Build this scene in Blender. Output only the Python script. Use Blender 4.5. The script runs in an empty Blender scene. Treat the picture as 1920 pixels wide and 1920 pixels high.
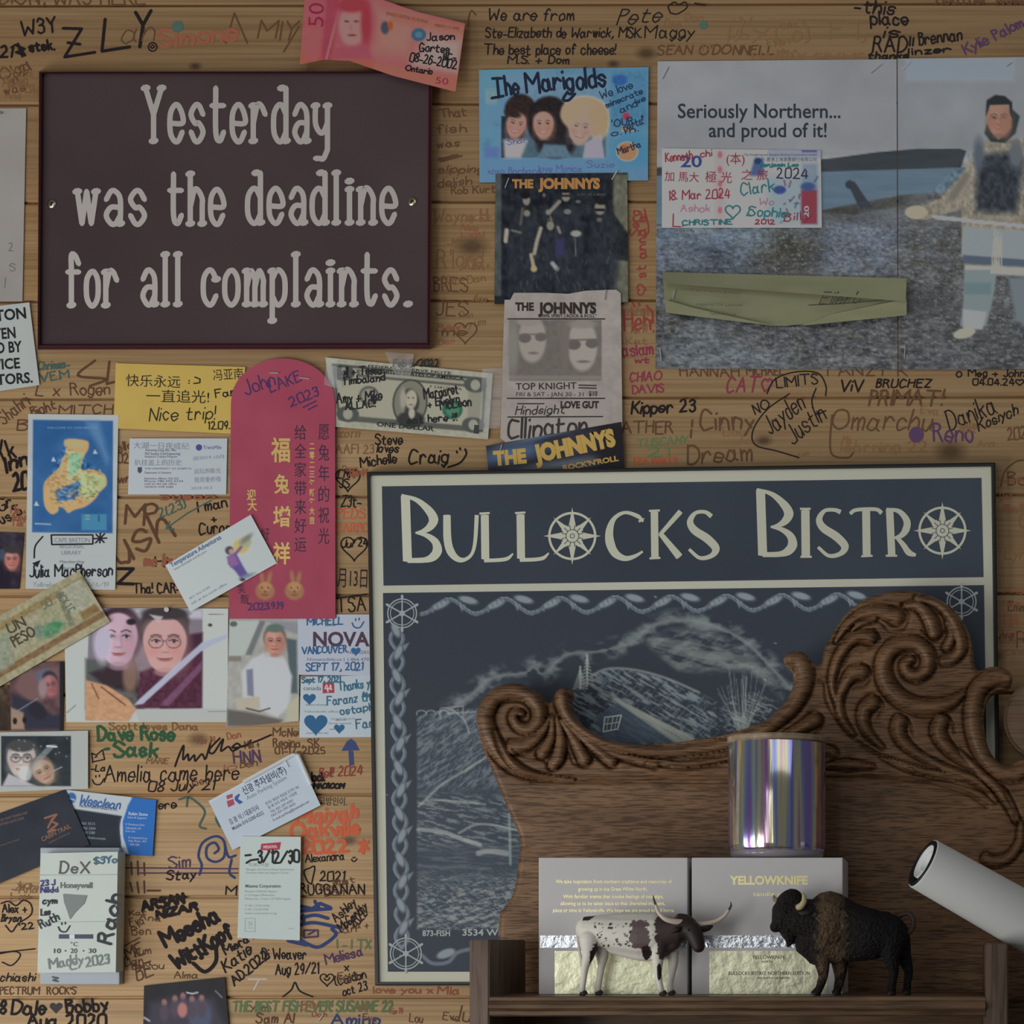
import bpy, bmesh, math, random
import numpy as np
from mathutils import Vector, Matrix
SC = bpy.context.scene
COL = SC.collection
PI = math.pi
# ------------------------------------------------------------------ camera
S, DIST, VX, VY = 0.0005, 1.8, 1785.0, 1765.0      # metres per pixel on the wall, camera distance, foot of the camera axis
CX, CZ = (VX - 960) * S, 1.6 + (960 - VY) * S
cam = bpy.data.objects.new('camera', bpy.data.cameras.new('camera'))
COL.objects.link(cam)
cam.location = (CX, -DIST, CZ)
cam.rotation_euler = (PI / 2, 0, 0)
cam.data.sensor_width = 36
cam.data.lens = 36 * DIST / (1920 * S)
cam.data.shift_x = (960 - VX) / 1920
cam.data.shift_y = (VY - 960) / 1920
cam.data.clip_start = 0.05
SC.camera = cam
# ------------------------------------------------------------------ light
w = bpy.data.worlds.new('room_light'); SC.world = w
w.use_nodes = True
bg = w.node_tree.nodes['Background']
bg.inputs[0].default_value = (0.95, 0.98, 1.0, 1); bg.inputs[1].default_value = 0.085
def area(name, loc, target, sx, sy, power, col):
    L = bpy.data.lights.new(name, 'AREA'); L.shape = 'RECTANGLE'; L.size = sx; L.size_y = sy
    L.energy = power; L.color = col
    o = bpy.data.objects.new(name, L); COL.objects.link(o); o.location = loc
    o.rotation_euler = (Vector(target) - Vector(loc)).to_track_quat('-Z', 'Y').to_euler()
    return o
for k, (x, y) in enumerate(((-1.15, -0.58), (-0.95, -0.98), (-0.6, -1.4))):
    area('window_daylight', (x, y, 0.98), (-0.1, 0, 1.2), 0.34, 0.7, (3.1, 3.8, 4.1)[k], (1.0, 0.99, 0.97))
for x, y, sx, p in ((-0.75, -3.3, 0.42, 4.5), (-0.2, -3.45, 0.16, 2.2)):      # unseen tall windows, added for streaks on the jar and foil
    area('added_far_light', (x, y, 1.75), (0.1, 0, 1.3), sx, 1.9, p, (1.0, 0.99, 0.97))
area('ceiling_daylight', (0.55, -1.15, 2.3), (0.35, -0.1, 1.15), 1.2, 0.5, 1.5, (1.0, 0.98, 0.95))
vs = SC.view_settings
SC.display_settings.display_device = 'sRGB'
vs.view_transform = 'Standard'; vs.look = 'None'; vs.gamma = 1; vs.exposure = -0.12; vs.use_curve_mapping = False
# ------------------------------------------------------------------ helpers
def P(px, py, d=0.0):
    """world point at depth d in front of the wall, seen at photograph pixel (px, py)"""
    k = (DIST - d) / DIST * S
    return (CX + (px - VX) * k, -d, CZ + (VY - py) * k)
def PN(px, py, d):
    px, py = np.asarray(px, float), np.asarray(py, float)
    d = np.broadcast_to(np.asarray(d, float), px.shape)
    k = (DIST - d) / DIST * S
    return np.stack([CX + (px - VX) * k, -d, CZ + (VY - py) * k], -1)
def lin(c):
    c = np.asarray(c, float) / 255.0
    return np.where(c <= 0.04045, c / 12.92, ((c + 0.055) / 1.055) ** 2.4)
def FL(px, py):
    """how much light reaches the wall there, used to turn colours as photographed into surface colours"""
    x, y = (np.asarray(px, float) - 960) / 960, (np.asarray(py, float) - 960) / 960
    return np.clip(FC[0] + FC[1] * x + FC[2] * y + FC[3] * x * y + FC[4] * x * x + FC[5] * y * y, 0.15, 1.2)
FC = (0.43, -0.12, 0.094, -0.094, 0.015, -0.015)
def alb(c, px, py):
    a = lin(c) / np.asarray(FL(px, py))[..., None]
    return a / np.maximum(1.0, a.max(-1, keepdims=True) / 0.9)
MATS = {}
def M(c, rough=0.6, metal=0.0, at=None, coat=0.0, spec=0.3):
    """plain material; c is the colour as photographed at pixel `at`, or an albedo in 0..1 floats when at is None"""
    a = tuple(float(v) for v in alb(c, at[0], at[1])) if at else tuple(c)
    key = (tuple(round(v, 3) for v in a), rough, metal, coat, spec)
    if key in MATS: return MATS[key]
    m = bpy.data.materials.new('plain_%d' % len(MATS)); m.use_nodes = True
    b = m.node_tree.nodes['Principled BSDF']
    b.inputs['Base Color'].default_value = (*a, 1); b.inputs['Roughness'].default_value = rough
    b.inputs['Metallic'].default_value = metal; b.inputs['Coat Weight'].default_value = coat
    b.inputs['Specular IOR Level'].default_value = spec
    MATS[key] = m
    return m
def vcol_mat(name, rough, coat=0.0, spec=0.3, bump=0.0, bscale=60):
    m = bpy.data.materials.new(name); m.use_nodes = True
    nt = m.node_tree; b = nt.nodes['Principled BSDF']
    a = nt.nodes.new('ShaderNodeAttribute'); a.attribute_name = 'Col'
    nt.links.new(a.outputs['Color'], b.inputs['Base Color'])
    b.inputs['Roughness'].default_value = rough; b.inputs['Coat Weight'].default_value = coat
    b.inputs['Coat Roughness'].default_value = 0.15
    b.inputs['Specular IOR Level'].default_value = spec
    if bump:
        n = nt.nodes.new('ShaderNodeTexNoise'); n.inputs['Scale'].default_value = bscale; n.inputs['Detail'].default_value = 2
        t = nt.nodes.new('ShaderNodeTexCoord'); nt.links.new(t.outputs['Object'], n.inputs['Vector'])
        bp = nt.nodes.new('ShaderNodeBump'); bp.inputs['Strength'].default_value = bump; bp.inputs['Distance'].default_value = 0.004
        nt.links.new(n.outputs[0], bp.inputs['Height']); nt.links.new(bp.outputs[0], b.inputs['Normal'])
    return m
PAPER = vcol_mat('printed_paper', 0.65)
GLOSSY = vcol_mat('glossy_print', 0.42, 0.04, 0.18, 0.12, 25)
PLASTIC = vcol_mat('laminated_print', 0.28, 0.2, 0.25, 0.22, 18)
def rawmesh(name, verts, faces, mat, parent=None, smooth=False, cols=None):
    me = bpy.data.meshes.new(name)
    v = np.asarray(verts, float)
    if isinstance(faces, np.ndarray):
        n, k = faces.shape
        me.vertices.add(len(v)); me.vertices.foreach_set('co', v.astype(np.float32).ravel())
        me.loops.add(n * k); me.loops.foreach_set('vertex_index', faces.astype(np.int32).ravel())
        me.polygons.add(n); me.polygons.foreach_set('loop_start', np.arange(0, n * k, k, dtype=np.int32))
        me.update(calc_edges=True); me.validate()
    else:
        me.from_pydata([tuple(q) for q in v], [], faces); me.update()
    if cols is not None:
        at = me.color_attributes.new('Col', 'FLOAT_COLOR', 'POINT')
        c = np.ones((len(v), 4), np.float32); c[:, :3] = cols
        at.data.foreach_set('color', c.ravel())
    if smooth: me.shade_smooth()
    me.materials.append(mat)
    o = bpy.data.objects.new(name, me); COL.objects.link(o)
    if parent is not None: setpar(o, parent)
    return o
def setpar(o, parent):
    o.parent = parent
    o.matrix_parent_inverse = Matrix.Translation(-Vector(parent.location)) if parent.location.length else Matrix()
def thing(name, label, cat, loc=None, group=None):
    o = bpy.data.objects.new(name, None); COL.objects.link(o)
    if loc: o.location = loc
    o.empty_display_size = 0.02
    return tag(o, label, cat, group)
def tag(o, label, cat, group=None):
    o['label'] = label; o['category'] = cat
    if group: o['group'] = group
    return o
def bmobj(name, bm, mat, parent=None, smooth=False):
    me = bpy.data.meshes.new(name); bm.to_mesh(me); bm.free()
    if smooth: me.shade_smooth()
    me.materials.append(mat)
    o = bpy.data.objects.new(name, me); COL.objects.link(o)
    if parent is not None: setpar(o, parent)
    return o
def boxpx(name, x0, y0, x1, y1, d0, d1, mat, parent=None, bev=0.0, seg=2, ref=None):
    """box whose front face (depth d1) shows at pixels x0..x1, y0..y1 and reaches back to depth d0"""
    a, b = Vector(P(x0, y1, d1)), Vector(P(x1, y0, d1))
    bm = bmesh.new(); bmesh.ops.create_cube(bm, size=1)
    for v in bm.verts:
        v.co = Vector((a.x if v.co.x < 0 else b.x, -d1 if v.co.y < 0 else -d0, a.z if v.co.z < 0 else b.z))
    if bev: bmesh.ops.bevel(bm, geom=bm.edges[:], offset=bev, segments=seg, profile=0.6, affect='EDGES')
    return bmobj(name, bm, mat, parent)
def tubemesh(pts, rad, n=10, caps=True):
    """verts and faces of a tube along 3-D points with a radius per point"""
    pts = [Vector(p) for p in pts]; V, Fc = [], []
    prev = None
    for i, p in enumerate(pts):
        t = (pts[min(i + 1, len(pts) - 1)] - pts[max(i - 1, 0)]).normalized()
        if prev is None:
            u = t.orthogonal().normalized()
        else:
            u = (prev - t * prev.dot(t)).normalized()
        prev = u; v = t.cross(u)
        r = rad[i] if hasattr(rad, '__len__') else rad
        for k in range(n):
            a = 2 * PI * k / n
            V.append(p + (u * math.cos(a) + v * math.sin(a)) * r)
    m = len(pts)
    for i in range(m - 1):
        for k in range(n):
            k2 = (k + 1) % n
            Fc.append((i * n + k, i * n + k2, (i + 1) * n + k2, (i + 1) * n + k))
    if caps:
        Fc.append(tuple(range(n))[::-1]); Fc.append(tuple((m - 1) * n + k for k in range(n)))
    return V, Fc
def catmull(pts, n=5, closed=False):
    p = np.asarray(pts, float)
    if len(p) < 3: return p
    if closed: q = np.vstack([p[-1], p, p[0], p[1]])
    else: q = np.vstack([2 * p[0] - p[1], p, 2 * p[-1] - p[-2]])
    out = []
    for i in range(1, len(q) - 2):
        for k in range(n):
            t = k / n
            out.append(0.5 * (2 * q[i] + (q[i + 1] - q[i - 1]) * t + (2 * q[i - 1] - 5 * q[i] + 4 * q[i + 1] - q[i + 2]) * t * t
                              + (3 * q[i] - q[i - 1] - 3 * q[i + 1] + q[i + 2]) * t ** 3))
    if not closed: out.append(q[-2])
    return np.array(out)
# ------------------------------------------------------------------ strokes and lettering (pixel space, laid on a surface)
GL = dict(a='~4526141322324345 464352', b='1912 ~1526364543322213', c='~4536261513223243', d='4942 ~4536261513223243',
 e='~14444536261513223243', f='~4839282622 1636', g='~4536261513223243 ~4642312011', h='1912 ~1426364542', i='2622 2828',
 j='~26211000 2828', k='1912 4614 2542', l='2922', m='0602 ~04162522 ~24364542', n='1612 ~1426364542', o='~261513223243453626',
 p='1610 ~1526364543322213', q='464051 ~4536261513223243', r='1612 ~14263645', s='~45362615243443322213', t='~28233242 1646',
 u='~1613223244 4642', v='163246', w='0612263246', x='1642 4612', y='1633 4610', z='16461242',
 A='022952 1535', B='1219 ~1939483716 ~163645433212', C='~5839291714223253', D='1219 ~193957543212', E='59191252 1646',
 F='591912 1646', G='~5839291714224254 355552', H='1912 5952 1656', I='2922', J='~4943322213', K='1912 5915 2652', L='191252',
 M='0209356962', N='12195259', O='~391805133253655839', P='1219 ~193948473616', Q='~391805133253655839 4461',
 R='1219 ~193948473616 3652', S='~5839291817364554422213', T='0969 3932', U='~191422425459', V='093269', W='0912365269',
 X='1952 5912', Y='193659 3632', Z='19591252', **{
 '0': '~291813224253584929', '1': '182922', '2': '~1829394846 4612 1252', '3': '~182939483626 ~364543322213', '4': '391454 4842',
 '5': '491916 ~163645433212', '6': '~4829161322324345361 6'.replace(' ', ''), '7': '195922', '8': '~36473929172644433222131436',
 '9': '~462517283948464532', '.': '2222', ',': '~232211', '!': '2925 2222', "'": '2927', '-': '1444', '+': '1454 3632', '/': '0259',
 ':': '2222 2525', ')': '~2937353322', '(': '~3927252332', '&': '~52273949383514223254', '"': '1917 3937',
 '@': '~372818070532 ~374858676532', '^': '~1422324254 2728 4748', '=': '1444 1646', '#': '0464 0666 1218 5258', '*': '1656 3834 1755',
 '?': '~182939483634 3232', '$': '~5839281726455342221 3'.replace(' ', '') + ' 3931', '_': '1151', '|': '2922'})
def glyph(ch):
    out = []
    for s in GL.get(ch, '').split():
        sm = s[0] == '~'; s = s.lstrip('~')
        p = np.array([(int(s[i]), int(s[i + 1])) for i in range(0, len(s) - 1, 2)], float)
        out.append((p, sm))
    return out
def hand_strokes(text, x, y, h, width=None, rot=0, slant=0.0, jit=0.3, seed=0, gap=1.5):
    """polylines in pixels for a line of handwriting: baseline starts at (x, y), capitals h pixels tall"""
    rnd = random.Random(hash_(text) + seed); st, cur = [], 0.0
    if slant == 0.06: slant = rnd.choice((-0.04, 0.04, 0.12, 0.22))
    for ch in text:
        g = glyph(ch)
        if not g: cur += 3.2; continue
        mn = min(p[:, 0].min() for p, _ in g); mx = max(p[:, 0].max() for p, _ in g)
        dy = rnd.uniform(-jit, jit)
        for p, sm in g:
            q = p.copy(); q[:, 0] += cur - mn
            q += np.array([[rnd.uniform(-jit, jit), rnd.uniform(-jit, jit) + dy] for _ in q])
            if len(q) == 2 and np.allclose(p[0], p[1]): q[1] = q[0] + (0.1, 0.35)
            st.append(catmull(q, 4) if sm else q)
        cur += mx - mn + gap
    tot = max(cur - gap, 0.5)
    sy = h / 7.0; sx = (width / tot) if width else sy
    c, s = math.cos(math.radians(rot)), math.sin(math.radians(rot))
    res = []
    for q in st:
        X = q[:, 0] * sx + (q[:, 1] - 2) * sy * slant; Y = -(q[:, 1] - 2) * sy
        res.append(np.stack([x + X * c + Y * s, y - X * s + Y * c], -1))
    return res
def hash_(t):
    v = 7
    for ch in t: v = (v * 131 + ord(ch)) % 1000003
    return v
def ribbon(strokes, lw, dep, V, Fc, ck=0.9):
    """adds flat ink ribbons to V, Fc; dep(px, py) is the depth of the surface"""
    parts = []                                                      # break each line at its sharp corners
    for si, q in enumerate(strokes):
        q = np.asarray(q, float); w_ = lw[si] if isinstance(lw, list) else lw
        if len(q) < 2: continue
        w_ = np.broadcast_to(np.asarray(w_, float), (len(q),))
        t = np.diff(q, axis=0); t = t / np.maximum(np.hypot(t[:, 0], t[:, 1]), 1e-6)[:, None]
        cs = [i + 1 for i in range(len(t) - 1) if t[i] @ t[i + 1] < 0.45]
        for a, b in zip([0] + cs, cs + [len(q) - 1]): parts.append((q[a:b + 1], w_[a:b + 1]))
    for si, (q, ww) in enumerate(parts):
        keep = np.r_[True, np.hypot(*np.diff(q, axis=0).T) > 1e-3]; q = q[keep]; ww = ww[keep]
        if len(q) < 2: q = np.vstack([q[0], q[0] + (0.6, 0.2)]); ww = np.r_[ww, ww]
        t = np.diff(q, axis=0); t /= np.hypot(t[:, 0], t[:, 1])[:, None]
        tv = np.vstack([t[0], t[:-1] + t[1:], t[-1]])
        l = np.hypot(tv[:, 0], tv[:, 1]); l[l < 0.5] = 0.5
        tv = tv / l[:, None]
        n = np.stack([-tv[:, 1], tv[:, 0]], -1)
        wv = np.broadcast_to(np.asarray(ww, float), (len(q),)) / 2
        mit = np.ones(len(q)); mit[1:-1] = 1 / np.clip(l[1:-1] / 2, 0.72, 1)
        L, R = q + n * (wv * mit)[:, None], q - n * (wv * mit)[:, None]
        pts = np.empty((2 * len(q) + 4, 2)); m = len(q)
        pts[0:2 * m:2] = L; pts[1:2 * m:2] = R
        pts[2 * m] = q[0] - tv[0] * wv[0] * ck + n[0] * wv[0] * 0.4; pts[2 * m + 1] = q[0] - tv[0] * wv[0] * ck - n[0] * wv[0] * 0.4
        pts[2 * m + 2] = q[-1] + tv[-1] * wv[-1] * ck + n[-1] * wv[-1] * 0.4; pts[2 * m + 3] = q[-1] + tv[-1] * wv[-1] * ck - n[-1] * wv[-1] * 0.4
        b = len(V)
        dd = np.array([dep(a, c) for a, c in pts]) + 2e-6 * (si % 23) + 4e-7 * np.r_[np.repeat(np.arange(m), 2), 0, 0, m, m]
        V.extend(PN(pts[:, 0], pts[:, 1], dd))
        for i in range(m - 1): Fc.append((b + 2 * i, b + 2 * i + 1, b + 2 * i + 3, b + 2 * i + 2))
        Fc.append((b + 1, b, b + 2 * m, b + 2 * m + 1)); Fc.append((b + 2 * m - 2, b + 2 * m - 1, b + 2 * m + 3, b + 2 * m + 2))
def ink(name, strokes, lw, col, dep, parent, mat=None, label=None):
    V, Fc = [], []
    ribbon(strokes, lw, dep, V, Fc)
    if not V: return None
    px, py = strokes[0][0]
    o = rawmesh(name, V, Fc, mat or M(col, 0.55, at=(px, py)), parent)
    if label: o['label'] = label
    return o
_fc = bpy.data.curves.new('lettering', 'FONT')
_fo = bpy.data.objects.new('lettering', _fc)
def font2d(text, bold=0.0, sp=1.0):
    """filled outlines of a line of type: verts (n,2) and faces, capital height about 0.73"""
    _fc.body = text; _fc.offset = bold; _fc.size = 1.0; _fc.resolution_u = 3; _fc.space_character = sp; _fc.fill_mode = 'FRONT'
    COL.objects.link(_fo)
    dg = bpy.context.evaluated_depsgraph_get(); dg.update()
    ev = _fo.evaluated_get(dg)
    me = ev.to_mesh()
    v = np.array([tuple(q.co)[:2] for q in me.vertices]).reshape(-1, 2); f = [tuple(p.vertices) for p in me.polygons]
    ev.to_mesh_clear(); COL.objects.unlink(_fo)
    return v, f
def typed(lines, dep, name='lettering', parent=None, col=(20, 20, 25), mat=None, label=None):
    """one mesh of type; lines = (text, x, baseline y, cap height, width or None, rot, bold)"""
    V, Fc = [], []
    for ln in lines:
        text, x, y, h = ln[:4]; width = ln[4] if len(ln) > 4 else None
        rot = ln[5] if len(ln) > 5 else 0; bold = ln[6] if len(ln) > 6 else 0.0; slant = ln[7] if len(ln) > 7 else 0
        v, f = font2d(text, bold)
        if not len(v): continue
        mn, mx = v[:, 0].min(), v[:, 0].max()
        sy = h / 0.73; sx = width / max(mx - mn, 1e-4) if width else sy
        c, s = math.cos(math.radians(rot)), math.sin(math.radians(rot))
        X = (v[:, 0] - mn) * sx + v[:, 1] * sy * slant; Y = -v[:, 1] * sy
        qx, qy = x + X * c + Y * s, y - X * s + Y * c
        b = len(V)
        V.extend(PN(qx, qy, np.array([dep(a, e) for a, e in zip(qx, qy)])))
        Fc.extend(tuple(b + i for i in q) for q in f)
    o = rawmesh(name, V, Fc, mat or M(col, 0.55, at=(lines[0][1], lines[0][2])), parent)
    if label: o['label'] = label
    return o
def polyfill(polys, dep, name, parent, mat):
    """flat filled outlines in pixels"""
    V, Fc = [], []
    for q in polys:
        b = len(V); V.extend(P(a, e, dep(a, e)) for a, e in q); Fc.append(tuple(range(b, b + len(q))))
    me = bpy.data.meshes.new(name); me.from_pydata(V, [], Fc)
    bm = bmesh.new(); bm.from_mesh(me); bmesh.ops.triangulate(bm, faces=bm.faces[:]); bm.to_mesh(me); bm.free()
    me.materials.append(mat)
    o = bpy.data.objects.new(name, me); COL.objects.link(o)
    if parent is not None: setpar(o, parent)
    return o
def ring(cx, cy, rx, ry=None, n=40, a0=0, a1=360):
    ry = ry or rx
    a = np.radians(np.linspace(a0, a1, n))
    return np.stack([cx + rx * np.cos(a), cy - ry * np.sin(a)], -1)
def heart(cx, cy, r, n=28):
    t = np.linspace(0, 2 * PI, n)
    return np.stack([cx + r * np.sin(t) ** 3, cy - r * (13 * np.cos(t) - 5 * np.cos(2 * t) - 2 * np.cos(3 * t) - np.cos(4 * t)) / 16], -1)
# ------------------------------------------------------------------ printed pictures: a fine grid of coloured vertices
class Pic:
    def __init__(s, X, Y, base):
        s.X, s.Y = X, Y
        s.c = np.empty(X.shape + (3,)); s.c[:] = base
    def mix(s, a, col):
        a = np.clip(a, 0, 1)[..., None]
        s.c = s.c * (1 - a) + np.asarray(col, float) * a
        return s
    def ell(s, cx, cy, rx, ry, col, soft=2.0, rot=0, op=1.0):
        c, q = math.cos(math.radians(rot)), math.sin(math.radians(rot))
        dx, dy = s.X - cx, s.Y - cy
        u, v = dx * c - dy * q, dx * q + dy * c
        r = np.sqrt((u / rx) ** 2 + (v / ry) ** 2)
        return s.mix(np.clip((1 - r) * min(rx, ry) / soft + 0.5, 0, 1) * op, col)
    def sd(s, pts, closed=True):
        return polysd(s.X, s.Y, pts, closed)
    def poly(s, pts, col, soft=1.5, op=1.0, smooth=False):
        if smooth: pts = catmull(pts, 4, True)
        return s.mix(np.clip(-s.sd(pts) / soft + 0.5, 0, 1) * op, col)
    def line(s, pts, w, col, soft=1.0, op=1.0, smooth=False):
        if smooth: pts = catmull(pts, 5)
        return s.mix(np.clip((w / 2 - s.sd(pts, False)) / soft + 0.5, 0, 1) * op, col)
    def rect(s, x0, y0, x1, y1, col, soft=1.2, op=1.0):
        return s.poly([(x0, y0), (x1, y0), (x1, y1), (x0, y1)], col, soft, op)
    def noise(s, amp, sx, sy=None, seed=0, mask=None, oct=2, tint=(1, 1, 1)):
        n = vnoise(s.X / sx, s.Y / (sy or sx), seed, oct)
        n = n * amp
        if mask is not None: n = n * mask
        s.c = np.clip(s.c + n[..., None] * np.asarray(tint), 0, 255)
        return s
def polysd(X, Y, pts, closed=True):
    p = np.asarray(pts, float); d = np.full(X.shape, 1e9); sg = np.zeros(X.shape, bool)
    n = len(p)
    for i in range(n if closed else n - 1):
        a, b = p[i], p[(i + 1) % n]
        e = b - a; wx, wy = X - a[0], Y - a[1]
        t = np.clip((wx * e[0] + wy * e[1]) / max(e @ e, 1e-9), 0, 1)
        d = np.minimum(d, (wx - e[0] * t) ** 2 + (wy - e[1] * t) ** 2)
        if closed and a[1] != b[1]:
            cnd = (a[1] > Y) != (b[1] > Y)
            sg ^= cnd & (X < (b[0] - a[0]) * (Y - a[1]) / (b[1] - a[1]) + a[0])
    d = np.sqrt(d)
    return np.where(sg, -d, d) if closed else d
def vnoise(x, y, seed=0, oct=2):
    r = np.random.RandomState(seed); out = 0; a = 1.0
    for k in range(oct):
        T = r.rand(64, 64) * 2 - 1
        xi, yi = np.floor(x).astype(int), np.floor(y).astype(int); fx, fy = x - xi, y - yi
        fx, fy = fx * fx * (3 - 2 * fx), fy * fy * (3 - 2 * fy)
        g = lambda i, j: T[(yi + j) % 64, (xi + i) % 64]
        out = out + a * ((g(0, 0) * (1 - fx) + g(1, 0) * fx) * (1 - fy) + (g(0, 1) * (1 - fx) + g(1, 1) * fx) * fy)
        x, y, a = x * 2.03 + 7.7, y * 2.03 + 3.1, a * 0.55
    return out
def sheet(name, quad, dep, paint=None, base=(180, 185, 185), step=6, mat=None, parent=None, warp=None, thick=0.0003, kx=1.0):
    """a sheet of paper: quad = four pixel corners (top left, top right, bottom right, bottom left); warp(u, v, x, y) bends its outline"""
    q = np.asarray(quad, float)
    wd = max(np.hypot(*(q[1] - q[0])), np.hypot(*(q[2] - q[3]))); ht = max(np.hypot(*(q[3] - q[0])), np.hypot(*(q[2] - q[1])))
    nx, ny = max(int(wd / step), 2) + 1, max(int(ht / step), 2) + 1
    u, v = np.meshgrid(np.linspace(0, 1, nx), np.linspace(0, 1, ny))
    X = (q[0, 0] * (1 - u) + q[1, 0] * u) * (1 - v) + (q[3, 0] * (1 - u) + q[2, 0] * u) * v
    Y = (q[0, 1] * (1 - u) + q[1, 1] * u) * (1 - v) + (q[3, 1] * (1 - u) + q[2, 1] * u) * v
    if warp: X, Y = warp(u, v, X, Y)
    pic = Pic(X, Y, base)
    if paint: paint(pic)
    dd = np.vectorize(dep)(X, Y)
    Vf = PN(X, Y, dd).reshape(-1, 3); Vb = Vf.copy(); Vb[:, 1] += thick
    n = nx * ny; I = np.arange(n).reshape(ny, nx)
    f = np.stack([I[:-1, :-1], I[1:, :-1], I[1:, 1:], I[:-1, 1:]], -1).reshape(-1, 4)
    bl = np.concatenate([I[0, :], I[1:, -1], I[-1, -2::-1], I[-2:0:-1, 0]]); b2 = np.roll(bl, -1)
    m = len(bl); i0 = np.arange(m); i1 = np.roll(i0, -1)
    side = np.stack([i0, i1, i1 + m, i0 + m], -1) + 2 * n
    F2 = np.vstack([f, f[:, ::-1] + n, side])
    col = alb(pic.c, X, Y).reshape(-1, 3)
    cb = np.tile(alb(np.array(base, float), X.mean(), Y.mean()), (n, 1))
    return rawmesh(name, np.vstack([Vf, Vb, Vf[bl], Vb[bl]]), F2, mat or PAPER, parent, True, np.vstack([col, cb, cb[:2 * m] if 2 * m <= n else np.tile(cb[:1], (2 * m, 1))]))
# ------------------------------------------------------------------ the setting: planked wall and floor
SEAMS = [-362, -176, 10, 196, 380, 565, 748, 932, 1117, 1303, 1491, 1682, 1871, 2058, 2245, 2432]
def pine():
    m = bpy.data.materials.new('varnished_pine'); m.use_nodes = True
    nt = m.node_tree; N, Lk = nt.nodes, nt.links; b = N['Principled BSDF']
    def node(t, **k):
        n = N.new(t)
        for a, v in k.items(): setattr(n, a, v)
        return n
    def math_(op, a, c=None):
        n = node('ShaderNodeMath', operation=op)
        for i, v in enumerate((a, c)):
            if v is None: continue
            if isinstance(v, (int, float)): n.inputs[i].default_value = v
            else: Lk.new(v, n.inputs[i])
        return n.outputs[0]
    tc = node('ShaderNodeTexCoord'); sep = node('ShaderNodeSeparateXYZ'); Lk.new(tc.outputs['Object'], sep.inputs[0])
    row = math_('FLOOR', math_('DIVIDE', math_('ADD', sep.outputs['Z'], -(1.6 + (960 - 10) * S) + 40 * 0.0932), 0.0932))
    wn = node('ShaderNodeTexWhiteNoise', noise_dimensions='1D'); Lk.new(row, wn.inputs['W'])
    cmb = node('ShaderNodeCombineXYZ')
    Lk.new(math_('ADD', math_('MULTIPLY', sep.outputs['X'], 1.0), math_('MULTIPLY', wn.outputs['Value'], 9.0)), cmb.inputs[0])
    Lk.new(math_('MULTIPLY', row, 0.37), cmb.inputs[1]); Lk.new(sep.outputs['Z'], cmb.inputs[2])
    def noise(sx, sz, det, dist=0.0):
        mp = node('ShaderNodeMapping'); mp.inputs['Scale'].default_value = (sx, 1, sz); Lk.new(cmb.outputs[0], mp.inputs[0])
        n = node('ShaderNodeTexNoise'); n.inputs['Scale'].default_value = 1; n.inputs['Detail'].default_value = det
        n.inputs['Distortion'].default_value = dist; Lk.new(mp.outputs[0], n.inputs['Vector']); return n.outputs[0]
    def ramp(f, stops):
        r = node('ShaderNodeValToRGB'); Lk.new(f, r.inputs[0]); e = r.color_ramp.elements
        while len(e) < len(stops): e.new(0.5)
        for q, (p, c) in zip(e, stops): q.position = p; q.color = (*c, 1)
        return r.outputs[0]
    def mixc(f, a, c, mode='MIX'):
        n = node('ShaderNodeMix', data_type='RGBA', blend_type=mode)
        if isinstance(f, (int, float)): n.inputs[0].default_value = f
        else: Lk.new(f, n.inputs[0])
        for i, v in ((6, a), (7, c)):
            if isinstance(v, tuple): n.inputs[i].default_value = (*v, 1)
            else: Lk.new(v, n.inputs[i])
        return n.outputs[2]
    base = ramp(noise(2.5, 45, 4, 0.4), [(0.28, (0.45, 0.29, 0.14)), (0.5, (0.545, 0.36, 0.18)), (0.72, (0.625, 0.425, 0.225))])
    grain = ramp(noise(5, 420, 3, 0.1), [(0.35, (0.72, 0.68, 0.64)), (0.55, (1, 1, 1))])
    c = mixc(0.8, base, grain, 'MULTIPLY')
    tint = ramp(wn.outputs['Value'], [(0.0, (0.9, 0.84, 0.83)), (0.5, (1, 1, 1)), (1.0, (1.0, 0.93, 0.84))])
    c = mixc(1.0, c, tint, 'MULTIPLY')
    blot = ramp(noise(7, 16, 2), [(0.55, (0, 0, 0)), (0.72, (1, 1, 1))])
    c = mixc(math_('MULTIPLY', blot, 0.5), c, (0.56, 0.31, 0.14))
    for kx, ky, r in ((885, 462, 24), (372, 1386, 15), (655, 1576, 11), (1432, 826, 12), (1782, 846, 22), (1212, 100, 15), (366, 124, 9),
                      (1864, 1230, 13), (1150, 120, 9), (640, 215, 14), (1850, 990, 12), (160, 1880, 12)):
        p = P(kx, ky, 0)
        mp = node('ShaderNodeMapping'); mp.inputs['Location'].default_value = (-p[0] * 0.62, 0, -p[2]); mp.inputs['Scale'].default_value = (0.62, 0, 1)
        Lk.new(tc.outputs['Object'], mp.inputs[0])
        ln = node('ShaderNodeVectorMath', operation='LENGTH'); Lk.new(mp.outputs[0], ln.inputs[0])
        f = node('ShaderNodeMapRange'); f.inputs[1].default_value = r * S * 0.3; f.inputs[2].default_value = r * S * 1.1
        f.inputs[3].default_value = 0.75; f.inputs[4].default_value = 0; Lk.new(ln.outputs['Value'], f.inputs[0])
        c = mixc(f.outputs[0], c, (0.075, 0.035, 0.02))
    Lk.new(c, b.inputs['Base Color']); b.inputs['Roughness'].default_value = 0.5; b.inputs['Specular IOR Level'].default_value = 0.3
    bp = node('ShaderNodeBump'); bp.inputs['Strength'].default_value = 0.15; bp.inputs['Distance'].default_value = 0.0006
    Lk.new(grain, bp.inputs['Height']); Lk.new(bp.outputs[0], b.inputs['Normal'])
    return m
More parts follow.
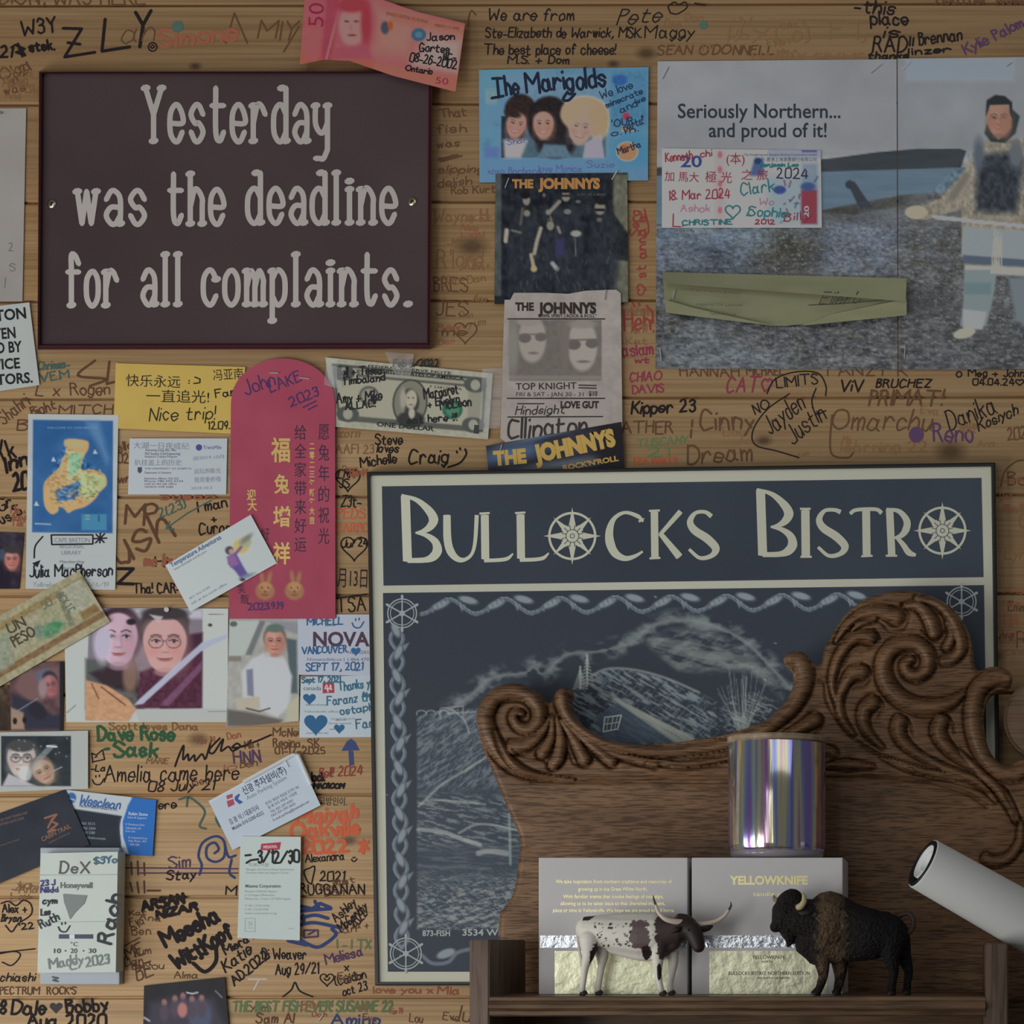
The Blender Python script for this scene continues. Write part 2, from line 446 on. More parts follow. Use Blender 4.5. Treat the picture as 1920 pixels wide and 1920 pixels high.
def build_wall():
    rows = []
    for y in SEAMS:
        for dy, dd in ((-4.2, 0), (-2.4, -0.0008), (-1.4, -0.004), (1.4, -0.004), (2.6, -0.0006), (4.4, 0)): rows.append((y + dy, dd))
    rows = [(-900, 0)] + rows + [(960 + 1.6 / S, 0)]
    xs = (-700, 960, 2700)
    V, Fc = [], []
    for y, dd in rows:
        for x in xs: V.append((P(x, y - 4 * (x - 200) / 1920 if 0 < y < 3000 else y, 0)[0], -dd, P(x, y - 4 * (x - 200) / 1920 if 0 < y < 3000 else y, 0)[2]))
    n = len(xs)
    for i in range(len(rows) - 1):
        for k in range(n - 1): Fc.append((i * n + k, (i + 1) * n + k, (i + 1) * n + k + 1, i * n + k + 1))
    b = len(V)                                                     # thickness
    o = rawmesh('wall_back', V, Fc, pine())
    o['kind'] = 'structure'
    return o
WALL = build_wall()
fl = rawmesh('floor', [(-1.6, 0.02, 0), (1.6, 0.02, 0), (1.6, -3.2, 0), (-1.6, -3.2, 0)], [(0, 3, 2, 1)], M((0.16, 0.10, 0.06), 0.5))
fl['kind'] = 'structure'
# ------------------------------------------------------------------ writing on the planks
INK = dict(k=(32, 27, 28), b=(84, 60, 44), f=(112, 84, 58), r=(122, 54, 52), q=(128, 78, 60), p=(118, 46, 66), t=(66, 88, 80), g=(44, 80, 56),
           h=(88, 104, 72), u=(48, 60, 100), o=(176, 88, 62), v=(72, 52, 80), w=(170, 160, 150))
WD = lambda x, y: 0.00025
def K(q, n=5, closed=False): return catmull(q, n, closed)
wall_n = 0
def scrawl(lines=(), strokes=(), col='k', lw=3, strokes_lw=None):
    """one inscription on the wall: lines = (text, x, y, capital height, width[, rot[, slant]]); strokes = pixel polylines"""
    st = []
    for i, l in enumerate(lines):
        st += hand_strokes(l[0], l[1], l[2], l[3], l[4], l[5] if len(l) > 5 else 0, l[6] if len(l) > 6 else 0.06, seed=i)
    ws = [lw] * len(st)
    for s_ in strokes: st.append(np.asarray(s_, float)); ws.append(strokes_lw or lw)
    V, Fc = [], []
    ribbon(st, ws, WD, V, Fc)
    x, y = st[0][0]
    rawmesh('handwriting', V, Fc, M(INK[col], 0.6, at=(float(np.clip(x, 0, 1900)), float(np.clip(y, 0, 1900))), spec=0.12), WALL)
def blot(x, y, rx, ry, col):
    polyfill([ring(x, y, rx, ry, 24)[:-1]], lambda a, b: 0.0003, 'ink_blot', WALL, M(INK[col], 0.5, at=(x, y)))
def smile(x, y, r): return [K([(x - r, y), (x - r * .6, y + r * .7), (x + r * .3, y + r * .8), (x + r, y - r * .2)]), [(x - r * .4, y - r * .7), (x - r * .4, y - r * .4)], [(x + r * .2, y - r * .8), (x + r * .2, y - r * .5)]]
s_ = scrawl
# top plank
s_([('DION, WAS HERE', 0, 8, 24, 270)], col='b'); s_([('W3Y', 42, 67, 27, 64, 8)], lw=4)
s_([], [[(118, 53), (153, 54), (121, 107), (178, 98)], [(127, 80), (150, 83)]], lw=5.5)
s_([], [[(197, 36), (191, 96), (243, 88)]], lw=6); s_([], [[(254, 23), (268, 47), (283, 20)], [(268, 47), (262, 88)]], lw=6.5)
s_([('an', 228, 82, 44, 58, 4, .3)], col='b', lw=2.5); s_([], [ring(286, 88, 8)] + smile(286, 87, 4), lw=2.6)
s_([('21', 0, 107, 20, 22), ('stsk.', 56, 97, 18, 46, 6)], [[(28, 84), (46, 92), (30, 98), (47, 104), (33, 82), (42, 106)]], lw=4.5)
s_([('SImone', 298, 90, 32, 145, 6)], col='q', lw=7); s_([('A', 425, 84, 56, 38), ('MIY', 482, 74, 36, 72)], [[(560, 50), (532, 97)]], 'b', 3.2)
blot(333, 50, 11, 11, 't'); s_([('Olga', 2, 150, 20, 60, 20), ('was', 8, 178, 16, 40, 12), ('in 21', 24, 160, 18, 44, 40)], col='b', lw=2.2)
s_([('We are from', 915, 38, 21, 160), ('Ste-Elizabeth de Warwick, MSK.', 910, 70, 18, 292), ('The best place of cheese!', 908, 102, 19, 246), ('M.S. + Dom', 952, 119, 14, 114)], lw=2.7)
s_([('Pete', 1155, 46, 28, 82, 5, .5), ('Maggy', 1208, 70, 22, 92, 0, .1)], [K([(1256, 22), (1253, 12), (1264, 4), (1272, 9), (1284, 4), (1288, 14), (1270, 26), (1256, 24)]), [(1302, 6), (1322, 10)]], 'k', 2.5)
s_([], [K([(892, 28), (884, 20), (879, 32), (878, 48)])], 'b', 3); blot(1319, 47, 8, 8, 't')
s_([("SEAN O'DONNELL", 1232, 102, 17, 218)], col='b', lw=2.9)
s_([('i)\'', 1364, 76, 44, 34), ('y', 1414, 70, 28, 28), ('Co)', 1456, 78, 32, 60)], col='f', lw=3.6); s_([('F I,', 1556, 74, 34, 66), ('HARRY SIMMS', 1410, 112, 12, 210)], col='f', lw=3)
s_([('-this', 1600, 22, 24, 76, -4), ('place', 1632, 46, 24, 70), ('is', 1658, 70, 20, 26), ('RAD!!', 1636, 98, 28, 74), ('thanks', 1628, 110, 12, 74)], lw=3.8)
s_([('Brennan', 1724, 84, 22, 80, 7), ('linzer', 1704, 103, 12, 78, 4)], lw=3.4); s_([('Kylie Palom', 1812, 102, 20, 120, 26)], col='v', lw=3.4); s_([('Heather Wells', 1755, 8, 18, 165)], col='b', lw=3.2)
# between the maroon sign and the stack of band posters
s_([('That', 826, 222, 17, 48, 6), ('fish', 820, 250, 16, 54, 3), ('was', 820, 278, 14, 42, 6)], [[(823, 300), (850, 291), (826, 303), (858, 290), (830, 302), (866, 292)], [(823, 297), (860, 294)]], 'b', 2.4, 3.5)
s_([('slipping', 822, 324, 15, 82), ('delish', 822, 352, 16, 62, 6), ('Rob Kurt', 846, 364, 13, 82, 3)], col='b', lw=2.2)
s_([('Wayne H', 814, 416, 22, 98)], col='f', lw=3.4); s_([("R'lond", 820, 502, 34, 84)], col='f', lw=2.6); s_([('BRES', 814, 546, 26, 62), ('JES', 816, 592, 26, 60), ('me', 828, 630, 16, 44)], [heart(872, 622, 22)], 'b', 2.4)
# right of the posters
s_([('@ st anna s.', 1210, 552, 18, 150, 90)], col='r', lw=2.8); s_([('Serg', 1198, 442, 18, 46, 90)], [K([(1208, 392), (1216, 430), (1208, 446)])], 'r', 2.8)
s_([('Heh!', 1172, 620, 38, 52)], [[(1186, 568), (1190, 575)], [(1196, 566), (1199, 573)], K([(1212, 573), (1224, 590), (1220, 606)])], 'r', 3.8); s_([('aslam', 1168, 668, 24, 56, 4), ('wt', 1190, 680, 10, 26)], col='p', lw=3)
s_([('CHIAO', 1182, 716, 17, 58, 4), ('DAVIS', 1186, 738, 15, 58, 3)], col='p', lw=2.6); s_([('Kipper 23', 1184, 776, 22, 118, 2)], lw=4)
s_([('ATHER', 1166, 812, 22, 94)], col='b', lw=3); s_([('TUSCANY', 1192, 838, 14, 96, 4), ('21', 1215, 856, 16, 38)], col='h', lw=3); s_([('TEA PARTY', 1184, 870, 12, 86)], col='o', lw=3)
s_([('Cinny', 1315, 806, 36, 98)], [[(1298, 788), (1297, 800)], [(1296, 806), (1295, 820)]], 'b', 4); s_([('Dream', 1290, 869, 34, 120, 3)], col='b', lw=3.6)
s_([('CAT@', 1362, 735, 27, 82)], col='p', lw=3.4); s_([('LIMITS', 1456, 728, 19, 78, 7), ('NO', 1416, 776, 18, 30, 22)], [K([(1438, 738), (1452, 712), (1488, 698), (1532, 699), (1548, 722), (1548, 742)]), K([(1480, 738), (1438, 768), (1412, 806), (1416, 834), (1458, 846), (1498, 858)])], 'k', 2.5)
s_([('Jayden', 1444, 816, 34, 84, 38, .2), ('Justin', 1486, 832, 34, 80, 38, .2)], [K([(1530, 728), (1522, 752), (1530, 776), (1548, 770)])], 'k', 2.6)
s_([('ViV', 1575, 734, 21, 42)], lw=3.4); s_([('BRUCHEZ', 1642, 726, 15, 102)], lw=3); s_([('PRIMAT!', 1628, 760, 28, 136)], col='b', lw=4.2)
s_([('Omarchu', 1556, 806, 38, 188)], [K([(1560, 778), (1556, 830), (1562, 854), (1590, 858), (1600, 848)])], 'b', 3.4); s_([('learning 22', 1578, 846, 18, 160)], col='f', lw=3)
blot(1718, 815, 14, 15, 'v'); s_([('Reno', 1750, 828, 34, 74)], col='v', lw=4); s_([('Danika', 1782, 806, 36, 92, 20), ('Kosiych', 1836, 808, 20, 80, 24)], lw=2.7)
s_([('Meg + John', 1815, 706, 14, 105), ('04.04.24@', 1824, 722, 12, 94)], [ring(1798, 702, 5)], 'k', 2.6); s_([('HANNAH', 1275, 706, 18, 110), ('MICHAEL', 1400, 703, 14, 70), ('TANZY K', 1540, 704, 18, 160)], col='b', lw=2.6)
s_([('2021', 1890, 826, 22, 40, 10), ('Bo', 1890, 910, 24, 34)], [K([(1876, 912), (1884, 884), (1904, 866), (1924, 862)])], 'b', 2.6)
s_([('Emma', 1890, 1146, 18, 44), ('Amy', 1874, 1196, 14, 26), ('R', 1908, 1216, 30, 18)], col='b', lw=2.4); s_([('Co', 1912, 990, 26, 30), ('Lynn', 1884, 1048, 20, 50)], col='f', lw=2.4)
# left of the red envelope
s_([('Chrisma-', 72, 694, 15, 58, 5), ('VE.M', 76, 716, 15, 54, 8)], col='t', lw=3); s_([], [K([(178, 676), (146, 704), (198, 711), (168, 724)]), [(205, 678), (200, 720), (215, 716)]], 'b', 4.6)
s_([('L x', 66, 742, 20, 44), ('Rogen', 132, 740, 22, 74)], col='b', lw=2.6); s_([('Shahri', 6, 796, 24, 64, 38), ('Bight', 62, 782, 18, 46, 20), ('B', 32, 808, 20, 18)], col='b', lw=2.6); s_([('MITCH', 110, 776, 16, 100)], col='b', lw=2.6)
s_([('Yk', 0, 868, 36, 32, 20)], lw=4.5); s_([('Inn', 14, 884, 26, 40, 18), ('20', 26, 920, 30, 28, 10)], lw=6); s_([('Gr', 0, 958, 22, 24, 20), ('us S', 4, 984, 20, 44, 30)], lw=3)
s_([('M', 234, 984, 36, 36), ('o', 268, 964, 30, 24)], col='b', lw=5.2); s_([('2(23)', 300, 972, 17, 52, 24)], [[(396, 938), (352, 962), (312, 990)], [(318, 978), (311, 991), (326, 992)]], 't', 2.8)
s_([('I man', 372, 960, 19, 54, 10), ('+', 396, 978, 14, 10), ('Curos', 374, 1002, 21, 58, 4)], lw=3); s_([('ush', 226, 1062, 66, 116, 32)], col='b', lw=6)
s_([('Z', 222, 1096, 28, 28)], lw=6); s_([('Hi', 292, 1062, 18, 22), ('Tha! CAR-', 250, 1112, 18, 88)], lw=3); s_([('ello', 222, 848, 16, 26, 15), ('021', 222, 868, 18, 24), ('wr', 222, 905, 16, 22)], col='b', lw=2.6)
s_([('Susan', 300, 936, 12, 100)], col='q', lw=4); s_([('mc love', 270, 1060, 20, 70)], col='q', lw=5)
# between the envelope and the blue poster
s_([('SCOTTI', 632, 820, 10, 40), ('AAFI 23', 630, 850, 16, 70)], col='f', lw=2.4); s_([('Steve', 704, 833, 19, 50), ('loves', 706, 848, 16, 40), ('Michelle', 676, 876, 18, 68, 8)], lw=2.8)
s_([('Craig', 767, 870, 26, 72, 2)], [K([(840, 876), (862, 868), (874, 852), (872, 842)]), [(856, 846), (857, 849)], [(862, 840), (863, 843)]], 'k', 3.6)
s_([('LRK', 633, 896, 16, 30), ('JS', 636, 914, 16, 18)], [heart(652, 898, 23)], 'k', 2.6); s_([('Z3t-', 640, 950, 20, 36)], lw=2.6); s_([('PEDS', 632, 972, 18, 52), ('CARPC', 630, 998, 16, 58)], col='o', lw=2.6)
s_([('Jul', 640, 1026, 14, 20), ('24', 672, 1024, 14, 16)], [heart(664, 1026, 25)], 'k', 2.6)
typed([('月13日', 632, 1098, 30, 56, -2)], WD, 'handwriting', WALL, INK['k'])
s_([('TSA', 632, 1148, 26, 54, 4)], [[(632, 1122), (688, 1114)]], 'k', 2.8)
# lower left
s_([('Scott loves Dana', 205, 1368, 13, 165)], col='f', lw=2.6); s_([('Dave Rose', 184, 1388, 25, 142), ('Sask', 214, 1418, 26, 80)], [[(196, 1405), (204, 1404)]], 'g', 5.6)
s_([], [[(174, 1430), (172, 1412), (180, 1416), (192, 1406), (196, 1424), (176, 1428)], [(178, 1420), (182, 1418)]] + smile(184, 1462, 11), 'k', 2.4); s_([('-La', 170, 1446, 12, 26)], lw=2.4)
s_([], [K([(328, 1437), (334, 1420), (344, 1398), (343, 1424), (352, 1414), (354, 1426), (364, 1416), (366, 1427), (378, 1414), (384, 1424)]), [(396, 1388), (386, 1422)], K([(412, 1384), (392, 1406), (400, 1412), (418, 1386), (414, 1408), (428, 1400), (436, 1408), (450, 1400), (444, 1394), (436, 1402), (462, 1398), (470, 1388)]), K([(440, 1404), (480, 1390), (508, 1378)])], 'k', 3.6); s_([('HNN', 440, 1432, 22, 48, 4)], col='v', lw=3.4); s_([('MARIE', 274, 1432, 10, 40)], col='f', lw=2)
s_([('Amelia came here', 196, 1466, 30, 250, 1), ('08 July 21', 278, 1483, 18, 122, 1)], lw=2.8); s_([('McNeil', 512, 1380, 15, 52), ('Regina, SK', 512, 1400, 15, 86), ('01-17-2025', 516, 1413, 12, 92)], col='b', lw=2.4)
polyfill([[(640, 1408), (650, 1390), (658, 1385), (666, 1391), (674, 1407)], [(653, 1408), (662, 1408), (664, 1434), (655, 1436)]], WD, 'drawn_arrow', WALL, M(INK['u'], 0.5, at=(650, 1400)))
s_([('Bell! 2024', 598, 1458, 17, 80, 4)], col='r', lw=2.4); s_([('Jack', 580, 1464, 16, 28), ('MACROOM', 588, 1478, 9, 56)], lw=3.6)
typed([('고방인이.', 598, 1508, 13, 52, -2)], WD, 'handwriting', WALL, INK['k'])
s_([('Maiyah', 556, 1546, 26, 114, 6), ('Oakville', 545, 1572, 28, 128, 4), ('2022', 566, 1600, 22, 86, 2)], [[(672, 1580), (690, 1592)], [(690, 1578), (674, 1596)], [(681, 1576), (681, 1600)]], 'o', 6.5)
s_([('Alexandra', 573, 1617, 15, 72, 4)], smile(664, 1611, 5), 'k', 2.3); s_([('2021', 600, 1652, 17, 45, 2), ('RUGGANAN', 563, 1676, 18, 120)], [K([(584, 1658), (590, 1626), (580, 1628), (570, 1634), (576, 1652), (584, 1658)])], 'k', 2.8); s_([('M', 423, 1678, 16, 20)], lw=2.8)
s_([('ere', 298, 1517, 16, 32, 4)], lw=2.6); s_([], [K([(336, 1499), (352, 1495), (366, 1502), (384, 1522), (374, 1548), (386, 1554)]), [(352, 1494), (350, 1512)], K([(410, 1520), (405, 1535), (412, 1550)])], 't', 4)
s_([], [K([(374, 1640), (378, 1622), (372, 1604), (380, 1580), (404, 1568), (420, 1578), (420, 1606), (404, 1616), (388, 1608), (388, 1588), (402, 1580), (410, 1592), (402, 1600)]), K([(420, 1578), (428, 1606), (442, 1604)]), K([(434, 1612), (430, 1636), (440, 1646)])], 'u', 4.6)
s_([('Sim', 318, 1628, 22, 38, 6)], col='v', lw=3); s_([('Stay', 312, 1650, 17, 54, 3)], lw=3)
s_([], [[(246, 1617), (247, 1640)], [(258, 1615), (259, 1640)], [(270, 1618), (271, 1641)], [(244, 1655), (248, 1672)], [(257, 1654), (260, 1674)], [(270, 1652), (271, 1674)]], 'b', 3.4); s_([], [[(236, 1627), (446, 1629)], [(262, 1637), (446, 1637)]], 'v', 2.6); s_([], [[(276, 1670), (300, 1670)]], 'b', 4)
s_([('ARSAN', 268, 1708, 17, 78, 12), ('NIZAR', 294, 1722, 13, 78, 12)], lw=6.5); s_([('Meesha', 312, 1776, 30, 112, 27, 0), ('WittKopf', 332, 1816, 27, 122, 30, 0)], [K([(362, 1806), (384, 1822), (404, 1804), (405, 1776)]), [(376, 1796), (379, 1796)], [(384, 1788), (388, 1788)]], 'k', 7.4)
s_([('Alma', 326, 1834, 12, 44)], col='b', lw=2); s_([('ME', 240, 1800, 24, 32, 20), ('+', 256, 1818, 14, 12), ('BE', 258, 1838, 26, 30, 20)], col='b', lw=3); s_([], [[(230, 1775), (262, 1758)], [(257, 1728), (262, 1738)]], 'b', 2.4)
s_([('Alex +', 4, 1711, 15, 46), ('Bryan', 2, 1728, 13, 36), ("'22", 37, 1743, 11, 26, 5)], [K([(10, 1735), (22, 1747), (34, 1732), (58, 1715), (58, 1696), (44, 1688), (30, 1698), (16, 1690), (2, 1694)])], 'k', 2.8)
s_([('chiashi', 0, 1840, 15, 64)], [K([(0, 1788), (28, 1784), (38, 1792), (22, 1810), (4, 1804)]), [(0, 1786), (66, 1779)]], 'k', 2.6); s_([("PECTRUM  ROCK'S", 0, 1864, 13, 142)], col='b', lw=2.4)
s_([('Dale', 22, 1902, 26, 62), ('Bobby', 126, 1899, 24, 76, 4), ('Aug. 2020', 52, 1924, 22, 146), ('8', 0, 1900, 22, 9)], lw=5)
polyfill([heart(105, 1889, 12)[:-1]], WD, 'drawn_heart', WALL, M(INK['k'], 0.5, at=(105, 1890)))
s_([('Miera Mo', 424, 1790, 15, 84, 30), ('Katie', 424, 1824, 22, 62, 38), ('AD.2022', 440, 1848, 17, 84, 40)], lw=3.4); s_([('Di Weaver', 492, 1798, 19, 82), ('Aug 29/21', 517, 1828, 20, 80, 2)], lw=2.7)
s_([], [[(560, 1698), (585, 1704), (600, 1694), (620, 1702)], [(562, 1708), (620, 1704)], [(590, 1690), (600, 1706)], K([(562, 1722), (590, 1716), (615, 1722)]), K([(562, 1734), (590, 1730), (630, 1738), (640, 1740)]), K([(562, 1762), (592, 1776), (612, 1768), (630, 1752), (622, 1742)]), [(540, 1764), (575, 1772)], [(568, 1716), (570, 1732)]], 'u', 6.5)
s_([], [[(570, 1744), (596, 1744), (596, 1756), (570, 1758), (570, 1744)], [(578, 1752), (590, 1746)]], 'v', 3.4)
s_([('Ashley', 630, 1730, 17, 52, 42), ('McCarthy', 640, 1748, 17, 66, 42), ('2022', 666, 1740, 17, 34, 48)], lw=2.5); s_([('Melissa', 612, 1808, 18, 70, 14)], col='v', lw=3); s_([('I - I TX', 632, 1778, 16, 62)], col='h', lw=3.4)
s_([('x', 646, 1820, 16, 8), ('(Caidon', 630, 1848, 17, 58, 14), ('oct 23', 644, 1868, 16, 46, 16)], [heart(613, 1836, 13)] + smile(613, 1834, 5), 'k', 2.4); s_([], [K([(530, 1869), (546, 1856), (553, 1842), (562, 1858), (586, 1869)])], 'k', 3)
s_([('THE BEST FISH EVER! SUSANNE 22', 435, 1896, 18, 300)], col='h', lw=4); s_([('Ju', 845, 1914, 28, 36)], col='b', lw=3); s_([('Amigo', 622, 1922, 20, 90)], col='u', lw=4); s_([('Sam Al', 480, 1918, 18, 70)], col='b', lw=3)
s_([], [[(466, 1836), (500, 1836)], [(486, 1836), (476, 1856)]], 'w', 3.5); s_([('love you x', 700, 1862, 12, 110), ('Mia', 820, 1864, 14, 40)], col='q', lw=3)
# faint old scribbles between the clearer names
_r = random.Random(11)
for x0, y0, x1, y1, n in ((816, 390, 918, 650, 12), (1172, 560, 1222, 690, 3), (0, 120, 66, 195, 4), (640, 870, 690, 900, 2), (1290, 760, 1900, 868, 7), (1876, 880, 1915, 1230, 8), (225, 1690, 300, 1830, 4), (600, 1620, 685, 1870, 5), (20, 940, 50, 990, 1), (440, 1880, 860, 1915, 5), (1230, 20, 1560, 104, 5), (10, 1650, 66, 1690, 1), (180, 1370, 560, 1480, 4)):
    for k in range(n // 4 + 1):
        L_ = [(_r.choice(('Ben', 'Mia +', 'Lou', 'Kat', 'Jo', 'Tim 19', 'Ana', 'yum', 'Eva', 'Dan')), _r.uniform(x0, x1 - 30), _r.uniform(y0 + 12, y1), _r.uniform(9, 16), _r.uniform(22, 44), _r.uniform(-8, 14)) for _ in range(4)]
        s_(L_, col=_r.choice('fbqf'), lw=1.9)
def face(p, cx, cy, rx, ry, skin, hair=None, dark=(60, 46, 44), glasses=False, rot=0, smile_=False):
    """a small printed face: hair, shaded skin, eyes, nose and mouth"""
    sk = np.array(skin, float); sh, hi, bl = sk - 30, np.minimum(sk + 14, 240), sk * (1.0, .86, .86)
    c, q = math.cos(math.radians(rot)), math.sin(math.radians(rot))
    at = lambda a, b: (cx + a * rx * c + b * ry * q, cy - a * rx * q + b * ry * c)
    E = lambda a, b, w_, h_, col, so=2.0, op=1.0: p.ell(*at(a, b), w_ * rx, h_ * ry, col, so, rot, op)
    L = lambda pts, w_, col, so=1.4, op=.9: p.line([at(a, b) for a, b in pts], w_, col, so, op, len(pts) > 2)
    if hair is not None: E(0, -.35, 1.12, .95, hair, 4)
    E(0, -.1, 1, .84, sk, 4); E(0, .3, .82, .7, sk, 4); E(-.2, -.5, .6, .3, hi, rx * .5, .7); E(.62, .15, .45, .7, sh, rx * .7, .75); E(-.85, .2, .22, .6, sh, rx * .4, .5); E(0, .98, .5, .16, sh, 4, .7)
    for e in (-.4, .4):
        E(e, -.1, .3, .14, sh, rx * .22, .8); E(e, -.08, .17, .055, np.minimum(sk + 22, 235), 1.5, .8); E(e + .02, -.08, .085, .055, dark, 1.5); L([(e - .2, -.1), (e, -.15), (e + .2, -.09)], max(rx * .06, 1.2), dark); L([(e - .24, -.26), (e, -.32), (e + .24, -.26)], max(rx * .075, 1.3), dark, 1.6, .75); E(e * 1.25, .26, .28, .16, bl, rx * .3, .7)
        if glasses: p.line([at(e + .33 * math.cos(t), -.05 + .2 * math.sin(t)) for t in np.linspace(0, 2 * PI, 20)], 1.7, dark, 1.2, .8)
    if glasses: L([(-.08, -.1), (.08, -.1)], 1.6, dark)
    L([(.1, -.1), (.14, .1), (.18, .24)], max(rx * .07, 1.2), sh, 2.5, .8); E(-.02, .2, .1, .1, hi, 2.5, .7); E(0, .3, .2, .035, sh - 14, 1.8, .8)
    if smile_: E(0, .53, .42, .1, (140, 74, 76), 1.8); E(0, .51, .32, .055, (214, 206, 198), 1.4)
    else: E(0, .56, .3, .06, (158, 100, 98), 2); L([(-.36, .5), (0, .53), (.36, .5)], max(rx * .05, 1.2), (112, 64, 66), 1.5, .8)
# ------------------------------------------------------------------ maroon painted sign
def cst(d): return lambda x, y: d
def maroon_sign():
    t = thing('painted_sign', 'large dark maroon wooden sign reading Yesterday was the deadline for all complaints', 'sign', P(440, 655, 0))
    q = [(80, 139), (803, 138), (800, 643), (75, 645)]
    def pt(p): p.noise(2.5, 160, 120, 4)
    sheet('board', q, cst(0.0095), pt, (58, 46, 49), 24, vcol_mat('sign_paint', 0.5, 0, 0.35), t, thick=0.008)
    # moulded frame: a ring with a raised rounded profile
    out = [(73, 134), (811, 133), (807, 655), (70, 656)]; prof = ((0, 0.0), (0.0, 0.0105), (0.18, 0.0135), (0.45, 0.0125), (0.7, 0.0140), (1.0, 0.0098))
    V, Fc = [], []
    for u, d in prof:
        for (ox, oy), (ix, iy) in zip(out, q): V.append(P(ox + (ix - ox) * u, oy + (iy - oy) * u, d))
    for i in range(len(prof) - 1):
        for k in range(4):
            Fc.append((i * 4 + k, (i + 1) * 4 + k, (i + 1) * 4 + (k + 1) % 4, i * 4 + (k + 1) % 4))
    rawmesh('frame', V, Fc, M((58, 30, 34), 0.35, at=(440, 400)), t)['label'] = 'dark red moulded frame of the sign'
    YG = dict(Y='1835 5835 3532 !18 !58 !32', e='~14444536261513223243', s='~45362615243443322213', t='28 ~28233243 1646', r='1612 ~14263645 !16 !12', d='4842 ~4536261513223243 !38 !42',
              a='~1526364542 ~44241322 3243 !42'.replace('1322 3243', '13223243'), y='~1614233344 4641 ~41302010 !16 !46', w='06122532 3246 !06 !46'.replace('06122532 3246', '0612263246'),
              h='1812 ~142636454442 !18 !12 !42', l='2822 !28 !22', i='2622 !27 !26 !22', n='1612 ~142636454442 !16 !12 !42', f='~4738282622 1646 !22', o='~261513223243453626', c='~4536261513223243 !45',
              m='0602 ~0416252422 ~2436454442 !06 !02 !22 !42', p='1610 ~1526364543322213 !16 !10', **{'.': '!22'})
    st, ws = [], []
    for word, x0, x1, yb, xh in (('Yesterday', 268, 619, 268, 66), ('was', 140, 276, 423, 60), ('the', 313, 423, 423, 62), ('deadline', 460, 745, 421, 62),
                                 ('for', 122, 224, 576, 62), ('all', 263, 342, 574, 62), ('complaints.', 377, 774, 574, 62)):
        cur, parts = 0.0, []
        for ch in word:
            toks = YG[ch].split(); xs = [int(tk.lstrip('!~')[i]) for tk in toks for i in range(0, len(tk.lstrip('!~')) - 1, 2)]
            mn, mx = min(xs), max(xs); mn -= 0.5 * (ch in 'il.'); mx += 0.5 * (ch in 'il.')
            for tk in toks:
                n = tk.lstrip('!~'); pp = np.array([(int(n[i]) + cur - mn, int(n[i + 1])) for i in range(0, len(n) - 1, 2)], float)
                parts.append((pp, tk[0]))
            cur += (mx - mn) + 2.2
        x0 += 5; x1 -= 5; sx = (x1 - x0) / (cur - 2.2); sy = xh / 4.0
        rnd = random.Random(5)
        for pp, k in parts:
            A = np.stack([x0 + pp[:, 0] * sx, yb - (pp[:, 1] - 2) * sy - 4], -1)
            if k == '!':
                c = A[0]; A = np.array([c + (-3.5, .6), c + (3.5, -.6)]); st.append(A); ws.append(12.5)
            else:
                A = catmull(A, 6) if k == '~' else A
                st.append(A); ws.append(10.2)
    V, Fc = [], []
    ribbon(st, ws, cst(0.0098), V, Fc)
    rawmesh('lettering', V, Fc, M((150, 145, 141), 0.6, at=(440, 400)), t)
    for sx_, sy_ in ((97, 382), (773, 378)):
        bm = bmesh.new(); bmesh.ops.create_uvsphere(bm, u_segments=20, v_segments=10, radius=0.0042)
        for v in bm.verts: v.co.y *= 0.35
        bmesh.ops.translate(bm, verts=bm.verts, vec=P(sx_, sy_, 0.0098))
        so = bmobj('screw', bm, M((0.75, 0.68, 0.5), 0.28, 1.0), t, True); so['label'] = 'brass screw with a dark recessed centre'
        rw = rawmesh('screw_recess', *tubemesh([P(sx_, sy_, 0.0105), P(sx_, sy_, 0.01145)], 0.0018, 12), M((0.05, 0.04, 0.03), 0.4), so)
    return t
maroon_sign()
# ------------------------------------------------------------------ paper things pinned to the wall
def paper(name, label, cat, quad, d, paint=None, base=(175, 182, 182), step=6, mat=None, bow=0.0, warp=None, group=None, tilt=(0, 0), thick=0.0003):
    q = np.asarray(quad, float); c = q.mean(0); w2 = max(np.ptp(q[:, 0]), 1) / 2; h2 = max(np.ptp(q[:, 1]), 1) / 2
    dep = lambda x, y: d + bow * (((x - c[0]) / w2) ** 2 * 0.6 + ((y - c[1]) / h2) ** 2 * 0.4) + tilt[0] * (x - c[0]) / w2 + tilt[1] * (y - c[1]) / h2
    o = sheet(name, quad, dep, paint, base, step, mat, None, warp, thick)
    tag(o, label, cat, group)
    return o, (lambda x, y: dep(x, y) + 0.00012), (lambda x, y: dep(x, y) + 0.00018)
def staple(label, a, b, d=0.004):
    V, Fc = [], []
    p, q = P(*a, d + 0.0006), P(*b, d + 0.0006); pb, qb = P(*a, max(d - 0.002, 0.0001)), P(*b, max(d - 0.002, 0.0001))
    v, f = tubemesh([pb, p, q, qb], 0.00055, 6)
    tag(rawmesh('staple', v, f, M((0.85, 0.85, 0.86), 0.3, 0.45)), label, 'staple', 'staples holding papers to the wall')
def hw(lines, dep, par, col, lw=2.5, strokes=(), name='handwriting', at=None):
    st = []
    for i, l in enumerate(lines): st += hand_strokes(l[0], l[1], l[2], l[3], l[4], l[5] if len(l) > 5 else 0, l[6] if len(l) > 6 else 0.05, seed=i)
    st += [np.asarray(q, float) for q in strokes]
    return ink(name, st, lw, col, dep, par)
K_ = (28, 26, 30)
